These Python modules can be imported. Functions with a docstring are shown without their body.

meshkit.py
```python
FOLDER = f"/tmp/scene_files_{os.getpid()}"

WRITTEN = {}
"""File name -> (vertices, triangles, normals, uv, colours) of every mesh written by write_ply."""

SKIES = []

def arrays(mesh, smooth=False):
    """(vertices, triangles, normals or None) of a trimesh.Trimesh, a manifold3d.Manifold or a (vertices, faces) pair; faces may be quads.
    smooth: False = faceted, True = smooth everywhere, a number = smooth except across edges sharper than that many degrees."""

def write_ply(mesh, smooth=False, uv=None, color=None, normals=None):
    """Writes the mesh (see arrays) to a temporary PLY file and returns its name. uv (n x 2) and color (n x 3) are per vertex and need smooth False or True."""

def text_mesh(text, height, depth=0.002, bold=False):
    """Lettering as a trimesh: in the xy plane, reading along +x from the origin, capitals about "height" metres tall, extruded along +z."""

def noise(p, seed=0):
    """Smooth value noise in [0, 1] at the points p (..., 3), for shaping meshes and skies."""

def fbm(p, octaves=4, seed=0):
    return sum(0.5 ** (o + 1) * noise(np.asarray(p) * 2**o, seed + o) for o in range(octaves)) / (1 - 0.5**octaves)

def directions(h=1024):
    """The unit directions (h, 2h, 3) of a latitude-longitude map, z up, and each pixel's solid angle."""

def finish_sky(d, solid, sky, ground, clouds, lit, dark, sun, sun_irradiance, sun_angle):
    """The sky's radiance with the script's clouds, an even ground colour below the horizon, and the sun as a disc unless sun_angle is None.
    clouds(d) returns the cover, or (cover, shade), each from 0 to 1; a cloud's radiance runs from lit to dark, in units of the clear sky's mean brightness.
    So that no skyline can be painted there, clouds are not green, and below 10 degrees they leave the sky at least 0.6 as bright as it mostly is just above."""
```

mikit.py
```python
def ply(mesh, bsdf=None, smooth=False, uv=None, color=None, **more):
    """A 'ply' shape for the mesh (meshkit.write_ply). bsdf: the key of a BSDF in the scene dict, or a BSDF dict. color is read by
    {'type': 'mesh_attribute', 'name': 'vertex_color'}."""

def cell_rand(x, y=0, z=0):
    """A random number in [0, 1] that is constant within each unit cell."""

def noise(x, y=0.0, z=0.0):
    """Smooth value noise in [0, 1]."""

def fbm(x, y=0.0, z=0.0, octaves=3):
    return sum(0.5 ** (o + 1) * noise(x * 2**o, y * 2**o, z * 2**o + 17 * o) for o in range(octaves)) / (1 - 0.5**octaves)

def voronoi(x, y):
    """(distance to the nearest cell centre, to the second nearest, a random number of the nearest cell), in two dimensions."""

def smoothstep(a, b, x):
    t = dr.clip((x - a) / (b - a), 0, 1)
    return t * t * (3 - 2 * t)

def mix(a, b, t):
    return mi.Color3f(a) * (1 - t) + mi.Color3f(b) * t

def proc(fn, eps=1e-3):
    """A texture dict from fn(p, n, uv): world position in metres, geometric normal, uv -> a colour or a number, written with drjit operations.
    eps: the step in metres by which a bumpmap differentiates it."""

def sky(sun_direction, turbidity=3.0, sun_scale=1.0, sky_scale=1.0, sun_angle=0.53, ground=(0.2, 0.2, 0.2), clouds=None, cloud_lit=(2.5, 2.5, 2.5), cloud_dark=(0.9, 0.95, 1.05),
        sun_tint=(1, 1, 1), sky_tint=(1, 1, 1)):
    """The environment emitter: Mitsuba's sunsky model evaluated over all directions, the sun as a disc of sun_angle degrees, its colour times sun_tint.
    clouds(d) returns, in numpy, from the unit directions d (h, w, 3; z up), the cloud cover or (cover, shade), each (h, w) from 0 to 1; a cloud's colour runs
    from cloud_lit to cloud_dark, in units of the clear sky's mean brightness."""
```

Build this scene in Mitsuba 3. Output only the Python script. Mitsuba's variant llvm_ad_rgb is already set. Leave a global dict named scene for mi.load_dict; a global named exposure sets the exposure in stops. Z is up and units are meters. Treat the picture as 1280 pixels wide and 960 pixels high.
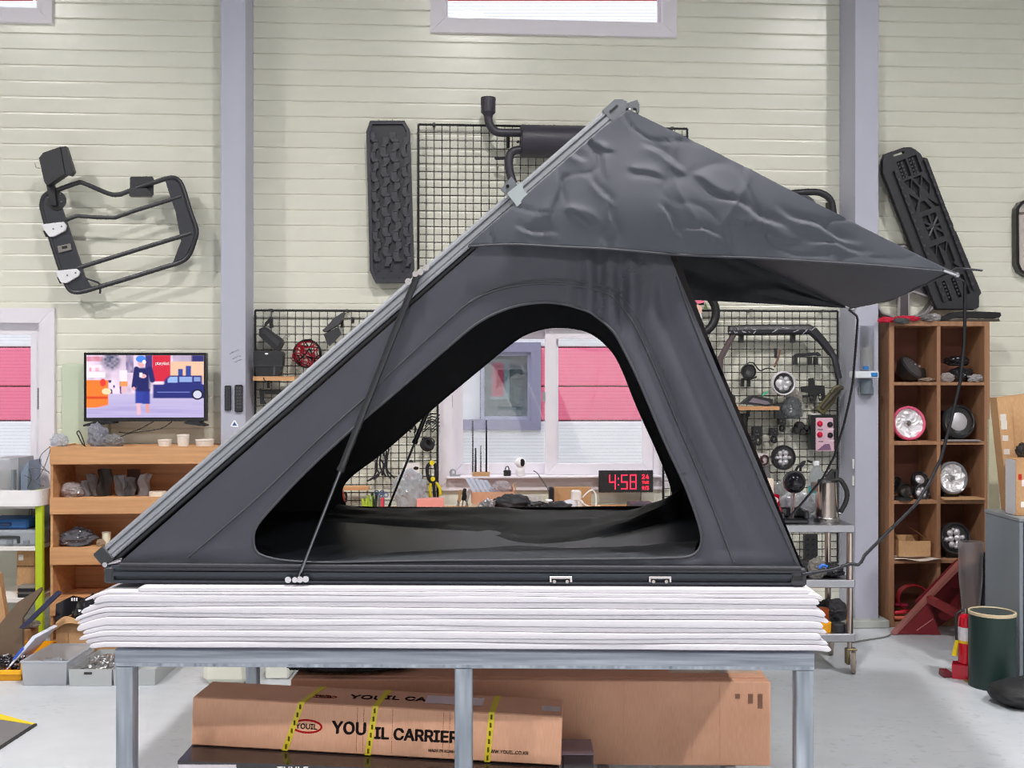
import math, random
import numpy as np, trimesh, mitsuba as mi, mikit, meshkit
import drjit as dr
import manifold3d as m3
from shapely.geometry import Polygon, Point, LineString
from shapely.ops import unary_union
from mikit import proc, noise, fbm, voronoi, cell_rand, smoothstep, mix

random.seed(7)
rng = np.random.default_rng(7)
scene, labels = {}, {}
T = mi.ScalarTransform4f

# ---------------------------------------------------------------- camera, sky, lamps, exposure
FPX, H = 1300.0, 1.55
exposure = 0.08
scene['camera'] = {'type': 'perspective', 'fov': 2 * math.degrees(math.atan(640 / FPX)), 'fov_axis': 'x', 'near_clip': 0.05, 'far_clip': 200.0,
                   'to_world': T().look_at(origin=[0, 0, H], target=[0, 1, H], up=[0, 0, 1])}
LAMP_POWER = 900.0
LAMP_Z = 5.58
LAMP_XS, LAMP_YS = (-4.3, 0.1, 3.9), (2.4, -1.9)
scene['sky'] = mikit.sky((0.3, 0.5, 0.8), turbidity=6.0, sun_scale=0.0, sky_scale=11.0, sky_tint=(1.0, 0.97, 0.93), ground=(0.4, 0.4, 0.4),
                         clouds=lambda d: np.clip(0.8 + 0.2 * meshkit.fbm(d * 3.0, 3), 0, 1), cloud_lit=(1.3, 1.33, 1.4), cloud_dark=(1.0, 1.03, 1.1))

scene['sky']['sampling_weight'] = 0.6

# ---------------------------------------------------------------- colours and materials
def lin(c):
    c = np.asarray(c, float) / 255.0
    return np.where(c < 0.04045, c / 12.92, ((c + 0.055) / 1.055) ** 2.4)

def rgb(c):
    return {'type': 'rgb', 'value': [float(x) for x in lin(c)]}

def C3(c):
    return [float(x) for x in lin(c)]

VC = {'type': 'mesh_attribute', 'name': 'vertex_color'}
def two(b):
    return {'type': 'twosided', 'bsdf': b}
def pr(base, rough=0.5, metal=0.0, spec=0.5, **k):
    return two({'type': 'principled', 'base_color': base, 'roughness': rough, 'metallic': metal, 'specular': spec, **k})

MATS = {
    'matte': two({'type': 'diffuse', 'reflectance': VC}),
    'cloth': pr(VC, 0.62, 0, 0.45, sheen=0.35),
    'plastic': pr(VC, 0.42, 0, 0.5),
    'gloss': pr(VC, 0.12, 0, 0.6),
    'metal': pr(VC, 0.36, 1.0),
    'chrome': pr(VC, 0.16, 1.0),
    'anodised': pr(VC, 0.40, 0.45),
    'glass': {'type': 'thindielectric'},
    'film': {'type': 'principledthin', 'base_color': VC, 'roughness': 0.2, 'spec_trans': 0.55, 'diff_trans': 0.7, 'eta': 1.45},
    'sheer': {'type': 'principledthin', 'base_color': VC, 'roughness': 0.12, 'spec_trans': 0.84, 'diff_trans': 0.8, 'eta': 1.45},
    'frost': {'type': 'principledthin', 'base_color': VC, 'roughness': 0.25, 'spec_trans': 0.48, 'diff_trans': 0.8, 'eta': 1.4},
}
def wood_fn(light, dark, ax=0):
    l, d = C3(light), C3(dark)
    def fn(p, n, uv):
        x, y, z = (p.x, p.y, p.z) if ax == 0 else (p.z, p.y, p.x)
        g = fbm(x * 3.0, y * 28.0, z * 55.0, octaves=3)
        b = fbm(x * 1.3, y * 4.0, z * 9.0 + 5.0, octaves=2)
        return mix(d, l, dr.clip(g * 0.9 + b * 0.5 - 0.2, 0, 1))
    return fn
MATS['maple'] = pr(proc(wood_fn((214, 165, 118), (176, 124, 82))), 0.5)
MATS['veneer'] = pr(proc(wood_fn((172, 130, 98), (132, 94, 70), 1)), 0.5)
def card_fn(p, n, uv):
    s = fbm(p.x * 6.0, p.y * 6.0, p.z * 6.0, octaves=3)
    f = noise(p.x * 420.0, p.y * 420.0, p.z * 40.0)
    return mix(C3((208, 154, 126)), C3((234, 184, 154)), dr.clip(s * 0.8 + f * 0.35 - 0.05, 0, 1))
MATS['card'] = two({'type': 'diffuse', 'reflectance': proc(card_fn)})
def kraft_fn(p, n, uv):
    s = fbm(p.x * 7.0, p.y * 7.0, p.z * 7.0 + 3.0, octaves=3)
    f = noise(p.x * 300.0, p.y * 300.0, p.z * 60.0)
    return mix(C3((168, 128, 92)), C3((202, 164, 124)), dr.clip(s * 0.8 + f * 0.35 - 0.05, 0, 1))
MATS['kraft'] = two({'type': 'diffuse', 'reflectance': proc(kraft_fn)})
def floor_fn(p, n, uv):
    a = fbm(p.x * 0.9, p.y * 0.9, 0.0, octaves=3)
    b = fbm(p.x * 9.0, p.y * 14.0, 3.0, octaves=3)
    s = smoothstep(0.80, 0.86, noise(p.x * 34.0, p.y * 60.0, 2.0)) * smoothstep(0.45, 0.7, noise(p.x * 2.2, p.y * 2.2, 9.0))
    base = mix(C3((176, 182, 188)), C3((196, 200, 206)), dr.clip(a * 0.9 + b * 0.4 - 0.15, 0, 1))
    return mix(base, C3((150, 152, 150)), s * 0.25)
def floor_r(p, n, uv):
    return 0.30 + 0.16 * fbm(p.x * 5.0, p.y * 5.0, 1.0, octaves=2)
MATS['floor'] = pr(proc(floor_fn), proc(floor_r), 0, 0.4)
def galv_fn(p, n, uv):
    s = fbm(p.x * 4.0, p.y * 30.0, p.z * 90.0, octaves=3)
    v = fbm(p.x * 60.0, p.y * 60.0, p.z * 5.0 + 4.0, octaves=2)
    t = dr.select(dr.abs(n.z) > 0.5, s, dr.select(p.z > 0.69, s, v))
    return mix(C3((112, 121, 132)), C3((180, 187, 197)), dr.clip(t * 1.3 - 0.15, 0, 1))
MATS['galv'] = pr(proc(galv_fn), 0.46, 0.5)
MATS['wall_paint'] = pr(rgb((220, 220, 206)), 0.27, 0, 0.5)
MATS['white_paint'] = pr(rgb((226, 222, 230)), 0.45)
MATS['column_paint'] = pr(rgb((176, 178, 194)), 0.45)
MATS['ceiling'] = two({'type': 'diffuse', 'reflectance': rgb((112, 112, 112))})
MATS['room_front'] = two({'type': 'diffuse', 'reflectance': rgb((205, 205, 202))})
MATS['room_side'] = two({'type': 'diffuse', 'reflectance': rgb((135, 135, 132))})
for k, v in MATS.items():
    scene['mat_' + k] = v

# ---------------------------------------------------------------- scene bookkeeping
used = set()
def numbered(base):
    k, i = base, 0
    while k in used:
        i += 1
        k = f'{base}_{i:03d}'
    used.add(k)
    return k

def thing(name, label=None, cat=None, group=None, kind=None):
    k = numbered(name)
    labels[k] = {}
    if label: labels[k]['label'] = label
    if cat: labels[k]['category'] = cat
    if group: labels[k]['group'] = group
    if kind: labels[k]['kind'] = kind
    return k

def put(key, mesh, mat, col=None, smooth=35, frame=None, **more):
    """One entry of the scene: the mesh under its key."""
    if isinstance(mesh, (list, tuple)):
        mesh = join(mesh)
    if col is False: col, smooth = None, False
    m = mesh.copy()
    if m.is_watertight and m.volume < 0: m.invert()
    if frame is not None:
        m.apply_transform(frame)
    c = None
    if col is not None:
        if smooth not in (False, True):
            m.merge_vertices()
            m = trimesh.graph.smooth_shade(m, angle=math.radians(smooth), facet_minarea=None)
            smooth = True
        a = np.asarray(col, float)
        c = np.tile(lin(a), (len(m.vertices), 1)) if a.ndim == 1 else lin(a)
    elif smooth not in (False, True):
        m.merge_vertices()
    scene[key] = mikit.ply(m, 'mat_' + mat, smooth=smooth, color=c, **more)
    return key

def part(parent, name, mesh, mat, col=None, smooth=35, frame=None, label=None, stuff=False, **more):
    k = numbered(parent + '__' + name)
    put(k, mesh, mat, col, smooth, frame, **more)
    if label or stuff:
        labels[k] = {}
        if label: labels[k]['label'] = label
        if stuff: labels[k]['kind'] = 'stuff'
    return k

def one(name, label, cat, mesh, mat, col=None, smooth=35, frame=None, group=None, kind=None, **more):
    k = thing(name, label, cat, group, kind)
    put(k, mesh, mat, col, smooth, frame, **more)
    return k

# ---------------------------------------------------------------- mesh helpers
def join(ms):
    flat = []
    for m in ms:
        flat += list(m) if isinstance(m, (list, tuple)) else [m]
    return trimesh.util.concatenate(flat)

def bx(x0, x1, y0, y1, z0, z1, ch=0.0):
    x0, x1, y0, y1, z0, z1 = min(x0, x1), max(x0, x1), min(y0, y1), max(y0, y1), min(z0, z1), max(z0, z1)
    if ch <= 0:
        m = trimesh.creation.box((x1 - x0, y1 - y0, z1 - z0))
        m.apply_translation(((x0 + x1) / 2, (y0 + y1) / 2, (z0 + z1) / 2))
        return m
    ch = min(ch, (x1 - x0) * .49, (y1 - y0) * .49, (z1 - z0) * .49)
    pts = []
    for X, sx in ((x0, 1), (x1, -1)):
        for Y, sy in ((y0, 1), (y1, -1)):
            for Z, sz in ((z0, 1), (z1, -1)):
                pts += [(X + sx * ch, Y + sy * ch, Z), (X + sx * ch, Y, Z + sz * ch), (X, Y + sy * ch, Z + sz * ch)]
    return trimesh.convex.convex_hull(np.array(pts))

def tube(pts, r, n=8, closed=False):
    p = np.asarray(pts, float)
    N = len(p)
    r = np.broadcast_to(np.asarray(r, float), (N,))
    if closed:
        t = np.roll(p, -1, 0) - np.roll(p, 1, 0)
    else:
        t = np.gradient(p, axis=0)
    t /= np.linalg.norm(t, axis=1, keepdims=True) + 1e-12
    a = np.zeros_like(p)
    ref = np.array([0, 0, 1.0]) if abs(t[0][2]) < 0.9 else np.array([1.0, 0, 0])
    v = np.cross(t[0], ref); v /= np.linalg.norm(v)
    for i in range(N):
        v = v - t[i] * np.dot(v, t[i]); v /= np.linalg.norm(v) + 1e-12
        a[i] = v
    b = np.cross(t, a)
    an = np.arange(n) * 2 * np.pi / n
    V = p[:, None] + r[:, None, None] * (np.cos(an)[None, :, None] * a[:, None] + np.sin(an)[None, :, None] * b[:, None])
    V = V.reshape(-1, 3)
    F = []
    for i in range(N if closed else N - 1):
        for j in range(n):
            q0, q1 = i * n + j, i * n + (j + 1) % n
            i2 = (i + 1) % N
            q2, q3 = i2 * n + (j + 1) % n, i2 * n + j
            F += [(q0, q1, q2), (q0, q2, q3)]
    if not closed:
        V = np.vstack([V, p[0], p[-1]])
        for j in range(n):
            F += [(N * n, (j + 1) % n, j), (N * n + 1, (N - 1) * n + j, (N - 1) * n + (j + 1) % n)]
    return trimesh.Trimesh(V, F, process=False)

def smooth_path(pts, k=6, closed=False):
    """Catmull-Rom through the points."""
    p = np.asarray(pts, float)
    N = len(p)
    out = []
    rngi = range(N) if closed else range(N - 1)
    for i in rngi:
        if closed:
            p0, p1, p2, p3 = p[(i - 1) % N], p[i], p[(i + 1) % N], p[(i + 2) % N]
        else:
            p0, p1, p2, p3 = p[max(i - 1, 0)], p[i], p[i + 1], p[min(i + 2, N - 1)]
        for s in np.arange(k) / k:
            out.append(0.5 * ((2 * p1) + (-p0 + p2) * s + (2 * p0 - 5 * p1 + 4 * p2 - p3) * s ** 2 + (-p0 + 3 * p1 - 3 * p2 + p3) * s ** 3))
    if not closed:
        out.append(p[-1])
    return np.array(out)

def cyl(p0, p1, r, n=16, r1=None):
    return tube([p0, p1], [r, r if r1 is None else r1], n)

def align(d):
    """Rotation that takes +z to d."""
    return trimesh.geometry.align_vectors([0, 0, 1], np.asarray(d, float) / np.linalg.norm(d))

def lathe(profile, n=28, at=(0, 0, 0), axis=(0, 0, 1)):
    """profile: (radius, height) pairs along the axis; open ends are closed at r=0 by the caller."""
    pf = np.asarray(profile, float)
    an = np.arange(n) * 2 * np.pi / n
    V = np.stack([pf[:, None, 0] * np.cos(an), pf[:, None, 0] * np.sin(an), np.broadcast_to(pf[:, None, 1], (len(pf), n))], -1).reshape(-1, 3)
    F = []
    for i in range(len(pf) - 1):
        for j in range(n):
            q0, q1, q2, q3 = i * n + j, i * n + (j + 1) % n, (i + 1) * n + (j + 1) % n, (i + 1) * n + j
            if pf[i, 0] > 1e-9: F.append((q0, q1, q2))
            if pf[i + 1, 0] > 1e-9: F.append((q0, q2, q3))
    m = trimesh.Trimesh(V, F, process=False)
    m.apply_transform(align(axis))
    m.apply_translation(at)
    return m

def ball(c, r, n=12):
    m = trimesh.creation.uv_sphere(1.0, count=[n, 2 * n])
    m.apply_scale(r if np.ndim(r) else (r, r, r))
    m.apply_translation(c)
    return m

def _polys(p):
    if isinstance(p, (list, tuple, np.ndarray)):
        p = Polygon(np.asarray(p))
    if not p.is_valid:
        p = p.buffer(0)
    return list(getattr(p, 'geoms', [p]))

def prism(poly, y0, y1):
    """Polygon in (x, z), extruded along y."""
    out = []
    a, b = min(y0, y1), max(y0, y1)
    for g in _polys(poly):
        m = trimesh.creation.extrude_polygon(g, b - a, engine='earcut')
        v = m.vertices
        m = trimesh.Trimesh(np.stack([v[:, 0], a + v[:, 2], v[:, 1]], -1), m.faces[:, ::-1], process=False)
        out.append(m)
    return join(out)

def prism_ax(poly, a0, a1, axis):
    """Polygon extruded along x ('x': polygon in (y, z)) or z ('z': polygon in (x, y))."""
    out = []
    for g in _polys(poly):
        m = trimesh.creation.extrude_polygon(g, a1 - a0, engine='earcut')
        v = m.vertices
        if axis == 'x':
            m = trimesh.Trimesh(np.stack([a0 + v[:, 2], v[:, 0], v[:, 1]], -1), m.faces, process=False)
        else:
            m = trimesh.Trimesh(np.stack([v[:, 0], v[:, 1], a0 + v[:, 2]], -1), m.faces, process=False)
        out.append(m)
    return join(out)

def patch(fn, nu, nv):
    u, v = np.meshgrid(np.linspace(0, 1, nu), np.linspace(0, 1, nv), indexing='ij')
    V = fn(u.ravel(), v.ravel())
    i, j = np.meshgrid(np.arange(nu - 1), np.arange(nv - 1), indexing='ij')
    q = np.stack([i * nv + j, (i + 1) * nv + j, (i + 1) * nv + j + 1, i * nv + j + 1], -1).reshape(-1, 4)
    return trimesh.Trimesh(V, np.vstack([q[:, [0, 1, 2]], q[:, [0, 2, 3]]]), process=False)

def cloth(poly, y, thick, edge, disp):
    """A thin sheet over the (x, z) polygon at depth y, cut fine and pushed along y by disp(x, z)."""
    out = []
    for g in _polys(poly):
        loops = [np.asarray(g.exterior.coords)[:-1]] + [np.asarray(h.coords)[:-1] for h in g.interiors]
        cs = m3.CrossSection([np.ascontiguousarray(l) for l in loops], m3.FillRule.EvenOdd)
        mm = m3.Manifold.extrude(cs, thick).refine_to_length(edge).to_mesh()
        v, f = np.asarray(mm.vert_properties)[:, :3].astype(float), np.asarray(mm.tri_verts)
        V = np.stack([v[:, 0], y + v[:, 2] + disp(v[:, 0], v[:, 1]), v[:, 1]], -1)
        out.append(trimesh.Trimesh(V, f[:, ::-1], process=False))
    return join(out)

def sub(mesh, *cut):
    def M(t):
        t = t.copy(); t.merge_vertices()
        return m3.Manifold(m3.Mesh(np.asarray(t.vertices, np.float32), np.asarray(t.faces, np.uint32)))
    r = M(mesh)
    for c in cut:
        r = r - M(c)
    o = r.to_mesh()
    return trimesh.Trimesh(np.asarray(o.vert_properties)[:, :3], np.asarray(o.tri_verts), process=False)

def text(s, h, at, x=(1, 0, 0), up=(0, 0, 1), depth=0.0012, bold=True, center=True):
    m = meshkit.text_mesh(s, h, depth, bold)
    if center:
        b = m.bounds
        m.apply_translation((-(b[0][0] + b[1][0]) / 2, -h / 2, 0))
    x, up = np.asarray(x, float), np.asarray(up, float)
    M = np.eye(4)
    M[:3, 0], M[:3, 1], M[:3, 2], M[:3, 3] = x, up, np.cross(x, up), at
    m.apply_transform(M)
    return m

def text_fit(s, w, at, **k):
    """Lettering scaled to the width w."""
    m = meshkit.text_mesh(s, 1.0, 0.01, k.get('bold', True))
    return text(s, w / (m.bounds[1][0] - m.bounds[0][0]), at, **k)

def crumple(c, size, seed, amp=0.35, n=3, squash_bottom=True):
    """A crumpled lump (bags, cloths): a faceted ball with noise."""
    m = trimesh.creation.icosphere(subdivisions=n)
    v = np.asarray(m.vertices)
    f = 1 + amp * (meshkit.fbm(v * 2.3 + seed * 7.1, 3, seed) - 0.5) * 2 + amp * 0.5 * (meshkit.noise(v * 7 + seed, seed + 3) - 0.5)
    v = v * f[:, None] * np.asarray(size) / 2
    if squash_bottom:
        v[:, 2] = np.maximum(v[:, 2], -np.asarray(size)[2] * 0.40)
    v[:, 2] -= v[:, 2].min()
    return trimesh.Trimesh(v + np.asarray(c), m.faces, process=False)

def rot(axis, deg, about=(0, 0, 0)):
    return trimesh.transformations.rotation_matrix(math.radians(deg), axis, about)

def ell(cx, cz, rx, rz, n=28):
    a = np.arange(n) * 2 * np.pi / n
    return np.stack([cx + rx * np.cos(a), cz + rz * np.sin(a)], -1)

# ---------------------------------------------------------------- frames: the rear wall's, the tent's and table's, upright planes facing the camera
class Frame:
    """x along the plane, y away from the camera, z up. at(px, py, d): the point that the photograph shows at a pixel, d metres in front of (wall) or behind the plane."""
    def __init__(self, Y0, slope):
        a = math.atan(slope)
        self.a, self.Y0 = a, Y0
        self.M = np.eye(4)
        self.M[:3, 0], self.M[:3, 1], self.M[:3, 3] = (math.cos(a), math.sin(a), 0), (-math.sin(a), math.cos(a), 0), (0, Y0, 0)
    def at(self, px, py, y=0.0):
        rx, rz = (px - 640) / FPX, (480 - py) / FPX
        ca, sa = math.cos(self.a), math.sin(self.a)
        s = (self.Y0 * ca + y) / (ca - rx * sa)
        P = np.array([s * rx, s, H + s * rz])
        return np.array([(P[0]) * ca + (P[1] - self.Y0) * sa, y, P[2]])
    def xz(self, pts, y=0.0):
        return np.array([self.at(a, b, y)[[0, 2]] for a, b in pts])
    def path(self, pts, y=0.0):
        return np.array([self.at(q[0], q[1], q[2] if len(q) > 2 else y) for q in pts])
    def px(self, y=0.0, px=640):
        return (self.at(px + 1, 480, y) - self.at(px, 480, y))[0]

WALL = Frame(6.773, 0.065)
TENT = Frame(3.18, -0.021)
FLAT = Frame(0.0, 0.0)          # world axes
WM, TM = WALL.M, TENT.M
def w(px, py, d=0.0): return WALL.at(px, py, -d)
def wz(pts, d=0.0): return WALL.xz(pts, -d)
def wpath(pts, d=0.0): return np.array([WALL.at(q[0], q[1], -(q[2] if len(q) > 2 else d)) for q in pts])
def wprism(pts, d0, d1): return prism(wz(pts, d1), -d1, -d0)
def t(px, py, y=0.0): return TENT.at(px, py, y)
def zoomed(ox, oy, s):
    return lambda pts: [(ox + q[0] / s, oy + q[1] / s, *q[2:]) for q in pts]

# ================================================================ the room
XL, XR, YB, YF, ZC = -6.6, 6.6, 7.3, -5.0, 6.0
put(thing('floor', kind='structure'), bx(XL - .2, XR + .2, YF - .2, 7.25, -0.12, 0), 'floor', smooth=False)
put(thing('ceiling', kind='structure'), bx(XL - .2, XR + .2, YF - .2, 7.25, ZC, ZC + .15), 'ceiling', smooth=False)
put(thing('wall_left', kind='structure'), bx(XL - .15, XL, YF - .2, 7.0, 0, ZC), 'room_side', smooth=False)
put(thing('wall_right', kind='structure'), bx(XR, XR + .15, YF - .2, 7.2, 0, ZC), 'room_side', smooth=False)
put(thing('wall_front', kind='structure'), bx(XL, XR, YF - .15, YF, 0, ZC), 'room_front', smooth=False)

# window openings in the rear wall: outer trim rectangles in the photograph's pixels, (left, top, right, bottom)
def wrect(l, tp, r, b):
    p0, p1 = w((l), (tp if tp is not None else b)), w(r, b)
    return [w(l, b)[0], w(r, b)[0], (w(l, b)[2] + w(r, b)[2]) / 2]
TRIM = 0.095
x0, x1, zb = wrect(538, None, 845, 45); WIN1 = (x0, x1, zb, zb + 1.0)
x0, x1, zb = wrect(-190, None, 67, 28); WIN2 = (x0, x1, zb, zb + 1.0)
WIN3 = (w(547, 500)[0], w(835, 500)[0], w(690, 612)[2], w(690, 391)[2])
WIN4 = (w(-190, 500)[0], w(70, 500)[0], w(30, 612)[2], w(30, 385)[2])
WINS = [WIN1, WIN2, WIN3, WIN4]

holes = [bx(a + .03, b - .03, -.5, .5, c + .03, d - .03) for a, b, c, d in WINS]
wl = thing('wall_back', kind='structure')
RIB, Zj = 0.1, 2.971 % 0.1
zs = np.arange(Zj - 0.1, ZC, RIB)
for i, z0 in enumerate(zs):
    za, zb_ = max(z0, 0.0), min(z0 + RIB, ZC)
    if zb_ - za < 0.02: continue
    deep = abs(((z0 - 2.971) / 1.0) - round((z0 - 2.971) / 1.0)) < 0.02          # panel joint every metre
    g = 0.007 if deep else 0.0036
    pf = [(0.06, za), (g * .3, za), (0.0, za + .0012), (0.0, zb_ - .014), (.0006, zb_ - .009), (.0020, zb_ - .004), (0.0042 + g * .3, zb_), (0.06, zb_)]
    m = prism_ax(pf, -6.9, 6.9, 'x')
    hit = [h for h, (a, b, c, d) in zip(holes, WINS) if c < zb_ and d > za]
    if hit: m = sub(m, *hit)
    part(wl, 'panel', m, 'wall_paint', smooth=False, frame=WM)

def bar_frame(x0, x1, z0, z1, wdt, y0, y1, ch=0.004):
    """Four mitred bars as separate meshes."""
    out = []
    o = [(x0, z0), (x1, z0), (x1, z1), (x0, z1)]
    i = [(x0 + wdt, z0 + wdt), (x1 - wdt, z0 + wdt), (x1 - wdt, z1 - wdt), (x0 + wdt, z1 - wdt)]
    for k in range(4):
        q = [o[k], o[(k + 1) % 4], i[(k + 1) % 4], i[k]]
        out.append(prism(Polygon(q).buffer(-0.0006, join_style=2), y0, y1))
    return out

def window(name, rect, sashes, sw=0.072):
    k = thing(name, kind='structure')
    x0, x1, z0, z1 = rect
    for b in bar_frame(x0, x1, z0, z1, TRIM, -0.028, 0.0): part(k, 'frame_bar', b, 'white_paint', smooth=False, frame=WM)
    # jamb lining through the wall
    for b in bar_frame(x0 + .03, x1 - .03, z0 + .03, z1 - .03, TRIM - .03, 0.0, 0.13): part(k, 'jamb', b, 'white_paint', smooth=False, frame=WM)
    for (a, b, y) in sashes:                       # sash from a to b (fractions), y depth
        xa, xb = x0 + TRIM + (x1 - x0 - 2 * TRIM) * a, x0 + TRIM + (x1 - x0 - 2 * TRIM) * b
        za, zb = z0 + TRIM + .001, z1 - TRIM - .001
        s = part(k, 'sash', join(bar_frame(xa, xb, za, zb, sw, y, y + .03)), 'white_paint', smooth=False, frame=WM)
        part(s, 'pane', bx(xa + sw - .002, xb - sw + .002, y + .013, y + .015, za + sw - .002, zb - sw + .002), 'glass', smooth=False, frame=WM)
    return k

window('window_1', WIN1, [(0.0, 1.0, 0.045)], .018)
window('window_2', WIN2, [(0.0, 1.0, 0.045)], .018)
W3 = window('window_3', WIN3, [(0.0, 0.53, 0.075), (0.46, 1.0, 0.022)])
part(W3, 'latch', bx(*(lambda a, b: (a[0], b[0], 0.012, 0.024, b[2], a[2]))(w(678.5, 490), w(681.8, 502)), .002), 'metal', (200, 200, 205), frame=WM)
part(W3, 'handle', bx(w(562.5, 480)[0], w(566, 480)[0], .068, .078, w(564, 510)[2], w(564, 494)[2], .002), 'metal', (170, 170, 175), frame=WM)
W4 = window('window_4', WIN4, [(0.0, 0.5, 0.075), (0.48, 1.0, 0.028)])
part(W4, 'handle', bx(w(45, 480)[0], w(48.5, 480)[0], .018, .03, w(46, 512)[2], w(46, 485)[2], .003), 'metal', (150, 150, 155), frame=WM)

# the two steel columns
for nm, pl, pr_, lab in (('steel_column', 276, 307, 'grey painted steel column left of the tent, remotes stuck on it'), ('steel_column', 1069, 1098, 'grey painted steel column behind the steel cart, cup dispenser on it')):
    k = thing(nm, lab, 'column')
    D = 0.27
    a, b = w(pl, 480, D)[0], w(pr_, 480, D)[0]
    mid = (a + b) / 2
    part(k, 'flange', bx(a, b, -D, -D + .012, 0, ZC, .002), 'column_paint', smooth=False, frame=WM)
    part(k, 'flange', bx(a, b, -.014, -.002, 0, ZC, .002), 'column_paint', smooth=False, frame=WM)
    part(k, 'web', bx(mid - .006, mid + .006, -D + .012, -.014, 0, ZC), 'column_paint', smooth=False, frame=WM)
    if pl > 640:
        part(k, 'conduit', bx(a + .004, a + .03, -D + .013, -.015, 0.03, ZC), 'column_paint', smooth=False, frame=WM, label='grey side cover strip')
    else:
        part(k, 'conduit', bx(b - .03, b - .004, -D + .013, -.015, 0.03, ZC), 'column_paint', smooth=False, frame=WM, label='grey side cover strip')
    part(k, 'base_pad', bx(a - .05, b + .05, -D - .06, -.003, 0, .05, .006), 'matte', (172, 176, 172), frame=WM, label='concrete plinth')

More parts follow.
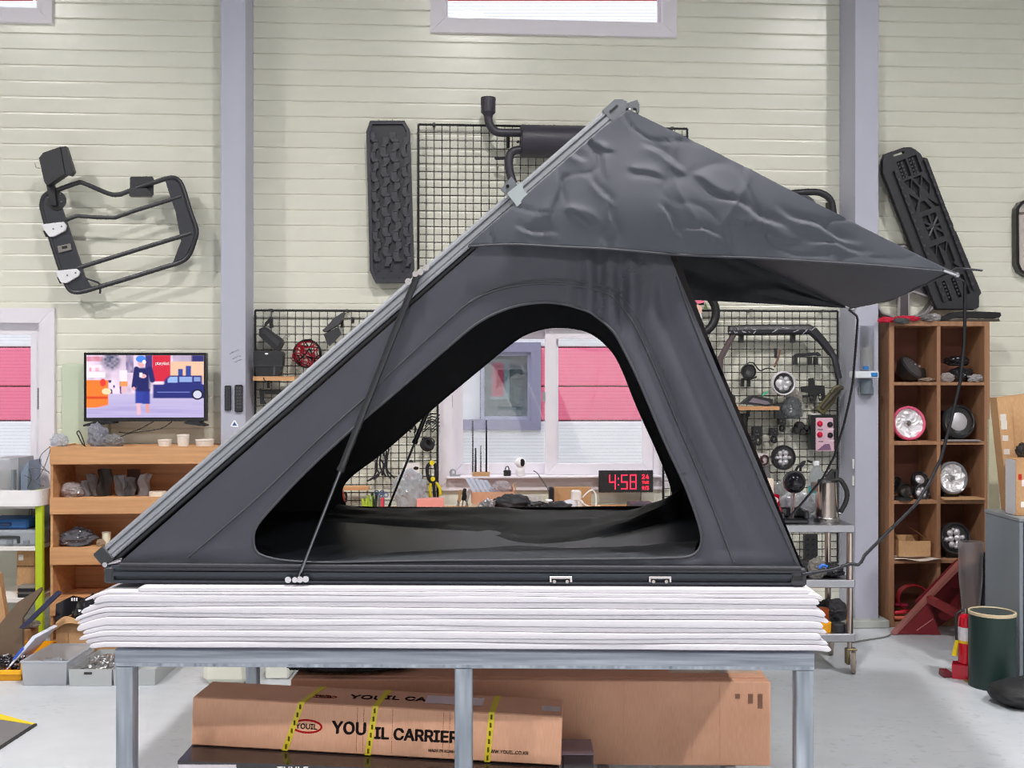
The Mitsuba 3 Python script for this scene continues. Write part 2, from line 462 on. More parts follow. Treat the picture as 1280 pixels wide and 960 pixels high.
# high-bay lamps
lamp_bsdf = two({'type': 'diffuse', 'reflectance': rgb((230, 230, 230))})
for ly in LAMP_YS:
    for lx in LAMP_XS:
        k = thing('highbay_lamp', f'round high-bay ceiling lamp, {["leftmost", "middle one", "rightmost"][LAMP_XS.index(lx)]} of the row {"nearer to" if ly > 0 else "farther from"} the rear wall', 'lamp', 'high-bay lamps on the ceiling')
        part(k, 'housing', lathe([(0, .16), (.07, .16), (.08, .10), (.17, .07), (.177, -.053), (.171, -.053), (.164, .014), (0, .014)], 24, (lx, ly, LAMP_Z)), 'plastic', (60, 60, 62))
        part(k, 'hook', cyl((lx, ly, LAMP_Z + .15), (lx, ly, ZC), .008, 6), 'metal', (120, 120, 120))
        d = lathe([(0, 0), (.16, 0), (.16, .012)], 32, (lx, ly, LAMP_Z))
        d.invert() if d.face_normals[0][2] > 0 else None
        kk = numbered(k + '__diffuser')
        scene[kk] = mikit.ply(d, lamp_bsdf, emitter={'type': 'area', 'sampling_weight': 1.0 if ly > 0 else 0.7, 'radiance': {'type': 'rgb', 'value': [LAMP_POWER * (1.0 if ly > 0 else 0.85) * c for c in (1.0, 0.965, 0.94)]}})

# ---------------------------------------------------------------- outside: the yard and the building across it
YO = 14.0
def oz(py): return H + YO * (480 - py) / FPX
def ox(px): return YO * (px - 640) / FPX
put(thing('ground', kind='structure'), bx(-25, 25, 7.25, 30, -.12, -.02), 'matte', (150, 150, 148), smooth=False)
FAC = thing('facade_building', 'white and pink clad building across the yard, seen through the windows', 'building')
def rib_fn(base, line):
    def fn(p, n, uv):
        s = p.z * 22.0
        f = s - dr.floor(s)
        return mix(C3(base), C3(line), smoothstep(0.78, 0.95, f))
    return fn
scene['mat_clad_white'] = two({'type': 'diffuse', 'reflectance': proc(rib_fn((240, 241, 244), (212, 214, 220)))})
scene['mat_clad_pink'] = two({'type': 'diffuse', 'reflectance': proc(rib_fn((240, 128, 156), (226, 108, 138)))})
rows = [(-.02, 0.30, 'w'), (0.30, oz(526), 'w'), (oz(526), oz(483), 'p'), (oz(483), oz(434), 'p'), (oz(434), 3.0, 'w'), (3.0, 4.0, 'w'), (4.0, 5.0, 'w'), (5.0, 6.0, 'w'), (6.0, 6.72, 'w'), (6.72, 7.72, 'p'), (7.72, 8.7, 'w')]
OW = (ox(520), ox(676), oz(537), oz(428))
for z0, z1, c in rows:
    m = bx(-22, 22, YO, YO + .25, z0 + .008, z1 - .008, .012)
    if z0 < OW[3] and z1 > OW[2]: m = sub(m, bx(OW[0] + .02, OW[1] - .02, YO - 1, YO + 1, OW[2] + .02, OW[3] - .02))
    part(FAC, 'cladding_panel', m, 'clad_pink' if c == 'p' else 'clad_white', smooth=False)
part(FAC, 'core', join([bx(-22, OW[0] - .2, YO + .26, YO + .4, 0, 8.7), bx(OW[1] + .2, 22, YO + .26, YO + .4, 0, 8.7), bx(OW[0] - .2, OW[1] + .2, YO + 2.6, YO + 2.7, 0, 8.7), bx(OW[0] - .2, OW[1] + .2, YO + .26, YO + 2.7, OW[3] + .3, 8.7)]), 'matte', (70, 76, 78), smooth=False)
fw = part(FAC, 'window', join(bar_frame(*OW, 0.135, YO - .05, YO + .06)), 'matte', (150, 148, 172), smooth=False)
part(fw, 'sash', join(bar_frame(ox(601), OW[1] - .13, OW[2] + .13, OW[3] - .13, .05, YO + .0, YO + .04)), 'matte', (168, 170, 190), smooth=False)
part(fw, 'pane', bx(ox(606), OW[1] - .18, YO + .015, YO + .02, OW[2] + .18, OW[3] - .18), 'glass', smooth=False)
part(fw, 'blind', bx(OW[0] + .1, ox(600), YO + .08, YO + .1, OW[2] + .1, OW[3] - .1), 'matte', (225, 228, 232), smooth=False)
part(fw, 'inner_wall', bx(ox(598), OW[1], YO + .5, YO + .52, OW[2], OW[3]), 'matte', (120, 146, 150), smooth=False)
part(fw, 'inner_window', bx(ox(613), ox(637), YO + .47, YO + .5, oz(500), oz(448)), 'matte', (168, 205, 212), smooth=False)
part(fw, 'inner_panel', bx(ox(614.5), ox(629), YO + .45, YO + .47, oz(496), oz(452)), 'matte', (226, 110, 136), smooth=False)

# ================================================================ the steel table
BLACKF, DARKF = (68, 71, 80), (54, 55, 62)
tz = t(580, 814)[2]                                     # table top height
TXL, TXR, TD = t(143.5, 820)[0], t(1018, 820)[0], 1.5
S = 0.054
tb = thing('steel_table', 'long galvanised steel frame table carrying the foam sheets and the tent', 'table')
rail_pf = lambda y0: Polygon([(y0, tz - S), (y0 + S, tz - S), (y0 + S, tz), (y0, tz)]).buffer(-.005).buffer(.005)
for y0 in (0.0, TD - S):
    part(tb, 'rail', prism_ax(rail_pf(y0), TXL, TXR, 'x'), 'galv', smooth=20, frame=TM)
for xa in (TXL + .002, TXR - S - .002):
    part(tb, 'side_rail', bx(xa, xa + S, S + .001, TD - S - .001, tz - S, tz - .001, .004), 'galv', smooth=20, frame=TM)
for lx in (TXL + .001, t(568, 860)[0], TXR - S - .001):
    for y0 in (0.0, TD - S):
        lg = part(tb, 'leg', prism_ax(Polygon([(lx, y0), (lx + S, y0), (lx + S, y0 + S), (lx, y0 + S)]).buffer(-.008).buffer(.008), 0.004, tz - S - .0005, 'z'), 'galv', smooth=20, frame=TM)
        part(lg, 'foot', bx(lx - .004, lx + S + .004, y0 - .004, y0 + S + .004, 0, .006), 'plastic', (40, 40, 42), frame=TM)
for y0 in (.16, .75, 1.3):
    part(tb, 'batten', bx(TXL + .03, TXR - .03, y0, y0 + .06, tz, tz + .017, .002), 'matte', (92, 74, 66), frame=TM, label='dark wooden batten')
SH = 0.165                                              # lower shelf height
for y0 in (0.0, TD - S):
    part(tb, 'lower_rail', bx(TXL + S, TXR - S, y0 + .004, y0 + S - .004, SH - .045, SH - .005, .003), 'galv', smooth=20, frame=TM)
for xa in (TXL + .12, -.62, -.1, .30, TXR - .16):
    part(tb, 'lower_crossbar', bx(xa, xa + .04, .05, TD - .05, SH - .04, SH, .003), 'galv', smooth=20, frame=TM)

# ================================================================ the stack of foam sheets
zt_, zb_s = t(580, 731.5)[2] - .0015, tz + .019
NSH = 11
wts = np.array([.8, .7, 1.2, 1, 1.15, .9, 1.3, 1.0, 1.2, .9, 1.1]); wts /= wts.sum()
lev = zt_ - np.concatenate([[0], np.cumsum(wts)]) * (zt_ - zb_s)
ltips = [172, 106, 118, 101, 93, 97, 96, 104, 99, 107, 112]
rtips = [1012, 1029, 1024, 1021, 1032, 1036, 1029, 1033, 1026, 1035, 1039]
foff = [.006, .003, .0, .004, -.002, .002, -.003, .001, -.004, .0, -.004]
def sheet_wave(k, x, y):
    r = np.random.default_rng(100 + k)
    a = 0.0016 * np.sin(x * r.uniform(2.0, 4.5) + r.uniform(0, 6)) + 0.0008 * np.sin(x * r.uniform(6, 11) + r.uniform(0, 6))
    return (0 if k in (0, NSH) else 1) * a
SYB = 1.52
def foam_sheet(k):
    ya = -0.045 + foff[k]
    xa, xb = t(ltips[k], 770, ya)[0], t(rtips[k], 770, ya)[0]
    tl = TXL if k > 3 else t(132, 720)[0]
    nx, ny = 90, 3
    us = np.concatenate([[0, .002, .005, .012, .02], np.linspace(.03, .97, nx), [.98, .988, .995, .998, 1]])
    X = xa + (xb - xa) * us
    frac = (k + .5) / NSH
    def bound(j, x, y):
        z = lev[j] + sheet_wave(j, x, y)
        over = np.maximum(0, t(140, 770)[0] - x) + np.maximum(0, x - t(1014, 770)[0])
        return z - (0.30 * over * (1 - j / NSH * .75) + 1.2 * over ** 2) + (0.0 if 3 < j else 0)
    V, F = [], []
    ring = []
    th = (lev[k] - lev[k + 1])
    for i, x in enumerate(X):
        e = min(1.0, math.sqrt(max(0.0, 1 - (1 - min(1, min(us[i], 1 - us[i]) / .006)) ** 2)) * .8 + .2)
        zt2, zb2 = bound(k, x, 0) - .0003, bound(k + 1, x, 0) + .0003
        zm, hh = (zt2 + zb2) / 2, (zt2 - zb2) / 2 * e
        wob = 0.006 * meshkit.noise(np.array([x * 3.0, k * 5.3, 0]), 5) - .003
        r = .002
        pf = [(ya + wob + r, zm + hh), (ya + wob, zm + hh * .8), (ya + wob, zm - hh * .8), (ya + wob + r, zm - hh), (SYB, zm - hh), (SYB, zm + hh)]
        ring.append([len(V) + q for q in range(6)])
        V += [(x, a, b) for a, b in pf]
    for i in range(len(X) - 1):
        for q in range(6):
            a, b, c, d = ring[i][q], ring[i][(q + 1) % 6], ring[i + 1][(q + 1) % 6], ring[i + 1][q]
            F += [(a, b, c), (a, c, d)]
    for e, s in ((ring[0], 1), (ring[-1], -1)):
        for q in range(1, 5):
            F.append((e[0], e[q + 1], e[q]) if s > 0 else (e[0], e[q], e[q + 1]))
    return trimesh.Trimesh(V, F, process=False)
ORD = ['topmost', 'second', 'third', 'fourth', 'fifth', 'sixth', 'seventh', 'eighth', 'ninth', 'tenth', 'lowest']
for k in range(NSH):
    one('foam_sheet', f'white foam sheet under the tent, {ORD[k]} of the stack' + (' from the top' if 0 < k < NSH - 1 else ''), 'foam sheet', foam_sheet(k), 'matte', (208, 205, 212), 50, TM, 'white foam sheets stacked on the steel table')

# ================================================================ the roof top tent
RT = thing('rooftop_tent', 'black wedge shaped roof top tent standing open on white foam sheets', 'tent')
DEP = 1.35
BZ0, BZ1 = t(580, 731)[2], t(580, 708)[2]
BX0, BX1 = t(130, 720)[0], t(1008, 720)[0]
ALU = (92, 98, 106)
h = BZ1 - BZ0
pf = [(0, BZ0 + .004), (.004, BZ0), (DEP, BZ0), (DEP, BZ1), (.004, BZ1), (0, BZ1 - .003), (0, BZ0 + h * .80), (.006, BZ0 + h * .78), (.006, BZ0 + h * .66), (0, BZ0 + h * .64), (0, BZ0 + h * .40), (.012, BZ0 + h * .38), (.012, BZ0 + h * .20), (0, BZ0 + h * .18)]
base = part(RT, 'base_tray', prism_ax(pf, BX0 + .02, BX1 - .045, 'x'), 'anodised', (58, 62, 70), smooth=False, frame=TM)
part(base, 'corner_cap', bx(BX1 - .045, BX1, -.006, DEP + .006, BZ0, BZ1 - .001, .006), 'plastic', (52, 53, 58), frame=TM)
part(base, 'corner_cap', bx(BX0, BX0 + .03, -.004, DEP + .004, BZ0, BZ1 - .004, .006), 'plastic', (44, 45, 50), frame=TM)
part(base, 'slot_cover', bx(t(990, 718)[0], t(1003, 718)[0], -.009, -.005, BZ0 + .018, BZ0 + .030), 'plastic', (20, 20, 22), frame=TM)

# lid: rails and panel, running up from the hinge
LA, LB = t(126, 698), t(779, 129)
ld = (LB - LA) / np.linalg.norm(LB - LA)               # along the lid
lp = np.array([-ld[2], 0, ld[0]])                      # perpendicular, upwards (in the x-z plane)
LEN = np.linalg.norm(LB - LA)
LMAT = np.eye(4); LMAT[:3, 0], LMAT[:3, 1], LMAT[:3, 2], LMAT[:3, 3] = ld, (0, 1, 0), lp, LA
LMT = TM @ LMAT
RH = 0.0235
rp = [(0.010, RH), (0.05, RH), (0.05, -RH), (.004, -RH), (0, -RH + .004), (0, -RH * .80 + .004), (.004, -RH * .62), (.004, -RH * .5), (0, -RH * .42), (0, RH * .10), (.012, RH * .12), (.012, RH * .36), (0, RH * .38), (0, RH * .62)]
part(RT, 'lid_rail', prism_ax(rp, 0.03, LEN - .06, 'x'), 'anodised', (146, 149, 156), smooth=False, frame=LMT, label='grey aluminium rail with a black slot')
part(RT, 'lid_rail', prism_ax([(DEP - a, b) for a, b in rp], 0.03, LEN - .06, 'x'), 'anodised', (146, 149, 156), smooth=False, frame=LMT, label='grey aluminium rail with a black slot')
part(RT, 'lid_panel', bx(0.01, LEN - .01, .051, DEP - .051, -RH * .6, RH, .003), 'plastic', (48, 49, 53), frame=LMT)
for y0 in (-.003, DEP - .05):
    part(RT, 'lid_cap', bx(-.012, .032, y0, y0 + .053, -RH - .004, RH + .002, .004), 'plastic', (44, 46, 50), frame=LMT)
    part(RT, 'lid_cap', prism([(LEN - .062, -RH - .001), (LEN - .015, -RH - .003), (LEN + .012, -.004), (LEN + .004, RH * .5), (LEN - .012, RH + .002), (LEN - .062, RH + .002)], y0, y0 + .053), 'plastic', (100, 104, 110), smooth=False, frame=LMT)
part(RT, 'lid_slot', bx(LEN - .05, LEN - .018, -.0045, -.0035, .002, .009), 'plastic', (22, 22, 24), smooth=False, frame=LMT)
part(RT, 'lid_seal', bx(0.02, LEN - .02, .012, DEP - .012, -RH - .014, -RH - .001, .003), 'cloth', (34, 34, 38), frame=LMT, label='black rubber seal')
# latch hook at the top end
zz = zoomed(590, 100, 5.565)
part(RT, 'latch', prism(TENT.xz(zz([(1075, 150), (1155, 125), (1170, 160), (1168, 210), (1150, 215), (1150, 185), (1128, 178), (1120, 192), (1100, 195), (1088, 180), (1078, 190)])), .02, .05), 'plastic', (96, 100, 104), smooth=False, frame=TM)
part(RT, 'latch_bolt', lathe([(0, -.006), (.009, -.004), (.009, .006), (0, .008)], 12, t(788, 139, .02), (0, -1, 0)), 'chrome', (215, 210, 215), frame=TM)
# clamp on the rail
cb = part(RT, 'rail_clamp', prism(TENT.xz(zz([(245, 800), (345, 720), (360, 775), (405, 825), (365, 845), (340, 870), (312, 895), (300, 870)])), -.03, -.004), 'plastic', (150, 158, 160), smooth=False, frame=TM)
part(cb, 'plate', prism(TENT.xz(zz([(200, 770), (275, 680), (318, 735), (240, 800)])), -.02, -.004), 'plastic', (98, 102, 108), smooth=False, frame=TM)
part(cb, 'bolt', cyl(t(634.5, 232.5, -.026), t(634.5, 232.5, -.018), .005, 10), 'metal', (40, 40, 42), frame=TM)
for q in ((231, 822, 238, 812), (310, 715, 345, 745)):
    a, b = TENT.path(zz([(q[0], q[1]), (q[2], q[3])]), -.022)
    part(cb, 'pin', cyl(a, b, .004, 8), 'chrome', (220, 215, 220), frame=TM)

# walls of cloth
def ridge(x, z, ang, fr, warp=0.0, seed=0):
    c, s = math.cos(math.radians(ang)), math.sin(math.radians(ang))
    a, b = x * c + z * s, -x * s + z * c
    n = meshkit.fbm(np.stack([b * fr + warp * meshkit.noise(np.stack([x * 2, z * 2, 0 * x], -1), seed + 9), a * fr * .16, 0 * x + seed], -1), 3, seed)
    return n - 0.5
def bumpy(x, z, cx, cz, rx, rz):
    return np.exp(-((x - cx) / rx) ** 2 - ((z - cz) / rz) ** 2)
P0 = lambda px, py: t(px, py)[[0, 2]]
def side_disp(x, z):
    d = 0.010 * ridge(x, z, 62, 5, .6, 2) + 0.006 * ridge(x, z, 90, 9, .5, 3) * bumpy(x, z, *P0(790, 360), .25, .25)
    q = P0(770, 350)
    d += 0.016 * np.sin((x - q[0]) * 95 + 3 * (z - q[1])) * bumpy(x, z, q[0], q[1] - .03, .11, .13)      # pleats under the awning
    leg = P0(840, 520)
    along = (x - leg[0]) * math.cos(math.radians(67)) * 1 + (z - leg[1]) * 0
    u = (x - leg[0]) * math.sin(math.radians(66)) + (z - leg[1]) * math.cos(math.radians(66))
    d += 0.011 * np.sin(u * 62 + 2.5 * meshkit.noise(np.stack([x * 2.5, z * 2.5, 0 * x], -1), 4)) * bumpy(x, z, leg[0] + .05, leg[1], .30, .42)
    c2 = P0(400, 560)
    v = (x - c2[0]) * 0.62 - (z - c2[1]) * 0.62
    d += 0.010 * (meshkit.fbm(np.stack([x * 9 - z * 3, z * 2.2 + x, 0 * x], -1), 3, 8) - .5) * bumpy(x, z, c2[0], c2[1], .4, .3) * 1.6
    d += 0.012 * (meshkit.fbm(np.stack([x * 3, z * 20, 0 * x], -1), 2, 5) - .5) * np.exp(-((z - BZ1 - .02) / .04) ** 2)
    return d
near_open = [(330, 695), (320, 688), (317, 675), (320, 660), (335, 640), (382, 590), (440, 537), (507, 480), (560, 434), (600, 402), (640, 384), (680, 378), (712, 382), (740, 392), (765, 413), (782, 442), (800, 480), (830, 551), (855, 605), (870, 645), (876, 667), (876, 680), (871, 690), (857, 696), (815, 698), (700, 699), (560, 701), (420, 703), (360, 701)]
no = smooth_path(TENT.xz(near_open), 4, True)
mid_in = np.array([0, 0])
outer = TENT.xz([(146, 706), (776, 152), (800, 205), (838, 320), (1003, 712), (1003, 716), (146, 716)])
side = Polygon(outer).difference(Polygon(no).buffer(0))
part(RT, 'side_wall', cloth(side, 0.008, .002, .016, side_disp), 'cloth', (58, 60, 69), True, TM, label='black fabric side with an arched opening')
far_open = [(445, 634), (431, 629), (427, 618), (430, 605), (445, 590), (480, 564), (540, 511), (577, 480), (600, 461), (642, 427), (664, 415), (690, 409), (716, 410), (738, 416), (758, 431), (775, 455), (797, 509), (820, 560), (836, 599), (841, 619), (838, 629), (828, 633), (760, 634), (680, 635), (560, 635)]
fo = smooth_path(TENT.xz(far_open, DEP), 4, True)
near_out = [(146, 706), (776, 152), (1003, 716), (146, 716)]
far_poly = np.array([t(q[0], q[1])[[0, 2]] for q in near_out])
far_side = Polygon(far_poly).buffer(.016, join_style=2).difference(Polygon(fo).buffer(0))
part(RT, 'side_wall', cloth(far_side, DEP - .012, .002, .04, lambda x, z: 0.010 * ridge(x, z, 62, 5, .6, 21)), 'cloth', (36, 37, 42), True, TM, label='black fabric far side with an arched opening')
# hems around the openings and the zip seams
def hem(pts, r, y, f=None, closed=True):
    p = smooth_path(TENT.xz(pts, y), 4, closed)
    yy = y + (f(p[:, 0], p[:, 1]) if f else 0)
    return tube(np.stack([p[:, 0], np.broadcast_to(yy, len(p)), p[:, 1]], -1), r, 6, closed)
part(RT, 'hem', hem(near_open, .0045, 0.007, side_disp), 'cloth', (60, 61, 67), True, TM)
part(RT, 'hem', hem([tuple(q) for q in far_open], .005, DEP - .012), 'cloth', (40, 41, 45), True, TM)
seam1 = [(235, 697), (320, 624), (395, 552), (460, 494), (482, 472), (557, 403), (595, 373), (640, 358), (690, 354), (740, 361), (765, 371), (785, 393), (803, 425), (826, 476), (850, 535), (880, 605), (917, 703)]
part(RT, 'seam', hem(seam1, .003, 0.006, side_disp, False), 'cloth', (60, 61, 67), True, TM)
seam2 = [(x + 6, y - 5) for x, y in seam1[3:-1]]
part(RT, 'seam', hem(seam2, .0022, 0.007, side_disp, False), 'cloth', (60, 61, 67), True, TM)
part(RT, 'seam', hem([(846, 345), (862, 392), (893, 470), (930, 555), (960, 625), (995, 703)], .003, 0.005, side_disp, False), 'cloth', (62, 63, 68), True, TM)
part(RT, 'skirt', join([tube(TENT.path([(150, 707 + a, -.003), (400, 709 + a, -.004), (700, 710 + a, -.005), (1001, 711 + a, -.004)]), r, 6) for a, r in ((-1, .007), (3, .005))]), 'cloth', (50, 51, 57), True, TM)

# end wall between the two sides, at the right
ea, eb = P0(1003, 712), P0(780, 152)
def endw(u, v):
    x = ea[0] + (eb[0] - ea[0]) * u; z = ea[1] + (eb[1] - ea[1]) * u
    y = .012 + (DEP - .022) * v
    o = 0.02 * (meshkit.fbm(np.stack([v * 7, u * 2, 0 * u], -1), 3, 31) - .5)
    return np.stack([x + o, y, z], -1)
part(RT, 'end_wall', patch(endw, 30, 30), 'cloth', (52, 53, 59), True, TM)
p_ = TENT.xz([(872, 428), (893, 447), (894, 478), (886, 505), (874, 470)], .10)
part(RT, 'end_flap', prism(p_, .07, .12), 'cloth', (50, 51, 58), False, TM)

# awning: canopy and its two side flaps
N0, N1, F1 = t(786, 141, -.006), t(1187, 341, -.02), t(1062, 385, DEP)
F0 = N0 + (0, DEP + .006, 0)
def canopy(u, v):
    a = N0[None] * (1 - u[:, None]) + N1[None] * u[:, None]
    b = F0[None] * (1 - u[:, None]) + F1[None] * u[:, None]
    p = a * (1 - v[:, None]) + b * v[:, None]
    p[:, 2] -= 0.022 * np.sin(np.pi * v) * u + 0.03 * np.sin(np.pi * u) * np.sin(np.pi * v)
    p[:, 2] += 0.012 * (meshkit.fbm(np.stack([u * 5, v * 4, 0 * u], -1), 3, 41) - .5) * np.minimum(1, 8 * v * (1 - v))
    return p
part(RT, 'awning', patch(canopy, 40, 30), 'cloth', (62, 63, 70), True, TM, label='black awning held out on bent rods')
flap = [(585, 308), (640, 261), (700, 209), (745, 169), (780, 141), (786, 139), (880, 186), (980, 238), (1080, 288), (1150, 322), (1187, 340), (1140, 336), (1080, 331), (1000, 326), (945, 323), (890, 321), (835, 318), (760, 312), (700, 309), (640, 306)]
CREASES = [(675, 170, 735, 205, .007, .011), (700, 160, 770, 195, .006, -.008), (735, 220, 765, 262, .006, .010), (760, 248, 768, 300, .006, .008), (700, 262, 745, 285, .007, -.008), (800, 180, 880, 232, .008, .012), (830, 205, 930, 262, .009, -.012), (820, 258, 850, 300, .007, .010), (880, 240, 985, 292, .008, .011), (905, 275, 1000, 305, .007, -.009), (960, 262, 1075, 310, .007, .009), (700, 215, 690, 280, .007, .007), (780, 210, 830, 228, .006, -.007), (850, 285, 905, 300, .006, .008), (640, 285, 700, 298, .006, .006), (745, 180, 760, 230, .006, -.006), (1000, 300, 1100, 322, .006, .006)]
def flap_disp(x, z):
    c = P0(830, 230)
    d = -0.030 * bumpy(x, z, *P0(830, 255), .40, .14)
    d += 0.012 * ridge(x, z, -32, 3.2, 1.2, 51) + 0.008 * ridge(x, z, 15, 4.5, 1.5, 52) + 0.010 * ridge(x, z, -60, 4, 1.2, 57)
    n = meshkit.noise(np.stack([x * 5, z * 5, 0 * x], -1), 53) - .5
    d += -0.006 * np.exp(-np.abs(n) * 26) + 0.005 * np.exp(-np.abs(meshkit.noise(np.stack([x * 7 + z * 3, z * 8, 0 * x + 2], -1), 54) - .5) * 30)
    for (ax, ay, bx_, by, wd, am) in CREASES:
        wd, am = wd * .6, am * .75
        a, b = P0(ax, ay), P0(bx_, by)
        e = (b - a); L = np.hypot(*e); e = e / L
        s = (x - a[0]) * e[0] + (z - a[1]) * e[1]; q = -(x - a[0]) * e[1] + (z - a[1]) * e[0]
        q = q + .006 * np.sin(s * 40 + ax)
        d += am * np.tanh(q / wd) * np.exp(-(q / (wd * 5)) ** 2) * np.clip(np.minimum(s, L - s) / (L * .25) , 0, 1) 
    tip = P0(1187, 340)
    r = np.hypot(x - tip[0], z - tip[1])
    return d * np.clip(r / .35, 0.05, 1)
part(RT, 'awning_side', cloth(Polygon(TENT.xz(flap)), -.020, .002, .008, flap_disp), 'cloth', BLACKF, True, TM, label='black wrinkled side flap of the awning')
p = TENT.path([(585, 308), (640, 306), (700, 309), (760, 312), (835, 318), (890, 321), (945, 323), (1000, 326), (1080, 331), (1140, 336), (1187, 340)], -.022)
p[:, 1] += flap_disp(p[:, 0], p[:, 2])
part(RT, 'hem', tube(smooth_path(p, 5), .0038, 6), 'cloth', (58, 59, 65), True, TM)
A1 = TENT.at(630, 362, DEP)
def farflap(u, v):
    top = A1[None] * 0 + (F0 * 1.0)[None]
    lo = A1[None] * (1 - u[:, None]) + F1[None] * u[:, None]
    hi = A1[None] * (1 - u[:, None]) + F1[None] * u[:, None]
    # a triangle A1 - F0 - F1 : v runs from its lower edge to the apex edge
    q = np.where(u[:, None] < .36, A1[None] + (F0 - A1)[None] * (u[:, None] / .36), F0[None] + (F1 - F0)[None] * ((u[:, None] - .36) / .64))
    p = lo * (1 - v[:, None]) + q * v[:, None]
    p[:, 1] += .012 * (1 - v) + 0.05 * np.minimum(1, 4 * v * (1 - v)) * (meshkit.fbm(np.stack([u * 8, v * 3 + u * 3, 0 * u], -1), 3, 61) - .5)
    return p
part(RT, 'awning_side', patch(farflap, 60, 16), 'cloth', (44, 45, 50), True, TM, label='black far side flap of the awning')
part(RT, 'awning_front_hem', tube([N1 + (0, .0, 0), (N1 + F1) / 2 + (0, 0, -.022), F1], .005, 6), 'cloth', (40, 41, 46), True, TM)
for a in (N1, F1):
    part(RT, 'rod_tip', join([cyl(a + (-.02, -.006, .008), a + (.018, -.006, -.006), .006, 8), ball(a + (.02, -.006, -.007), .008, 6)]), 'chrome', (200, 200, 205), frame=TM)
near_rod = [(1003, 718), (1040, 712), (1062, 705), (1073, 706), (1077, 702), (1081, 694), (1110, 665), (1145, 630), (1162, 603), (1176, 574), (1189, 525), (1200, 478), (1205, 430), (1206, 400), (1206, 353), (1203, 350), (1192, 345)]
part(RT, 'awning_rod', tube(TENT.path(near_rod, -.01), .0052, 8), 'metal', (66, 66, 70), True, TM, label='thin bent steel rod of the awning')
part(RT, 'awning_rod', tube(TENT.path([(1187, 341), (1195, 335), (1206, 336), (1228, 338)], -.02), .0035, 8), 'metal', (66, 66, 70), True, TM, label='thin bent steel rod of the awning')
far_rod = [(985, 648), (1000, 632), (1029, 597), (1043, 570), (1055, 530), (1062, 500), (1066, 478), (1070, 430), (1072, 400), (1071, 395), (1061, 387)]
part(RT, 'awning_rod', tube(TENT.path(far_rod, DEP), .0052, 8), 'metal', (66, 66, 70), True, TM, label='thin bent steel rod of the awning')

# gas struts
def strut(a, b, f):
    m = a + (b - a) * f
    k = part(RT, 'gas_strut', cyl(a, m, .0105, 14), 'gloss', (38, 39, 43), frame=TM)
    part(k, 'rod', cyl(m, b, .0055, 10), 'chrome', (120, 122, 128), frame=TM)
    part(k, 'collar', cyl(m + (a - m) * .012, m - (a - m) * .012, .0125, 12), 'plastic', (30, 30, 33), frame=TM)
    for e in (a, b):
        part(k, 'bracket', join([cyl(e + (-.006, .004, .0), e + (-.006, -.012, .0), .009, 12)] + [cyl(e + (dx, .012, dz), e + (dx, -.006, dz), .010, 12) for dx, dz in ((.026, .020 if e is a else .001), (-.028, -.022 if e is a else -.001), (.008, .006 if e is a else 0))]), 'chrome', (222, 216, 220), frame=TM)
strut(t(522, 343, -.018), t(372, 724, -.018), .637)
strut(t(587, 384, DEP + .012), t(480, 648, DEP + .012), .637)
for px in (701, 825):
    a, b = t(px - 14, 724, -.002), t(px + 14, 724, -.002)
    k = part(RT, 'latch_bracket', join([bx(a[0], b[0], -.008, .0, a[2] + .002, a[2] + .010, .001), bx(a[0], a[0] + .006, -.010, 0, a[2] - .008, a[2] + .008, .001), bx(b[0] - .006, b[0], -.010, 0, a[2] - .008, a[2] + .008, .001)]), 'chrome', (214, 206, 204), frame=TM)
    for q in (-.4, .4):
        part(k, 'screw', cyl(t(px + q * 20, 727, -.009), t(px + q * 20, 727, -.0), .0055, 10), 'chrome', (214, 206, 204), frame=TM)
hk = t(131, 706, -.004)
part(RT, 'hinge', join([cyl(hk, hk + (0, .05, 0), .008, 12), tube([hk + (0, .01, 0), hk + (.03, .012, .008), hk + (.05, .014, .016)], .006, 6)]), 'chrome', (190, 188, 192), frame=TM)

# mattress and the rolled-down window flaps on it
MZ = 0.968
def mat(u, v):
    x = BX0 + .10 + (BX1 - BX0 - .2) * u; y = .05 + (DEP - .09) * v
    z = MZ + 0.012 * (meshkit.fbm(np.stack([x * 3, y * 9, 0 * x], -1), 3, 71) - .5) + .02 * np.clip((x - .55) / .4, 0, 1) - 0.02 * np.exp(-np.minimum(v, 1 - v) * 30)
    return np.stack([x, y, z], -1)
part(RT, 'mattress', patch(mat, 70, 40), 'plastic', (160, 150, 176), True, TM, label='satin grey mattress cover')
def drape(path_top, path_low, nu, seed, amp, mid):
    a, b = smooth_path(path_top, 6), smooth_path(path_low, 6)
    def res(p, u):
        s = np.linspace(0, 1, len(p))
        return np.stack([np.interp(u, s, p[:, k]) for k in range(3)], -1)
    def fn(u, v):
        p = res(a, u) * (1 - v[:, None]) + res(b, u) * v[:, None]
        p[:, 2] += mid * np.sin(np.pi * v) * (.6 + .8 * meshkit.noise(np.stack([u * 4, 0 * u, 0 * u], -1), seed)) + amp * (meshkit.fbm(np.stack([u * 5, v * 5 + u, 0 * u], -1), 3, seed) - .5) * np.minimum(1, 6 * (1 - v) * (v + .05))
        return p
    return patch(fn, nu, 24)
def on_mat(px, py, z=MZ + .012):
    """the point of the mattress top at a pixel"""
    s = (z - H) / ((480 - py) / FPX)
    P = np.array([s * (px - 640) / FPX, s, z])
    return np.linalg.inv(TM).dot([*P, 1])[:3]
top = np.array([t(px, py, DEP - .02) for px, py in ((428, 632), (480, 637), (560, 637), (640, 637), (720, 637), (800, 636), (842, 624), (852, 606))])
low = np.array([on_mat(px, py) for px, py in ((396, 655), (452, 661), (520, 668), (585, 672), (650, 688), (720, 684), (775, 672), (848, 651))])
part(RT, 'window_flap', drape(top, low, 90, 81, .05, .03), 'cloth', (50, 53, 58), True, TM, label='dark grey fabric window flap hanging inwards')
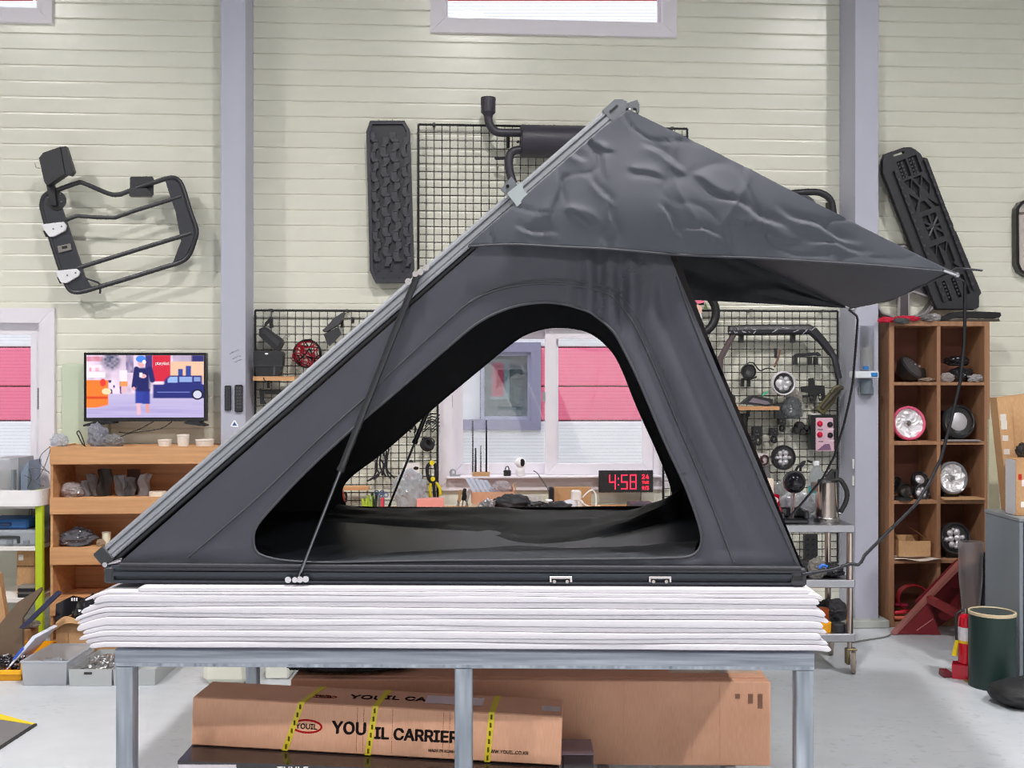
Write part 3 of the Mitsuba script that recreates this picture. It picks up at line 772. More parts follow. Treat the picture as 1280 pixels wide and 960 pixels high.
top2 = np.array([on_mat(px, py, MZ + .03) for px, py in ((560, 690), (640, 682), (720, 685), (790, 684), (840, 679), (872, 676))])
low2 = np.array([t(px, py, .03) for px, py in ((380, 704), (500, 703), (620, 702), (740, 701), (820, 700), (868, 692))])
part(RT, 'window_flap', drape(top2, low2, 70, 82, .02, .012), 'cloth', (50, 53, 58), True, TM, label='dark grey fabric window flap lying on the mattress')

# ================================================================ left part of the wall
BLK, INK = (42, 43, 48), (30, 31, 36)
z1 = zoomed(30, 170, 4.571)
DD = 0.16
td = thing('tube_door', 'black steel tube car door with a side mirror hung tilted on the wall above the television', 'car door')
def wtube(pts, r, d=DD, k=5, smooth=True, n=10):
    p = wpath(pts, d)
    return tube(smooth_path(p, k) if smooth else p, r, n)
TR = 0.0145
part(td, 'frame_tube', wtube(z1([(100, 400), (112, 350), (150, 320), (190, 308), (300, 270), (340, 270), (480, 328), (540, 335), (600, 315), (700, 280), (830, 240), (880, 250), (910, 300), (950, 430), (985, 535), (975, 600), (940, 685), (890, 722), (800, 750), (600, 812), (420, 865), (330, 890), (275, 888), (243, 850), (205, 750), (160, 610), (120, 480), (100, 400)]), TR, k=4), 'plastic', BLK, frame=WM)
part(td, 'bar', wtube(z1([(235, 482), (300, 457), (420, 465), (520, 467), (640, 425), (900, 345)]), .0125, smooth=False), 'plastic', BLK, frame=WM)
part(td, 'bar', wtube(z1([(300, 757), (640, 652), (960, 555)]), .0135, smooth=False), 'plastic', BLK, frame=WM)
part(td, 'side_panel', wprism(z1([(97, 390), (115, 345), (150, 328), (195, 322), (212, 400), (330, 745), (345, 800), (385, 865), (320, 892), (270, 886), (240, 850), (190, 720), (105, 450)]), DD - .012, DD + .008), 'plastic', (46, 48, 56), frame=WM)
part(td, 'side_panel', wprism(z1([(805, 250), (850, 240), (895, 280), (925, 370), (975, 540), (965, 600), (920, 690), (850, 725), (897, 600), (865, 430), (830, 330)]), DD - .012, DD + .006), 'plastic', (46, 48, 56), frame=WM)
mr = part(td, 'mirror', join([wprism(z1([(85, 125), (110, 95), (205, 62), (232, 215), (130, 285), (115, 260)]), DD + .02, DD + .085), wprism(z1([(205, 62), (240, 58), (285, 200), (265, 225), (232, 215)]), DD + .03, DD + .075)]), 'plastic', (40, 41, 46), frame=WM, label='black side mirror')
part(mr, 'arm', wprism(z1([(128, 285), (170, 275), (185, 395), (150, 395)]), DD + .012, DD + .04), 'plastic', INK, frame=WM)
part(mr, 'mount_plate', wprism(z1(ell(185, 368, 55, 55, 20)), DD + .008, DD + .016), 'plastic', INK, frame=WM)
for q in ((137, 352), (208, 331), (154, 392), (214, 376)):
    c = w(*z1([q])[0], DD + .018)
    part(mr, 'bolt', cyl(c, c + (0, -.004, 0), .004, 8), 'chrome', (220, 220, 220), frame=WM)
part(mr, 'wire', wtube(z1([(62, 155), (70, 180), (92, 184)]), .0025, DD + .03), 'plastic', (150, 140, 120), frame=WM)
for q in ([(100, 505), (225, 490), (240, 510), (235, 540), (165, 575), (145, 575), (125, 552)], [(180, 770), (300, 758), (318, 775), (310, 800), (240, 840), (210, 835), (195, 808)]):
    hg = part(td, 'hinge', wprism(z1(q), DD + .010, DD + .028), 'plastic', (224, 224, 228), frame=WM, label='white hinge plate')
    x0, y0 = q[0]
    for dx, dy in ((68, 26), (115, 12)):
        c = w(*z1([(x0 + dx, y0 + dy)])[0], DD + .028)
        part(hg, 'bolt', cyl(c, c + (0, -.004, 0), .005, 10), 'metal', (120, 120, 122), frame=WM)
    part(hg, 'pin', wprism(z1([(x0 + 8, y0 + 38), (x0 + 25, y0 + 35), (x0 + 32, y0 + 72), (x0 + 24, y0 + 72)]), DD + .005, DD + .014), 'metal', (60, 60, 60), frame=WM)
part(td, 'latch', wprism(z1([(190, 630), (265, 613), (273, 648), (198, 668)]), DD + .008, DD + .022), 'metal', (150, 146, 142), frame=WM, label='steel latch plate')
part(td, 'latch_slot', wprism(z1([(215, 632), (245, 626), (248, 640), (218, 646)]), DD + .022, DD + .024), 'plastic', (20, 20, 20), frame=WM)
part(td, 'mount_plate', wprism(z1([(605, 238), (612, 232), (730, 230), (738, 240), (738, 338), (605, 300)]), DD - .03, DD - .018), 'plastic', BLK, frame=WM)
part(td, 'handle_box', wprism(z1([(600, 300), (700, 298), (722, 330), (720, 342), (600, 342)]), DD, DD + .05), 'plastic', BLK, frame=WM)
part(td, 'lever', wtube(z1([(325, 808), (380, 822), (428, 842), (436, 870), (434, 900)]), .006, DD), 'plastic', INK, frame=WM)
for q in ((120, 405), (190, 640), (840, 300), (885, 430)):
    c = w(*z1([q])[0], DD)
    part(td, 'wall_peg', cyl(c + (0, .16, 0), c + (0, -.005, 0), .010, 8), 'plastic', INK, frame=WM)

# television
z3 = zoomed(90, 430, 6.737)
TVD = 0.17
tv = thing('television', 'flat black television showing a runner in a street, above the wooden shelf', 'television')
a, b = w(105, 527, TVD), w(258, 441, TVD)
sc_ = WALL.px(-TVD, 180)
part(tv, 'body', bx(a[0], b[0], -TVD + .004, -TVD + .05, a[2], b[2], .004), 'gloss', (24, 24, 27), frame=WM)
part(tv, 'bezel', join(bar_frame(a[0], b[0], a[2], b[2], .011, -TVD - .003, -TVD + .004)), 'gloss', (20, 20, 22), frame=WM)
part(tv, 'wall_mount', bx(a[0] + .25, b[0] - .25, -TVD + .05, -.002, a[2] + .12, b[2] - .12), 'plastic', INK, frame=WM)
sx0, sx1, sz0, sz1 = w(108, 500, TVD)[0], w(254.8, 500, TVD)[0], w(180, 522, TVD)[2], w(180, 444, TVD)[2]
def C_(c): return mi.Color3f(*C3(c))
def tv_fn(p, n, uv):
    x, y = uv.x, uv.y
    def box(x0, y0, x1, y1, s=0.006):
        return smoothstep(x0 - s, x0 + s, x) * (1 - smoothstep(x1 - s, x1 + s, x)) * smoothstep(y0 - s, y0 + s, y) * (1 - smoothstep(y1 - s, y1 + s, y))
    def el(cx, cy, rx, ry, s=0.08):
        return 1 - smoothstep(1 - s, 1 + s, dr.sqrt(dr.square((x - cx) / rx) + dr.square((y - cy) / ry)))
    def seg(x0, y0, x1, y1, r):
        ax, ay = x - x0, (y - y0) * 0.56
        bx_, by_ = x1 - x0, (y1 - y0) * 0.56
        h = dr.clip((ax * bx_ + ay * by_) / (bx_ * bx_ + by_ * by_), 0, 1)
        return 1 - smoothstep(r - .005, r + .005, dr.sqrt(dr.square(ax - bx_ * h) + dr.square(ay - by_ * h)))
    c = C_((222, 200, 222)) * (0.75 + 0.5 * noise(x * 22, y * 9))
    def over(c, col, m): return c * (1 - m) + C_(col) * m
    c = over(c, (205, 120, 140), box(0, 0.02, .14, .10) * (0.5 + 0.5 * noise(x * 40, y * 6)))
    c = over(c, (235, 225, 240), box(0, .16, .13, .24))
    c = over(c, (225, 90, 110), box(.02, .20, .12, .26) * noise(x * 60, 3.0))
    c = over(c, (30, 60, 90), el(.21, .08, .075, .16, .4) * (0.5 + 0.5 * noise(x * 50, y * 30)))
    c = over(c, (60, 55, 120), box(.335, .0, .40, .28) * (0.4 + 0.6 * noise(x * 60, y * 14)))
    c = over(c, (60, 50, 120), box(.50, 0, .56, .30))
    c = over(c, (208, 36, 62), box(.56, 0, .715, .42))
    c = over(c, (236, 190, 160), box(.715, .10, 1.0, .42))
    c = over(c, (44, 44, 110), box(.735, 0, 1.0, .10) * (0.35 + 0.65 * smoothstep(.4, .5, noise(x * 30, 1.0))))
    c = over(c, (50, 70, 150), box(.78, .22, .82, .36) + box(.845, .17, .89, .36))
    c = over(c, (60, 56, 110), box(.14, .40, .30, .62) * smoothstep(.45, .6, noise(x * 30, y * 12 + 4)))
    c = over(c, (190, 180, 216), smoothstep(.60, .64, y))
    c = over(c, (168, 156, 206), smoothstep(.62, .9, y) * noise(x * 3, y * 46))
    c = over(c, (236, 226, 244), box(.28, .24, .345, .42)); c = over(c, (235, 150, 90), box(.285, .42, .35, .50)); c = over(c, (225, 180, 190), box(.295, .5, .335, .60))
    # orange car
    c = over(c, (238, 228, 236), box(0, .27, .16, .36)); c = over(c, (245, 122, 44), box(-.1, .40, .185, .84 - 0) * smoothstep(.90, .86, y + x * .45) * smoothstep(.33, .36, y - x * .2))
    c = over(c, (214, 70, 30), box(-.1, .66, .18, .70)); c = over(c, (226, 60, 50), el(.14, .44, .025, .06)); c = over(c, (250, 214, 170), el(.17, .58, .04, .05))
    # blue car
    car = box(.565, .47, 1.02, .69, .012) + box(.66, .325, .985, .48, .012) * smoothstep(.52, .60, (x - .56) * 1.6 + y - .0)
    c = over(c, (36, 42, 118), dr.clip(car, 0, 1)); c = over(c, (150, 178, 226), box(.69, .345, .775, .44) * smoothstep(.60, .64, (x - .56) * 1.8 + y)); c = over(c, (140, 165, 216), box(.79, .345, .90, .43)); c = over(c, (130, 150, 205), box(.915, .35, .97, .42))
    c = over(c, (110, 120, 190), box(.60, .585, .88, .60)); c = over(c, (22, 22, 50), el(.945, .63, .05, .085)); c = over(c, (205, 205, 225), el(.945, .63, .036, .062))
    # runner
    c = over(c, (226, 180, 196), seg(.44, .76, .445, .93, .017) + 0); c = over(c, (222, 150, 140), seg(.515, .74, .522, .90, .013))
    c = over(c, (44, 62, 158), box(.415, .54, .485, .77, .01)); c = over(c, (40, 54, 146), box(.475, .54, .54, .78, .01))
    c = over(c, (26, 30, 96), box(.415, .20, .54, .58, .02)); c = over(c, (26, 30, 96), seg(.425, .22, .405, .50, .022)); c = over(c, (30, 34, 104), seg(.54, .22, .56, .40, .022)); c = over(c, (226, 170, 176), el(.48, .335, .03, .035)); c = over(c, (232, 228, 240), box(.45, .28, .475, .35)); c = over(c, (226, 170, 176), el(.402, .535, .014, .03))
    c = over(c, (232, 168, 170), el(.465, .125, .03, .07)); c = over(c, (70, 130, 226), el(.462, .06, .042, .055)); c = over(c, (245, 240, 245), el(.49, .11, .016, .035))
    return c * 1.15
scr = trimesh.Trimesh([(sx0, -TVD - .0005, sz1), (sx1, -TVD - .0005, sz1), (sx1, -TVD - .0005, sz0), (sx0, -TVD - .0005, sz0)], [(0, 3, 2), (0, 2, 1)], process=False)
scr.apply_transform(WM)
ks = numbered(tv + '__screen')
scene[ks] = mikit.ply(scr, two({'type': 'diffuse', 'reflectance': rgb((40, 40, 40))}), uv=np.array([(0, 0), (1, 0), (1, 1), (0, 1)], float), emitter={'type': 'area', 'sampling_weight': 0.15, 'radiance': proc(tv_fn)})
labels[ks] = {'label': 'lit screen with a runner, cars and a red sign'}
part(tv, 'screen_lettering', text_fit('playlist', .085, (sx0 + (sx1 - sx0) * .645, -TVD - .001, sz1 + (sz0 - sz1) * .13), depth=.0006), 'matte', (250, 240, 244), False, WM)
for q in ([(92, 680), (175, 655), (215, 648), (340, 655), (342, 672), (95, 695)], [(945, 655), (1070, 652), (1075, 668), (1117, 682), (1115, 695), (947, 672)]):
    part(tv, 'foot', wprism(z3(q), TVD - .06, TVD + .06), 'plastic', INK, frame=WM)
part(tv, 'cable', wtube([(192, 527), (175, 536), (160, 541), (148, 540)], .003, .14), 'plastic', INK, frame=WM)
part(tv, 'cable', wtube([(215, 527), (205, 534), (190, 538), (165, 541), (150, 546)], .003, .14), 'plastic', INK, frame=WM)
one('acrylic_sheet', 'pale green sheet standing against the wall behind the television', 'sheet', bx(w(78, 500, .03)[0], w(135, 500, .03)[0], -.034, -.03, w(100, 556, .03)[2], w(78, 455, .03)[2], .001), 'plastic', (200, 211, 188), frame=WM)

# wooden tray shelf under the television
CD = 0.42
SX0, SX1 = w(63, 600, CD)[0], w(276, 600, CD)[0]
ws = thing('wooden_shelf', 'light wooden tray shelf with high lips standing under the television', 'shelf')
lips = [(558, 580), (621, 642), (683, 705), (746, 768)]
part(ws, 'side_panel', bx(SX0, SX0 + .015, -CD, -.03, 0, w(100, 558, CD)[2] - .002), 'maple', smooth=False, frame=WM)
part(ws, 'side_panel', bx(SX1 - .015, SX1, -CD, -.03, 0, w(100, 558, CD)[2] - .002), 'maple', smooth=False, frame=WM)
zf = []
for ytop, ybot in lips:
    za, zb = w(160, ybot, CD)[2], w(160, ytop, CD)[2]
    part(ws, 'lip_board', bx(SX0, SX1, -CD - .012, -CD, za, zb, .001), 'maple', smooth=False, frame=WM)
    part(ws, 'tray_board', bx(SX0 + .016, SX1 - .016, -CD + .001, -.051, zb - .022, zb - .011), 'maple', smooth=False, frame=WM)
    zf.append(zb - .010)
for i in range(6):
    za = 0.02 + i * .192
    part(ws, 'back_board', bx(SX0 + .016, SX1 - .016, -.044 - .006 * (i % 2), -.03, za, za + .190), 'maple', smooth=False, frame=WM)
part(ws, 'bottom_board', bx(SX0 + .016, SX1 - .016, -CD + .001, -.052, 0.0, .03), 'maple', smooth=False, frame=WM)
zbag = zf[1]
def on_shelf(px, lvl, d=.30, py=600):
    p = w(px, py, d); p[2] = zf[lvl] + .001
    return p
def bag(name, label, cat, c, size, seed, mat, col, frame, group=None, amp=.38, sm=False):
    return one(name, label, cat, crumple(c, size, seed, amp), mat, col, sm, frame, group)
def sachet(c, wd, ht, lean, rz, col, mat='film', seed=0):
    r = np.random.default_rng(seed)
    def fn(u, v):
        th = .012 * np.sin(np.pi * v)
        return np.stack([(u - .5) * wd + .006 * np.sin(v * 9 + seed), .010 * np.sin(u * 7 + v * 4 + seed) - lean * v * ht, v * ht * (1 - .12 * np.abs(u - .5) * r.uniform(.2, 1.5))], -1)
    a = patch(fn, 8, 8); b = a.copy(); b.apply_translation((0, .014, 0)); b.invert()
    m = join([a, b]); m.apply_transform(rot([0, 0, 1], rz)); m.apply_translation(c)
    return m
S1 = on_shelf
bag('foil_bag', 'shiny crumpled silver bag at the left end of the upper wooden tray', 'bag', S1(90, 1), (.13, .12, .10), 3, 'film', (236, 230, 232), WM)
for i, (px, wd, ht, rz, col) in enumerate([(107, .06, .10, 20, (190, 192, 200)), (118, .07, .14, -15, (150, 140, 140)), (130, .08, .17, 35, (96, 92, 92)), (152, .08, .13, -30, (170, 170, 176)), (162, .07, .12, 10, (150, 150, 156)), (180, .07, .14, 40, (205, 205, 212))]):
    one('plastic_sachet', ['pale grey plastic sachet beside the silver bag on the upper wooden tray', 'brownish plastic sachet standing on the upper wooden tray', 'dark slanted plastic sachet on the upper wooden tray', 'grey clear sachet in the middle of the upper wooden tray', 'grey sachet left of the brown card on the upper wooden tray', 'light clear sachet leaning right of the brown card'][i], 'sachet', sachet(S1(px, 1, .28), wd, ht, .2, rz, col, seed=i), 'film', col, True, WM, 'plastic sachets on the upper wooden tray')
one('brown_card', 'dark brown card standing among the sachets on the upper tray', 'card', bx(*(lambda c: (c[0] - .04, c[0] + .04, -.19, -.186, c[2], c[2] + .155))(S1(167, 1, .19)), .001), 'matte', (96, 78, 70), frame=WM)
one('tape_ring', 'white tape ring lying on the upper wooden tray beside the tent', 'tape', lathe([(.035, 0), (.05, 0), (.05, .028), (.035, .028), (.035, 0)], 24, S1(197, 1, .3)), 'plastic', (232, 224, 208), frame=WM)
bag('black_foil_bag', 'black and silver crumpled bag on the lower wooden tray', 'bag', S1(97, 2), (.20, .13, .11), 8, 'gloss', (88, 88, 96), WM, amp=.45)
one('plastic_cup', 'small cream plastic cup on the lower wooden tray by the tent', 'cup', lathe([(0, 0), (.022, 0), (.026, .08), (.023, .08), (.02, .004), (0, .004)], 20, S1(133, 2, .3)), 'plastic', (232, 228, 208), frame=WM)
bag('small_parts_bag', 'small clear bag of beige parts beside the cream cup', 'bag', S1(126, 2, .36), (.05, .05, .05), 12, 'film', (220, 205, 180), WM)
bag('clear_bag', 'clear plastic bag standing on the shelf top under the left foot of the television', 'bag', S1(122, 0), (.12, .10, .155), 21, 'film', (196, 200, 214), WM)
bag('clear_bag', 'flat clear bag lying right of the standing bag on the shelf top', 'bag', S1(140, 0), (.14, .10, .085), 22, 'film', (200, 202, 205), WM)
bag('clear_bag', 'small white plastic bag at the left end of the shelf top', 'bag', S1(74, 0), (.10, .08, .085), 23, 'film', (232, 236, 244), WM)
for px, hgt, r, lab in ((206, .045, .040, 'low white plastic tub on the shelf top, left of the taller tub'), (229, .075, .036, 'taller whitish plastic tub on the shelf top'), (256, .045, .055, 'wide white plastic tub at the right end of the shelf top')):
    one('plastic_tub', lab, 'tub', lathe([(0, 0), (r * .9, 0), (r, hgt), (r * 1.04, hgt), (r * 1.04, hgt * .85), (r, hgt * .85)] + [(0, hgt * .95)], 24, S1(px, 0, .33)), 'plastic', (226, 218, 208), frame=WM, group='white tubs on the shelf top')
one('cable_loop', 'thin black cable looped up from the shelf top left of the bags', 'cable', wtube([(113, 562), (104, 556), (98, 545), (96, 541), (99, 539), (104, 550), (108, 561), (116, 560)], .0032, .36), 'plastic', INK, frame=WM)
one('wire_bundle', 'thin dark wires hanging beside the left end of the wooden shelf', 'wires', join([wtube(p, .002, .50, 5, True, 6) for p in ([(63, 558), (52, 568), (50, 578), (60, 590), (62, 592)], [(63, 562), (57, 580), (50, 594), (45, 600)], [(30, 594), (38, 598), (46, 604), (55, 608)], [(62, 590), (50, 586), (38, 585)], [(36, 586), (39, 598), (34, 610)])]), 'plastic', (52, 54, 58), frame=WM)

# remotes, sticker and handwriting on the left column
CF = 0.27
rk = thing('remote_control', 'narrow black remote control held on the grey column, the left one', 'remote control')
part(rk, 'body', bx(w(281.5, 500, CF)[0], w(289.5, 500, CF)[0], -CF - .022, -CF - .001, w(285, 513, CF)[2], w(285, 482, CF)[2], .005), 'plastic', (46, 46, 50), frame=WM)
for i in range(5):
    c = w(285.5, 488 + i * 4.5, CF + .022); part(rk, 'button', cyl(c, c + (0, -.002, 0), .0035, 8), 'plastic', (30, 30, 32), frame=WM)
rk = thing('remote_control', 'wider black remote control with rows of buttons on the grey column, the right one', 'remote control')
part(rk, 'body', bx(w(294, 500, CF)[0], w(304, 500, CF)[0], -CF - .024, -CF - .001, w(299, 515, CF)[2], w(299, 481, CF)[2], .006), 'plastic', (40, 40, 44), frame=WM)
for i in range(7):
    for j in range(3):
        c = w(296.5 + j * 2.6, 485 + i * 4, CF + .024); part(rk, 'button', cyl(c, c + (0, -.002, 0), .0028, 6), 'plastic', (120, 120, 126), frame=WM)
st = thing('warning_sticker', 'white triangular sticker with a blue mark on the grey column under the remotes', 'sticker')
part(st, 'backing', wprism([(288, 533), (288.5, 531.5), (292, 525), (294, 525), (298, 532), (297.5, 534)], CF + .0005, CF + .002), 'plastic', (232, 234, 240), False, WM)
part(st, 'mark', wprism([(290.5, 532), (293, 527), (296, 532)], CF + .002, CF + .003), 'plastic', (60, 90, 150), False, WM)
def scribble(px, py, n, seed):
    r = np.random.default_rng(seed); pts = []
    for i in range(n): pts.append((px + i * 1.1, py - i * .45 + r.uniform(-1.1, 1.1)))
    return wtube(pts, .0011, CF + .001, 3, True, 4)
one('handwriting', 'two short black handwritten lines on the grey column above the remotes', 'handwriting', join([scribble(287, 442, 12, 1), scribble(290, 449, 11, 2), scribble(293, 453, 9, 3)]), 'matte', (60, 60, 70), frame=WM)

# ---------------------------------------------------------------- grid panels
def grid_panel(label, x0, y0, x1, y1, d, cell_px, frame_bar=.0075):
    k = thing('wire_grid_panel', label, 'wire grid')
    a, b = w(x0, y1, d), w(x1, y0, d)
    c = [(a[0], -d, a[2]), (b[0], -d, a[2]), (b[0], -d, b[2]), (a[0], -d, b[2])]
    for i in range(4): part(k, 'frame_bar', cyl(c[i], c[(i + 1) % 4], frame_bar, 8), 'plastic', (30, 30, 33), frame=WM)
    s = 0.0505
    ms = []
    for x in np.arange(a[0] + s, b[0] - .01, s): ms.append(cyl((x, -d + .002, a[2]), (x, -d + .002, b[2]), .0024, 5))
    part(k, 'upright_wires', join(ms), 'plastic', (34, 34, 36), True, WM, stuff=True)
    ms = []
    for z in np.arange(b[2] - s, a[2] + .01, -s): ms.append(cyl((a[0], -d - .002, z), (b[0], -d - .002, z), .0024, 5))
    part(k, 'cross_wires', join(ms), 'plastic', (34, 34, 36), True, WM, stuff=True)
    for x in (a[0] + .1, (a[0] + b[0]) / 2, b[0] - .1):
        part(k, 'clip', bx(x - .008, x + .008, -d - .012, -.001, b[2] - .006, b[2] + .01), 'plastic', (60, 60, 62), frame=WM)
    return k
GD = 0.055
grid_panel('black wire grid on the wall behind the top of the tent', 523, 161, 859, 384, GD, 9.6)
grid_panel('black wire grid on the wall left of the middle window', 319, 389, 547, 700, GD, 9.6)
grid_panel('black wire grid on the wall right of the middle window', 829, 389, 1047, 706, GD, 9.6)

# ---------------------------------------------------------------- recovery board (left)
z8 = zoomed(440, 140, 4.174)
RB = thing('recovery_board', 'black plastic recovery board hung upright on the wall left of the wire grid', 'recovery board')
RD = 0.085
ol = [(75, 105), (95, 48), (275, 48), (303, 98), (314, 450), (325, 815), (300, 888), (122, 892), (93, 830), (84, 450)]
part(RB, 'tray', wprism(z8(ol), 0.032, RD), 'plastic', (44, 46, 54), smooth=25, frame=WM)
inner = Polygon(wz(z8(ol), RD)).buffer(-.022)
part(RB, 'rim', prism(Polygon(wz(z8(ol), RD)).difference(inner), -RD - .016, -RD), 'plastic', (50, 52, 60), smooth=25, frame=WM)
cols = [112, 165, 218, 272]
ms = []
for r_ in range(13):
    y0 = 105 + r_ * 52
    for ci, cx in enumerate(cols):
        sk = 3 + r_ * 1.4
        off = (26 if ci % 2 else 0)
        yy = y0 + off
        if yy > 790: continue
        wd = 15 if ci in (1, 2) else 12
        s_ = 8 if (r_ + ci) % 2 else -8
        q = [(cx + sk - wd + s_, yy), (cx + sk + wd + s_, yy), (cx + sk + wd + s_, yy + 30), (cx + sk + wd - s_, yy + 42), (cx + sk + wd - s_ * .2, yy + 50), (cx + sk - wd - s_ * .2, yy + 50), (cx + sk - wd + s_, yy + 34)]
        part(RB, 'tread_block', wprism(z8(q), RD, RD + .024), 'plastic', (56, 58, 66), smooth=False, frame=WM)
for x_ in (143, 206, 266):
    c0, c1 = w(*z8([(x_, 775)])[0], RD + .006), w(*z8([(x_ - 3, 830)])[0], RD + .006)
    part(RB, 'rib', cyl(c0, c1, .008, 6), 'plastic', (56, 58, 66), frame=WM)
for x_ in (150, 220):
    part(RB, 'spike', cyl(w(*z8([(x_, 62)])[0], RD), w(*z8([(x_ - 10, 38)])[0], RD + .02), .004, 6, .001), 'plastic', INK, frame=WM)
for q in ((165, 870), (245, 868)):
    c = w(*z8([q])[0], RD + .001); part(RB, 'hole_plug', cyl(c, c + (0, -.003, 0), .007, 8), 'plastic', (20, 20, 22), frame=WM)
part(RB, 'wall_screw', join([cyl(w(*z8([(x_, 140)])[0], .03), w(*z8([(x_, 140)])[0], 0.006), .006, 6) for x_ in (150, 240)]), 'metal', (90, 90, 90), frame=WM)

# ---------------------------------------------------------------- exhaust muffler on the upper grid
z7 = zoomed(590, 100, 5.565)
MD = 0.17
mu = thing('exhaust_muffler', 'black exhaust muffler with an upturned tailpipe hung on the wire grid behind the tent', 'exhaust')
sp = WALL.px(-MD, 620) / 5.565
c0, c1 = w(*z7([(338, 425)])[0], MD), w(*z7([(900, 425)])[0], MD)
R_ = 112 * sp
L_ = c1[0] - c0[0]
part(mu, 'body', lathe([(0, 0), (R_ * .93, 0), (R_, .006), (R_ * 1.02, .010), (R_ * 1.02, .022), (R_, .026), (R_, L_ - .02), (R_ * .95, L_), (0, L_)], 32, c0, (1, 0, 0)), 'plastic', (58, 57, 66), frame=WM)
tp = smooth_path(wpath(z7([(113, 255), (116, 285), (135, 330), (175, 362), (240, 367), (345, 367)]), MD), 6)
part(mu, 'pipe', tube(tp, 29 * sp, 16), 'plastic', (56, 55, 64), frame=WM)
part(mu, 'tip', lathe([(28 * sp, 0), (34 * sp, .02), (50 * sp, .035), (52 * sp, .10), (52 * sp, .128), (46 * sp, .128), (44 * sp, .05), (0, .05)], 24, w(*z7([(113, 265)])[0], MD), (0, 0, 1)), 'plastic', (60, 58, 68), frame=WM)
part(mu, 'pipe', tube(smooth_path(wpath(z7([(345, 485), (300, 490), (268, 515), (257, 570), (262, 635), (280, 700), (300, 760)]), MD), 6), 29 * sp, 16), 'plastic', (56, 55, 64), frame=WM)
part(mu, 'hanger', cyl(w(*z7([(250, 372)])[0], MD), w(*z7([(250, 470)])[0], MD - .05), .012, 8), 'plastic', INK, frame=WM)
part(mu, 'hanger', join([cyl(w(*z7([(160, 545)])[0], MD - .04), w(*z7([(245, 545)])[0], MD - .01), .010, 8), cyl(w(*z7([(180, 545)])[0], MD - .03), w(*z7([(180, 545)])[0], GD + .0135), .006, 6)]), 'plastic', INK, frame=WM)
part(mu, 'hanger', join([cyl(w(*z7([(320, 430)])[0], MD), w(*z7([(320, 430)])[0], GD + .0135), .010, 6), cyl(w(*z7([(500, 400)])[0], MD - .05), w(*z7([(500, 400)])[0], GD + .0135), .010, 6)]), 'plastic', INK, frame=WM)

# ---------------------------------------------------------------- things on the left grid
z0 = zoomed(310, 380, 8)
def hooked(k, px, py, d):
    part(k, 'hook', tube([w(px, py - 3, GD + .0135), w(px, py - 3, GD + .012), w(px, py, d)], .004, 6), 'plastic', INK, frame=WM)
k = thing('angled_bracket', 'black angled metal bracket tilted down on the left wire grid near the column', 'bracket')
part(k, 'channel', wprism(z0([(110, 250), (165, 225), (340, 350), (350, 390), (310, 465), (270, 465), (110, 320)]), GD + .02, GD + .09), 'plastic', INK, frame=WM)
part(k, 'face', wprism(z0([(125, 260), (155, 248), (320, 370), (300, 430)]), GD + .09, GD + .096), 'plastic', (48, 49, 54), frame=WM)
part(k, 'arm', wprism(z0([(160, 230), (170, 185), (200, 155), (215, 130), (245, 130), (250, 235), (215, 240), (210, 180), (180, 215)]), GD + .0135, GD + .035), 'plastic', INK, frame=WM)
part(k, 'cable_tie', tube(smooth_path(wpath(z0([(345, 350), (395, 300), (420, 300), (410, 325), (360, 345)]), GD + .06), 4), .002, 5), 'plastic', (130, 130, 128), frame=WM)
k = thing('storage_box', 'black plastic box on the small wooden ledge of the left wire grid', 'box')
part(k, 'lid', wprism(z0([(55, 480), (65, 466), (330, 470), (345, 490), (340, 610), (55, 610)]), GD + .0135, GD + .13), 'plastic', (36, 37, 42), frame=WM)
part(k, 'body', wprism(z0([(65, 622), (330, 622), (310, 716), (80, 716)]), GD + .0135, GD + .12), 'plastic', (30, 31, 35), frame=WM)
part(k, 'trim_line', wprism(z0([(60, 610), (340, 610), (340, 622), (60, 622)]), GD + .0135, GD + .127), 'plastic', (60, 61, 66), frame=WM)
part(k, 'sticker', wprism(z0(ell(185, 497, 18, 9, 12)), GD + .13, GD + .1315), 'plastic', (225, 225, 225), frame=WM)
part(k, 'rib', wprism(z0([(255, 625), (275, 625), (270, 712), (250, 712)]), GD + .12, GD + .125), 'plastic', (70, 71, 76), frame=WM)
k = thing('wooden_ledge', 'narrow wooden ledge under the black box on the left wire grid', 'shelf')
part(k, 'board', bx(w(321, 475, GD)[0], w(372, 475, GD)[0], -GD - .14, -GD - .0135, w(330, 476, GD + .13)[2], w(330, 470.5, GD + .13)[2]), 'maple', smooth=False, frame=WM)
part(k, 'bracket', wprism(z0([(190, 765), (215, 765), (215, 840), (190, 840)]), GD + .0135, GD + .03), 'plastic', INK, frame=WM)
part(k, 'tie', wtube(z0([(155, 735), (165, 765), (185, 770)]), .003, GD + .142), 'plastic', INK, frame=WM)
k = thing('clamp_rack', 'black rack part hanging below the wooden ledge of the left wire grid', 'rack')
part(k, 'body', wprism(z0([(110, 850), (125, 845), (135, 862), (420, 866), (420, 905), (150, 900), (150, 960), (180, 1000), (120, 1000), (115, 900)]), GD + .0135, GD + .05), 'plastic', INK, frame=WM)
ng = thing('bungee_net', 'round bundle of red and black bungee net hanging on the left wire grid', 'cargo net')
rc, RR = w(*z0([(592, 497)])[0], GD + .03), 137 / 8 * WALL.px(-GD, 385)
part(ng, 'ring', lathe([(RR - .008, -.01), (RR, -.012), (RR + .006, 0), (RR, .012), (RR - .008, .01), (RR - .008, -.01)], 30, rc, (0, -1, 0)), 'plastic', (26, 26, 28), frame=WM)
rr = np.random.default_rng(4)
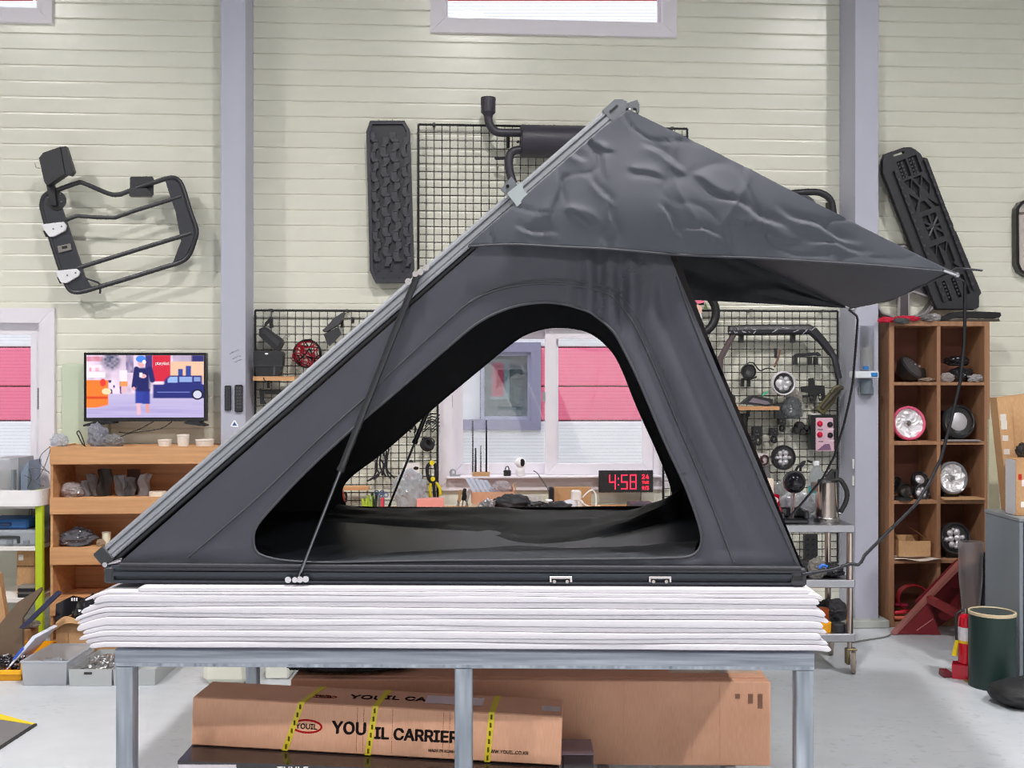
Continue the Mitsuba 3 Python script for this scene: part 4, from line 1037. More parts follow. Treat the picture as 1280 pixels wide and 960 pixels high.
for i in range(34):
    a0, a1 = rr.uniform(0, 6.28), rr.uniform(0, 6.28)
    p = rc + np.array([math.cos(a0) * RR * .95, -.014 - rr.uniform(0, .012), math.sin(a0) * RR * .95])
    q = rc + np.array([math.cos(a1) * RR * .95, -.014 - rr.uniform(0, .012), math.sin(a1) * RR * .95])
    m_ = (p + q) / 2 + np.array([rr.uniform(-.02, .02), -.006, rr.uniform(-.02, .02)])
    part(ng, 'cord', tube(smooth_path([p, m_, q], 4), .0035, 5), 'matte', (142, 34, 48) if i % 3 else (24, 24, 26), True, WM)
k = thing('folded_bracket', 'dark grey folded sheet metal bracket on the left wire grid beside the tent lid', 'bracket')
part(k, 'upper_plate', wprism(z0([(740, 262), (770, 240), (860, 140), (955, 78), (970, 85), (945, 140), (910, 200), (790, 275), (755, 278)]), GD + .03, GD + .10), 'plastic', (66, 67, 72), smooth=False, frame=WM)
part(k, 'lower_plate', wprism(z0([(755, 300), (900, 230), (930, 300), (810, 420), (780, 370)]), GD + .04, GD + .09), 'plastic', (52, 53, 57), smooth=False, frame=WM)
part(k, 'hook', wprism(z0([(925, 140), (955, 140), (950, 235), (925, 235)]), GD + .0135, GD + .03), 'plastic', INK, frame=WM)
one('grid_hook', 'small black hook on the left wire grid just above the tent lid', 'hook', join([wprism(z0([(1030, 130), (1065, 140), (1060, 195), (1030, 195)]), GD + .0135, GD + .025)]), 'plastic', INK, frame=WM)

# ================================================================ bench and wall seen through the tent
BD0, BD1, BZ = .10, .66, .772
bx0, bx1 = w(395, 640, .4)[0], w(830, 640, .4)[0]
wbn = thing('workbench', 'wooden workbench under the middle window, mostly hidden behind the tent', 'workbench')
part(wbn, 'top', bx(bx0, bx1, -BD1, -BD0, BZ - .03, BZ, .002), 'maple', smooth=False, frame=WM)
for x in (bx0 + .03, bx1 - .08):
    for y in (-BD1 + .02, -BD0 - .07):
        part(wbn, 'leg', bx(x, x + .05, y, y + .05, 0, BZ - .031), 'maple', smooth=False, frame=WM)
part(wbn, 'apron', bx(bx0 + .08, bx1 - .08, -BD1 + .03, -BD1 + .05, BZ - .12, BZ - .031), 'maple', smooth=False, frame=WM)
def onb(px, d=.35, z=None):
    p = w(px, 640, d); p[2] = BZ + .001 if z is None else z
    return p
za = zoomed(420, 490, 6.4)
zb2 = zoomed(550, 560, 8)
zc3 = zoomed(680, 560, 6.4)
# straps and tools on the left grid
k = thing('rubber_straps', 'bunch of black rubber straps with hooks hanging on the wire grid, seen through the tent', 'straps')
for i, p in enumerate(([(320, 540), (330, 600), (300, 680), (250, 712)], [(335, 520), (320, 600), (345, 660), (300, 700)], [(360, 500), (350, 580), (370, 640), (365, 665)], [(380, 480), (395, 560), (375, 620), (400, 680)], [(405, 470), (395, 580), (420, 640), (470, 690)], [(425, 450), (405, 560), (410, 650), (440, 694)], [(350, 530), (385, 590), (360, 640), (270, 705)])):
    part(k, 'strap', wtube(za(p), .006, GD + .02, 5, True, 6), 'plastic', INK, True, WM)
part(k, 'hook', tube([w(476, 555, GD + .0135), w(476, 555, GD + .03)], .005, 6), 'plastic', INK, frame=WM)
k = thing('mesh_rack', 'black zigzag wire rack on the wire grid beside the window frame', 'rack')
for i in range(4):
    part(k, 'wire', wtube(za([(700 + i * 6, 320 - i * 22), (745, 280 - i * 26), (770, 320 - i * 22), (828, 270 - i * 30), (770, 240 - i * 22), (730, 250 - i * 20)]), .005, GD + .03 + i * .006, 3, False, 6), 'plastic', INK, True, WM)
part(k, 'hook', tube([w(537, 530, GD + .0135), w(537, 530, GD + .03)], .005, 6), 'plastic', INK, frame=WM)
k = thing('cable_clips', 'black cable clips hanging on the wire grid under the tent roof', 'clips')
for p in ([(610, 190), (600, 240), (585, 300), (600, 320)], [(630, 190), (625, 250), (610, 290), (575, 300)], [(595, 230), (625, 260), (640, 300), (625, 330)]):
    part(k, 'clip', wtube(za(p), .006, GD + .02, 4, True, 6), 'plastic', (22, 22, 25), True, WM)
part(k, 'hook', tube([w(516, 520, GD + .0135), w(516, 522, GD + .03)], .004, 6), 'plastic', INK, frame=WM)
k = thing('strap_coil', 'small coil of black strap on the wire grid below the zigzag rack', 'strap')
c = w(*za([(728, 420)])[0], GD + .035)
part(k, 'coil', lathe([(.020, -.02), (.042, -.02), (.046, 0), (.042, .02), (.020, .02), (.020, -.02)], 20, c, (.5, -.6, .5)), 'plastic', (36, 37, 42), frame=WM)
part(k, 'loop', wtube(za([(690, 380), (700, 365), (760, 370), (785, 395), (775, 450), (740, 470)]), .005, GD + .05, 4, True, 6), 'plastic', INK, frame=WM)
part(k, 'hook', tube([c + (0, .05, .03), c + (0, 0, .03)], .004, 6), 'plastic', INK, frame=WM)
k = thing('hang_tag_pack', 'white and red hang-tag pack of gloves with a clear bag on the wire grid', 'package')
part(k, 'card', wprism(za([(535, 565), (668, 565), (665, 685), (540, 680)]), GD + .03, GD + .034), 'matte', (236, 232, 230), False, WM)
part(k, 'print', wprism(za([(545, 655), (664, 655), (664, 682), (545, 680)]), GD + .034, GD + .0345), 'matte', (205, 40, 50), False, WM)
part(k, 'print', join([wprism(za(ell(640, 610, 22, 14, 12)), GD + .034, GD + .035), wprism(za(ell(625, 645, 12, 9, 12)), GD + .034, GD + .035), wprism(za(ell(575, 640, 9, 9, 12)), GD + .034, GD + .035)]), 'matte', (50, 44, 36), False, WM)
part(k, 'hanger', wprism(za([(580, 562), (600, 540), (620, 562)]), GD + .0135, GD + .04), 'plastic', INK, False, WM)
part(k, 'bag', crumple(onb(513, .24, BZ + .002), (.20, .10, .27), 31, .4), 'film', (226, 232, 240), False, WM)
k = thing('pipe_clamp', 'black and yellow spring clamp hanging on the right edge of the left wire grid', 'clamp')
part(k, 'jaw', wtube(za([(770, 560), (735, 590), (730, 640), (745, 700), (775, 715), (795, 690), (800, 620), (790, 570)]), .011, GD + .04, 4, True, 8), 'plastic', INK, True, WM)
for q in ((768, 565, 20), (775, 695, 18)):
    c = w(*za([q[:2]])[0], GD + .05); part(k, 'pad', cyl(c, c + (0, -.02, 0), q[2] / 6.4 * .0052, 12), 'plastic', (226, 210, 40), frame=WM)
part(k, 'handle', wtube(za([(760, 730), (752, 790), (760, 840)]), .010, GD + .04, 4, True, 8), 'plastic', (222, 206, 38), True, WM)
part(k, 'handle', wtube(za([(800, 725), (830, 770), (835, 830)]), .010, GD + .04, 4, True, 8), 'plastic', (222, 206, 38), True, WM)
part(k, 'grip', wtube(za([(780, 720), (785, 790), (790, 850)]), .010, GD + .045, 4, True, 8), 'plastic', INK, True, WM)
one('tool_ledge', 'narrow brown wooden ledge on the wire grid at the left end of the tent opening', 'shelf', bx(w(427, 610, GD + .1)[0], w(461, 610, GD + .1)[0], -GD - .12, -GD - .0135, w(440, 613, GD + .12)[2], w(440, 609, GD + .12)[2]), 'maple', smooth=False, frame=WM)
k = thing('snips', 'red handled tool hanging below the brown ledge, at the left end of the tent opening', 'hand tool')
part(k, 'handle', wtube(za([(52, 800), (58, 850), (70, 890)]), .010, GD + .03), 'plastic', (206, 66, 58), True, WM)
part(k, 'handle', wtube(za([(70, 800), (82, 830), (78, 880)]), .008, GD + .03), 'plastic', (40, 40, 42), True, WM)
part(k, 'hook', tube([w(431, 615, GD + .0135), w(431, 615, GD + .03)], .004, 6), 'plastic', INK, frame=WM)
for i, (px, c_) in enumerate(((455, (168, 196, 60)), (462, (150, 180, 60)), (467, (40, 60, 44)))):
    k = thing('pliers', ['lime handled pliers standing upright in the tent opening, the leftmost', 'lime green handled pliers, second from the left', 'dark green handled pliers right of the lime ones'][i], 'pliers', 'pliers on the bench')
    c = onb(px, .20)
    part(k, 'grip', tube([c, c + (-.01, 0, .06 + .02 * i)], .009, 8), 'plastic', c_, frame=WM)
    part(k, 'grip', tube([c + (.012, 0, 0), c + (.018, 0, .06 + .02 * i)], .009, 8), 'plastic', c_, frame=WM)
for px, hx, c_, lab in ((474, .10, (52, 74, 112), 'scissors with blue ring handles standing on the bench'), (479, .085, (96, 116, 150), 'scissors with grey-blue ring handles standing on the bench')):
    k = thing('scissors', lab, 'scissors')
    c = onb(px, .24)
    for dx in (-.016, .018):
        part(k, 'ring', lathe([(.010, -.004), (.016, -.004), (.016, .004), (.010, .004), (.010, -.004)], 14, c + (dx, 0, hx), (0, -1, 0)), 'plastic', c_, frame=WM)
    part(k, 'blade', bx(c[0] - .008, c[0] + .008, c[1] - .002, c[1] + .002, c[2], c[2] + hx - .012, .001), 'metal', (150, 150, 155), frame=WM)
one('marker_pen', 'short pink-red marker standing on the bench beside the scissors', 'marker', cyl(onb(478, .30), onb(478, .30) + (0, 0, .075), .009, 10), 'plastic', (216, 60, 90), frame=WM)
one('pink_box', 'pale pink box lying on the bench below the yellow clamp', 'box', bx(w(521, 630, .28)[0], w(555, 630, .28)[0], -.32, -.22, BZ, w(540, 623, .28)[2], .002), 'matte', (232, 160, 152), frame=WM)
# window sill things
zs_ = WIN3[2] + TRIM + .001
def sill(px, d=-.045): p = w(px, 590, d); p[2] = zs_; return p
SILLD = 0.0
k = thing('sill_ledge', kind='structure'); labels.pop(k); used.discard(k)
part(W3, 'sill', bx(WIN3[0] + TRIM * .6, WIN3[1] - TRIM * .6, -.09, .018, zs_ - .014, zs_ - .001, .003), 'white_paint', smooth=False, frame=WM)
k = thing('antenna_stand', 'wooden block holding four thin black antennas on the window sill', 'antenna stand')
c0_, c1_ = sill(590.5, .04), sill(612, .04)
part(k, 'block', bx(c0_[0], c1_[0], -.065, -.02, zs_, zs_ + .026, .002), 'kraft', smooth=False, frame=WM)
for px, top, r0, lab in ((591, 526, .0045, None), (594.5, 560, .007, None), (601, 557, .004, None), (608, 525, .006, None)):
    a_ = w(px, 587, .045); a_[2] = zs_ + .026
    b_ = w(px, top, .045)
    part(k, 'antenna', tube([a_, a_ + (b_ - a_) * .6, b_], [r0, r0 * .9, r0 * .65], 8), 'plastic', INK, frame=WM)
k = thing('padlock', 'small black padlock on the window sill left of the white camera', 'padlock')
c = sill(634, .04)
part(k, 'body', bx(c[0] - .024, c[0] + .024, -.06, -.03, zs_, zs_ + .036, .004), 'plastic', (36, 37, 40), frame=WM)
part(k, 'shackle', tube(smooth_path([c + (-.010, 0, .034), c + (-.010, 0, .052), c + (0, 0, .060), c + (.010, 0, .052), c + (.010, 0, .034)], 4), .004, 6), 'plastic', (44, 45, 48), frame=WM)
k = thing('camera_robot', 'white round-headed security camera on the window sill', 'camera')
c = sill(650.5, .045)
part(k, 'body', lathe([(0, 0), (.026, 0), (.033, .018), (.032, .038), (.024, .052), (0, .052)], 24, c), 'plastic', (236, 234, 236), frame=WM)
part(k, 'head', ball(c + (0, 0, .084), (.036, .034, .034), 14), 'plastic', (238, 236, 238), frame=WM)
part(k, 'face', ball(c + (.010, -.022, .086), (.017, .016, .026), 10), 'gloss', (24, 24, 28), frame=WM, label='black oval camera face')
one('tape_dispenser', 'small clear tape dispenser at the left end of the window sill', 'tape dispenser', join([lathe([(.012, -.009), (.022, -.009), (.022, .009), (.012, .009), (.012, -.009)], 16, sill(566, .04) + (0, 0, .024), (0, 1, 0)), bx(sill(566)[0] - .02, sill(575)[0], -.055, -.03, zs_, zs_ + .01)]), 'plastic', (150, 152, 158), frame=WM)
one('charger_cable', 'thin grey cable hanging from the sill to the bench right of the camera', 'cable', wtube([(667, 588.5, .06), (672, 592, .10), (678, 601, .105), (684, 610, .12), (687, 618, .2)], .003, .1), 'plastic', (70, 72, 76), True, WM)
# things on the bench
k = thing('carton', 'small brown open carton on the bench full of wrapped sheets', 'carton')
bz1 = w(610, 615, .30)[2]
for a_, b_, y0, y1 in ((590, 642, -.305, -.30), (590, 642, -.16, -.155)):
    part(k, 'wall', bx(w(a_, 620, .3)[0], w(b_, 620, .3)[0], y0, y1, BZ, bz1), 'card', smooth=False, frame=WM)
for a_ in (590, 641.2):
    part(k, 'wall', bx(w(a_, 620, .3)[0], w(a_, 620, .3)[0] + .004, -.30, -.16, BZ, bz1 + (.03 if a_ > 600 else 0)), 'card', smooth=False, frame=WM)
for i in range(5):
    px = 581 + i * 6.0
    a_ = w(px, 597 + i * 1.2, .25); b_ = w(px + 17, 624, .25)
    q = np.array([a_, a_ + (.022, 0, .003), b_ + (.012, 0, 0), b_ + (-.012, 0, 0)])
    one('wrapped_sheet', ['leftmost', 'second', 'middle', 'fourth', 'rightmost'][i] + ' of the pale blue wrapped strips leaning in the open carton', 'wrapped sheet', prism(q[:, [0, 2]], -.27 + i * .018, -.258 + i * .018), 'plastic', (196, 206, 224), False, WM, 'wrapped strips in the open carton')
bag('bag_of_parts', 'clear crumpled bag on top of the brown carton', 'bag', w(628, 618, .22), (.12, .08, .09), 41, 'film', (232, 226, 230), WM)
one('wooden_sticks', 'two short wooden sticks standing at the right end of the brown carton', 'sticks', join([cyl(w(642, 622, .24), w(641, 605, .24), .004, 6), cyl(w(644, 622, .24), w(644.5, 602, .24), .004, 6)]), 'matte', (206, 168, 130), frame=WM)
rr = np.random.default_rng(9)
for i, px in enumerate((570, 573, 577, 581, 586)):
    c = onb(px, .34 + .03 * (i % 2))
    k = thing('hand_tool', ['black handled tool standing leftmost beside the carton', 'tool with a wooden handle left of the carton', 'tall dark tool standing before the carton corner', 'thin steel tool leaning left of the carton', 'black tool leaning against the carton'][i], 'hand tool', 'hand tools on the bench')
    tip = c + (rr.uniform(-.03, .04), 0, rr.uniform(.10, .135))
    part(k, 'handle', cyl(c + (tip - c) * .45, tip, .007 + .002 * (i % 3), 8), 'plastic', [(30, 30, 32), (176, 140, 96), (32, 32, 34), (150, 150, 152), (34, 34, 36)][i], frame=WM)
    part(k, 'shaft', cyl(c, c + (tip - c) * .46, .004, 6), 'metal', (150, 150, 152), frame=WM)
for i, (px, c_, lab) in enumerate(((591, (200, 184, 160), 'beige roll lying on the bench before the carton'), (600, (176, 160, 140), 'tan roll lying on the bench, second from the left'))):
    c = onb(px, .48); one('tape_roll', lab, 'tape', lathe([(.010, -.015), (.026, -.015), (.026, .015), (.010, .015), (.010, -.015)], 18, c + (0, 0, .028), (.3, -1, 0)), 'plastic', c_, frame=WM)
bag('parts_heap', 'heap of silver connectors and cables before the carton', 'parts', onb(609, .48), (.10, .09, .085), 44, 'metal', (170, 170, 175), WM, amp=.6)
bag('black_pouch', 'black pouch with white trim on the bench right of the carton', 'pouch', onb(640, .42), (.22, .15, .115), 45, 'cloth', (40, 41, 46), WM, amp=.3, sm=True)
bag('white_bag', 'white plastic bag lying behind the black pouch', 'bag', onb(664, .34), (.13, .10, .10), 46, 'film', (238, 236, 238), WM)
bag('black_cable_heap', 'heap of black cables on the bench right of the black pouch', 'cables', onb(672, .48), (.14, .10, .075), 47, 'plastic', (30, 31, 34), WM, amp=.5)
bag('black_sleeve', 'flat black sleeve on the bench between the cables and the adapters', 'sleeve', onb(700, .46), (.19, .12, .07), 48, 'plastic', (38, 39, 44), WM, amp=.3, sm=True)
k = thing('adapter_cable', 'white power adapter with a white cable on the bench left of the red clock', 'adapter')
c = onb(722, .42)
part(k, 'plug', bx(c[0] - .04, c[0] + .02, c[1] - .03, c[1] + .03, c[2] + .06, c[2] + .125, .008), 'plastic', (226, 222, 220), frame=WM)
part(k, 'block', bx(c[0] - .01, c[0] + .035, c[1] - .03, c[1] + .03, c[2] + .0, c[2] + .065, .008), 'plastic', (222, 216, 214), frame=WM)
part(k, 'cord', wtube([(728, 622, .42), (738, 613, .40), (744, 617, .40), (745, 632, .42), (740, 640, .42)], .005, .42), 'plastic', (228, 226, 224), True, WM)
part(k, 'cord', wtube([(722, 622, .44), (730, 630, .46), (740, 634, .46), (750, 633, .46)], .005, .42), 'plastic', (228, 226, 224), True, WM)
bag('white_adapter', 'second white adapter lying left of the larger one', 'adapter', onb(712, .46), (.09, .08, .08), 50, 'plastic', (216, 214, 222), WM, amp=.25, sm=True)
one('black_charger', 'small black charger block under the window frame right of the camera', 'charger', bx(w(686, 620, .2)[0], w(692, 620, .2)[0], -.23, -.17, BZ, w(688, 609, .2)[2], .004), 'plastic', (34, 35, 40), frame=WM)
one('brown_tray', 'shallow brown tray standing on the bench against the wall below the window', 'tray', bx(w(692, 625, .13)[0], w(738, 625, .13)[0], -.16, -.11, BZ, w(715, 608.5, .13)[2], .003), 'kraft', smooth=False, frame=WM)
one('white_disc', 'small white round puck lying on top of the black cables', 'puck', lathe([(0, 0), (.022, 0), (.024, .006), (.018, .012), (0, .013)], 18, onb(686, .48, BZ + .066)), 'plastic', (236, 236, 240), frame=WM)
one('router_box', 'dark grey router box on the bench below the red clock', 'router', bx(w(786, 630, .3)[0], w(815, 630, .3)[0], -.36, -.22, BZ, w(800, 628, .3)[2], .004), 'plastic', (70, 68, 80), frame=WM)
# led clock
ck = thing('led_clock', 'black wall clock with red digits reading 4:58 below the window', 'clock')
a, b = w(747, 614.5, .06), w(814, 587, .06)
part(ck, 'case', bx(a[0], b[0], -.125, -.095, a[2], b[2], .003), 'plastic', (30, 30, 34), frame=WM)
part(ck, 'mount', bx(a[0] + .06, b[0] - .06, -.095, -.001, a[2] + .02, b[2] - .07), 'plastic', (30, 30, 34), frame=WM)
RED = {'type': 'area', 'sampling_weight': 0.08, 'radiance': {'type': 'rgb', 'value': [2.6, 0.06, 0.16]}}
def seven(ch, x, z, wd, ht, th):
    seg = {'4': 'bcfg', '5': 'acdfg', '8': 'abcdefg', '2': 'abged', '9': 'abcdfg', '3': 'abcdg', 'T': 'aEe', }[ch]
    q = {'a': (x, x + wd, z + ht - th, z + ht), 'g': (x, x + wd, z + ht / 2 - th / 2, z + ht / 2 + th / 2), 'd': (x, x + wd, z, z + th), 'f': (x, x + th, z + ht / 2, z + ht), 'e': (x, x + th, z, z + ht / 2), 'b': (x + wd - th, x + wd, z + ht / 2, z + ht), 'c': (x + wd - th, x + wd, z, z + ht / 2)}
    sl = 0.10
    ms = []
    for s_ in seg:
        if s_ not in q: continue
        x0, x1, z0_, z1_ = q[s_]
        m = bx(x0 + .0006, x1 - .0006, -.1265, -.1255, z0_ + .0006, z1_ - .0006)
        ms.append(m)
    return ms
Wc, Hc = b[0] - a[0], b[2] - a[2]
ms = []
for ch, fx in (('4', .185), ('5', .40), ('8', .565)):
    ms.append(seven(ch, a[0] + Wc * fx, a[2] + Hc * .13, Wc * .125, Hc * .70, .0085))
ms.append([bx(a[0] + Wc * .345, a[0] + Wc * .37, -.1265, -.1255, a[2] + Hc * f, a[2] + Hc * f + .009) for f in (.32, .60)])
dig = join(ms); dig.apply_transform(WM)
kk = numbered(ck + '__digits'); scene[kk] = mikit.ply(dig, two({'type': 'diffuse', 'reflectance': rgb((120, 10, 20))}), emitter=RED); labels[kk] = {'label': 'glowing red digits 4:58'}
sm_ = join([text_fit(s_, Wc * .13, (a[0] + Wc * .855, -.1265, a[2] + Hc * f), depth=.0008) for s_, f in (('24', .72), ('TUE', .46), ('9/3', .20))])
sm_.apply_transform(WM)
kk = numbered(ck + '__date_digits'); scene[kk] = mikit.ply(sm_, two({'type': 'diffuse', 'reflectance': rgb((120, 10, 20))}), emitter=RED)
part(ck, 'cable', wtube([(801, 614, .05), (801, 624, .06), (800, 632, .2)], .003, .05), 'plastic', INK, True, WM)

# ================================================================ right grid
def headlight(name, label, px, py, rpx, d, style, ring=(40, 40, 42), cat='headlight', group=None, tilt=(0, -1, 0), hook=True, depth=.07, back=None):
    """A round lamp whose front centre stands at the pixel, d from the wall."""
    k = thing(name, label, cat, group)
    c = w(px, py, d)
    r = rpx * WALL.px(-d, px)
    ax = np.asarray(tilt, float) / np.linalg.norm(tilt)
    part(k, 'bucket', lathe([(0, -depth), (r * .45, -depth), (r * .8, -depth * .6), (r * .96, -.012), (r * .96, 0), (r * .88, -.03), (0, -.034)], 28, c, ax), 'plastic', back or (34, 35, 38), frame=WM)
    part(k, 'ring', lathe([(r * .84, -.004), (r * .86, .010), (r * .93, .014), (r, .006), (r, -.014), (r * .9, -.014), (r * .84, -.004)], 36, c, ax), 'gloss', ring, frame=WM)
    def face(m): m.apply_transform(align(ax)); m.apply_translation(c); return m
    rr = np.random.default_rng(int(px * 7 + py))
    if style == 'clear':
        pts, F = [(0, 0, -.02)], []
        n, rings = 30, 6
        for i in range(1, rings + 1):
            for j in range(n):
                a, q = j * 6.2832 / n, r * .85 * i / rings
                pts.append((q * math.cos(a), q * math.sin(a), -.02 + .02 * (i / rings) ** 2 + rr.uniform(-.009, .009)))
        for j in range(n): F.append((0, 1 + j, 1 + (j + 1) % n))
        for i in range(rings - 1):
            for j in range(n):
                a, b = 1 + i * n + j, 1 + i * n + (j + 1) % n
                F += [(a, a + n, b + n), (a, b + n, b)]
        part(k, 'reflector', face(trimesh.Trimesh(pts, F, process=False)), 'anodised', (240, 240, 244), False, WM, label='faceted silver reflector and lens')
        part(k, 'bulb_cap', face(lathe([(0, .004), (r * .16, 0), (r * .2, -.02)], 16)), 'chrome', (200, 196, 200), frame=WM)
    else:
        part(k, 'face_plate', face(lathe([(r * .86, -.002), (0, -.004)], 28)), 'gloss', (30, 30, 33), frame=WM)
        cells = {'projector': [(0, .32, .40), (-.42, -.30, .24), (.42, -.30, .24), (-.52, .25, .18), (.52, .25, .18), (0, -.5, .28)], 'single': [(0, .0, .55)], 'bars': [(-.45, .3, .2), (0, .3, .2), (.45, .3, .2), (-.45, -.25, .22), (0, -.25, .22), (.45, -.25, .22), (0, -.65, .15), (0, .66, .15), (-.68, 0, .12), (.68, 0, .12)], 'plain': []}[style]
        for x, y, s in cells:
            part(k, 'lens', face(lathe([(0, .010), (s * r * .5, .008), (s * r * .85, .002), (s * r, -.002)], 16).apply_translation((x * r * .8, -y * r * .8, 0))), 'anodised', (206, 204, 210), True, WM)
    if style != 'clear': part(k, 'glass', face(lathe([(0, .020), (r * .4, .018), (r * .7, .013), (r * .85, .006)], 28)), 'glass', None, True, WM)
    if hook:
        p = c - ax * depth
        part(k, 'mount', tube([p + (0, -.0, 0), w(px, py, GD - .01)], .008, 6), 'plastic', INK, frame=WM)
    return k

z6 = zoomed(890, 390, 7.111)
z9 = zoomed(890, 480, 7.111)
# steering wheel
sw = thing('steering_wheel', 'black steering wheel with a sticker pack hung on the wire grid right of the tent', 'steering wheel')
swd = GD + .08
c = w(868, 391, swd); RW = 27 * WALL.px(-swd, 870)
an = np.arange(40) * 2 * np.pi / 40
part(sw, 'rim', tube(np.stack([c[0] + RW * np.cos(an), 0 * an + c[1], c[2] + RW * np.sin(an)], -1), .027, 10, True), 'plastic', (26, 26, 29), True, WM)
for a in (-2.2, -.95, 1.57):
    part(sw, 'spoke', tube([c + (0, .03, 0), c + (RW * math.cos(a), 0, RW * math.sin(a))], [.016, .010], 8), 'metal', (120, 118, 122), frame=WM)
part(sw, 'hub', lathe([(.045, -.02), (.045, .01), (.03, .014), (0, .014)], 20, c + (0, .03, 0), (0, -1, 0)), 'metal', (160, 158, 162), frame=WM)
part(sw, 'mount', cyl(c + (0, .05, 0), (c[0], -GD - .0135, c[2]), .012, 8), 'plastic', INK, frame=WM)
lf = part(sw, 'sticker_pack', wprism([(850, 365), (880, 365), (880, 381), (850, 381)], swd - .02, swd - .018), 'matte', (44, 44, 46), False, WM, label='dark sticker with pale lettering')
pa = w(866, 371.5, swd - .018)
part(lf, 'lettering', text('OFUN', .030, pa, depth=.0008), 'matte', (236, 226, 170), False, WM)
part(lf, 'lettering', text('VOS DRIVING', .013, w(867, 377.5, swd - .018), depth=.0008), 'matte', (230, 230, 230), False, WM)
for p, col in (([(868, 366), (878, 369), (881, 378), (872, 380), (866, 372)], (236, 120, 150)), ([(872, 380), (878, 384), (877, 392), (868, 390)], (232, 190, 170)), ([(866, 392), (876, 390), (878, 398), (868, 401)], (206, 206, 212)), ([(868, 401), (876, 400), (872, 408)], (150, 60, 100)), ([(882, 378), (885, 386), (880, 386)], (90, 110, 60))):
    part(sw, 'charm', wprism(p, swd - .016, swd - .006), 'plastic', col, False, WM, label='coloured trinket on the wheel')
# roof bar wrapped in film
rb = thing('bull_bar', 'dark bent tube bar wrapped in clear film spanning the right wire grid', 'bar')
rbd = GD + .07
part(rb, 'top_tube', tube(wpath(z6([(150, 165), (300, 160), (500, 158), (700, 158), (860, 155), (900, 175), (980, 260), (1060, 365)]), rbd), [.034, .036, .036, .036, .035, .032, .028, .026], 10), 'plastic', (40, 40, 46), frame=WM)
part(rb, 'end_tube', tube(wpath(z6([(1050, 350), (1090, 410), (1110, 500), (1128, 590)]), rbd), .022, 8), 'gloss', (44, 44, 50), frame=WM)
part(rb, 'leg_tube', tube(wpath(z6([(190, 200), (75, 415), (72, 590)]), rbd), .020, 8), 'gloss', (96, 84, 86), frame=WM)
rr = np.random.default_rng(12)
ms = []
for i in range(16):
    u = rr.uniform(0, 1); x = 150 + 760 * u; y = 158 + rr.uniform(-28, 28)
    ms.append(wtube(z6([(x, y), (x + rr.uniform(-25, 30), y + rr.uniform(-14, 14)), (x + rr.uniform(-40, 50), y + rr.uniform(-22, 22))]), .0022, rbd + .037, 3, False, 4))
part(rb, 'film_creases', join(ms), 'gloss', (206, 206, 212), True, WM, stuff=True, label='shiny creases of clear film')
for x in (265, 725):
    part(rb, 'hook', wprism(z6([(x - 18, 200), (x + 18, 200), (x + 18, 270), (x - 18, 270)]), GD + .0135, rbd - .02), 'plastic', INK, False, WM)
headlight('work_lamp', 'small round black lamp with a cable on the wire grid under the bull bar', *z6([(325, 530)])[0], 9.2, GD + .09, 'plain', (28, 28, 30), 'lamp')
one('lamp_cable', 'black cable looping from the small round lamp to the white-ringed headlight', 'cable', wtube(z6([(310, 470), (330, 450), (370, 455), (400, 495), (430, 522), (470, 505), (510, 500), (550, 515)]), .004, GD + .03), 'plastic', INK, True, WM)
k = thing('grid_hook', 'black double hook below the small round lamp', 'hook')
for x in (275, 330): part(k, 'prong', wprism(z6([(x - 12, 600), (x + 12, 600), (x + 12, 665), (x - 12, 665)]), GD + .0135, GD + .04), 'plastic', INK, False, WM)
part(k, 'plate', wprism(z6([(260, 590), (400, 570), (400, 585), (340, 605), (262, 606)]), GD + .01355, GD + .02), 'plastic', INK, False, WM)
headlight('headlight', 'round headlight with a bright white ring in the middle of the right wire grid', *z6([(635, 635)])[0], 15, GD + .11, 'projector', (226, 224, 230))
k = thing('grid_hook', 'thin black hook holding a brush above the white-ringed headlight', 'hook')
part(k, 'hook', wprism(z6([(558, 322), (580, 322), (580, 410), (558, 410)]), GD + .0135, GD + .03), 'plastic', INK, False, WM)
part(k, 'brush', wtube(z6([(605, 330), (590, 400), (570, 450), (555, 490)]), .006, GD + .04, 4), 'plastic', (120, 84, 60), True, WM)
k = thing('tow_bracket', 'black bracket with three hooks on the right wire grid under the bull bar', 'bracket')
part(k, 'bar', wprism(z6([(735, 395), (760, 370), (940, 355), (972, 380), (965, 392), (940, 385), (760, 402), (760, 470), (735, 470)]), GD + .0135, GD + .06), 'plastic', INK, False, WM)
for x in (875, 930): part(k, 'hook', wprism(z6([(x - 14, 395), (x + 14, 395), (x + 14, 470), (x - 14, 470)]), GD + .0135, GD + .05), 'plastic', INK, False, WM)
k = thing('mount_plate', 'black mounting plate with square holes on the right wire grid', 'bracket')
pl = Polygon(wz(z6([(862, 590), (905, 585), (915, 650), (1000, 655), (1010, 785), (960, 790), (940, 720), (915, 800), (880, 805), (862, 720), (800, 710), (790, 665), (862, 655)]), GD + .03))
for e in ((890, 755, 16, 20), (965, 750, 15, 22)): pl = pl.difference(Polygon(wz(z6(ell(*e, 14)), GD + .03)))
part(k, 'plate', prism(pl, -GD - .03, -GD - .0135), 'plastic', (28, 28, 30), False, WM)
part(k, 'clip', wprism(z6([(800, 740), (860, 738), (860, 758), (800, 760)]), GD + .01355, GD + .02), 'plastic', INK, False, WM)
k = thing('strap_roll', 'olive and black rolled strap leaning at the right edge of the right wire grid', 'strap')
part(k, 'roll', tube(wpath(z6([(955, 890), (1040, 790), (1110, 690)]), GD + .05), [.030, .034, .030], 10), 'cloth', (104, 98, 66), frame=WM)
part(k, 'fold', tube(wpath(z6([(975, 860), (1060, 760), (1150, 670)]), GD + .085), [.016, .02, .014], 8), 'cloth', (58, 54, 42), frame=WM)
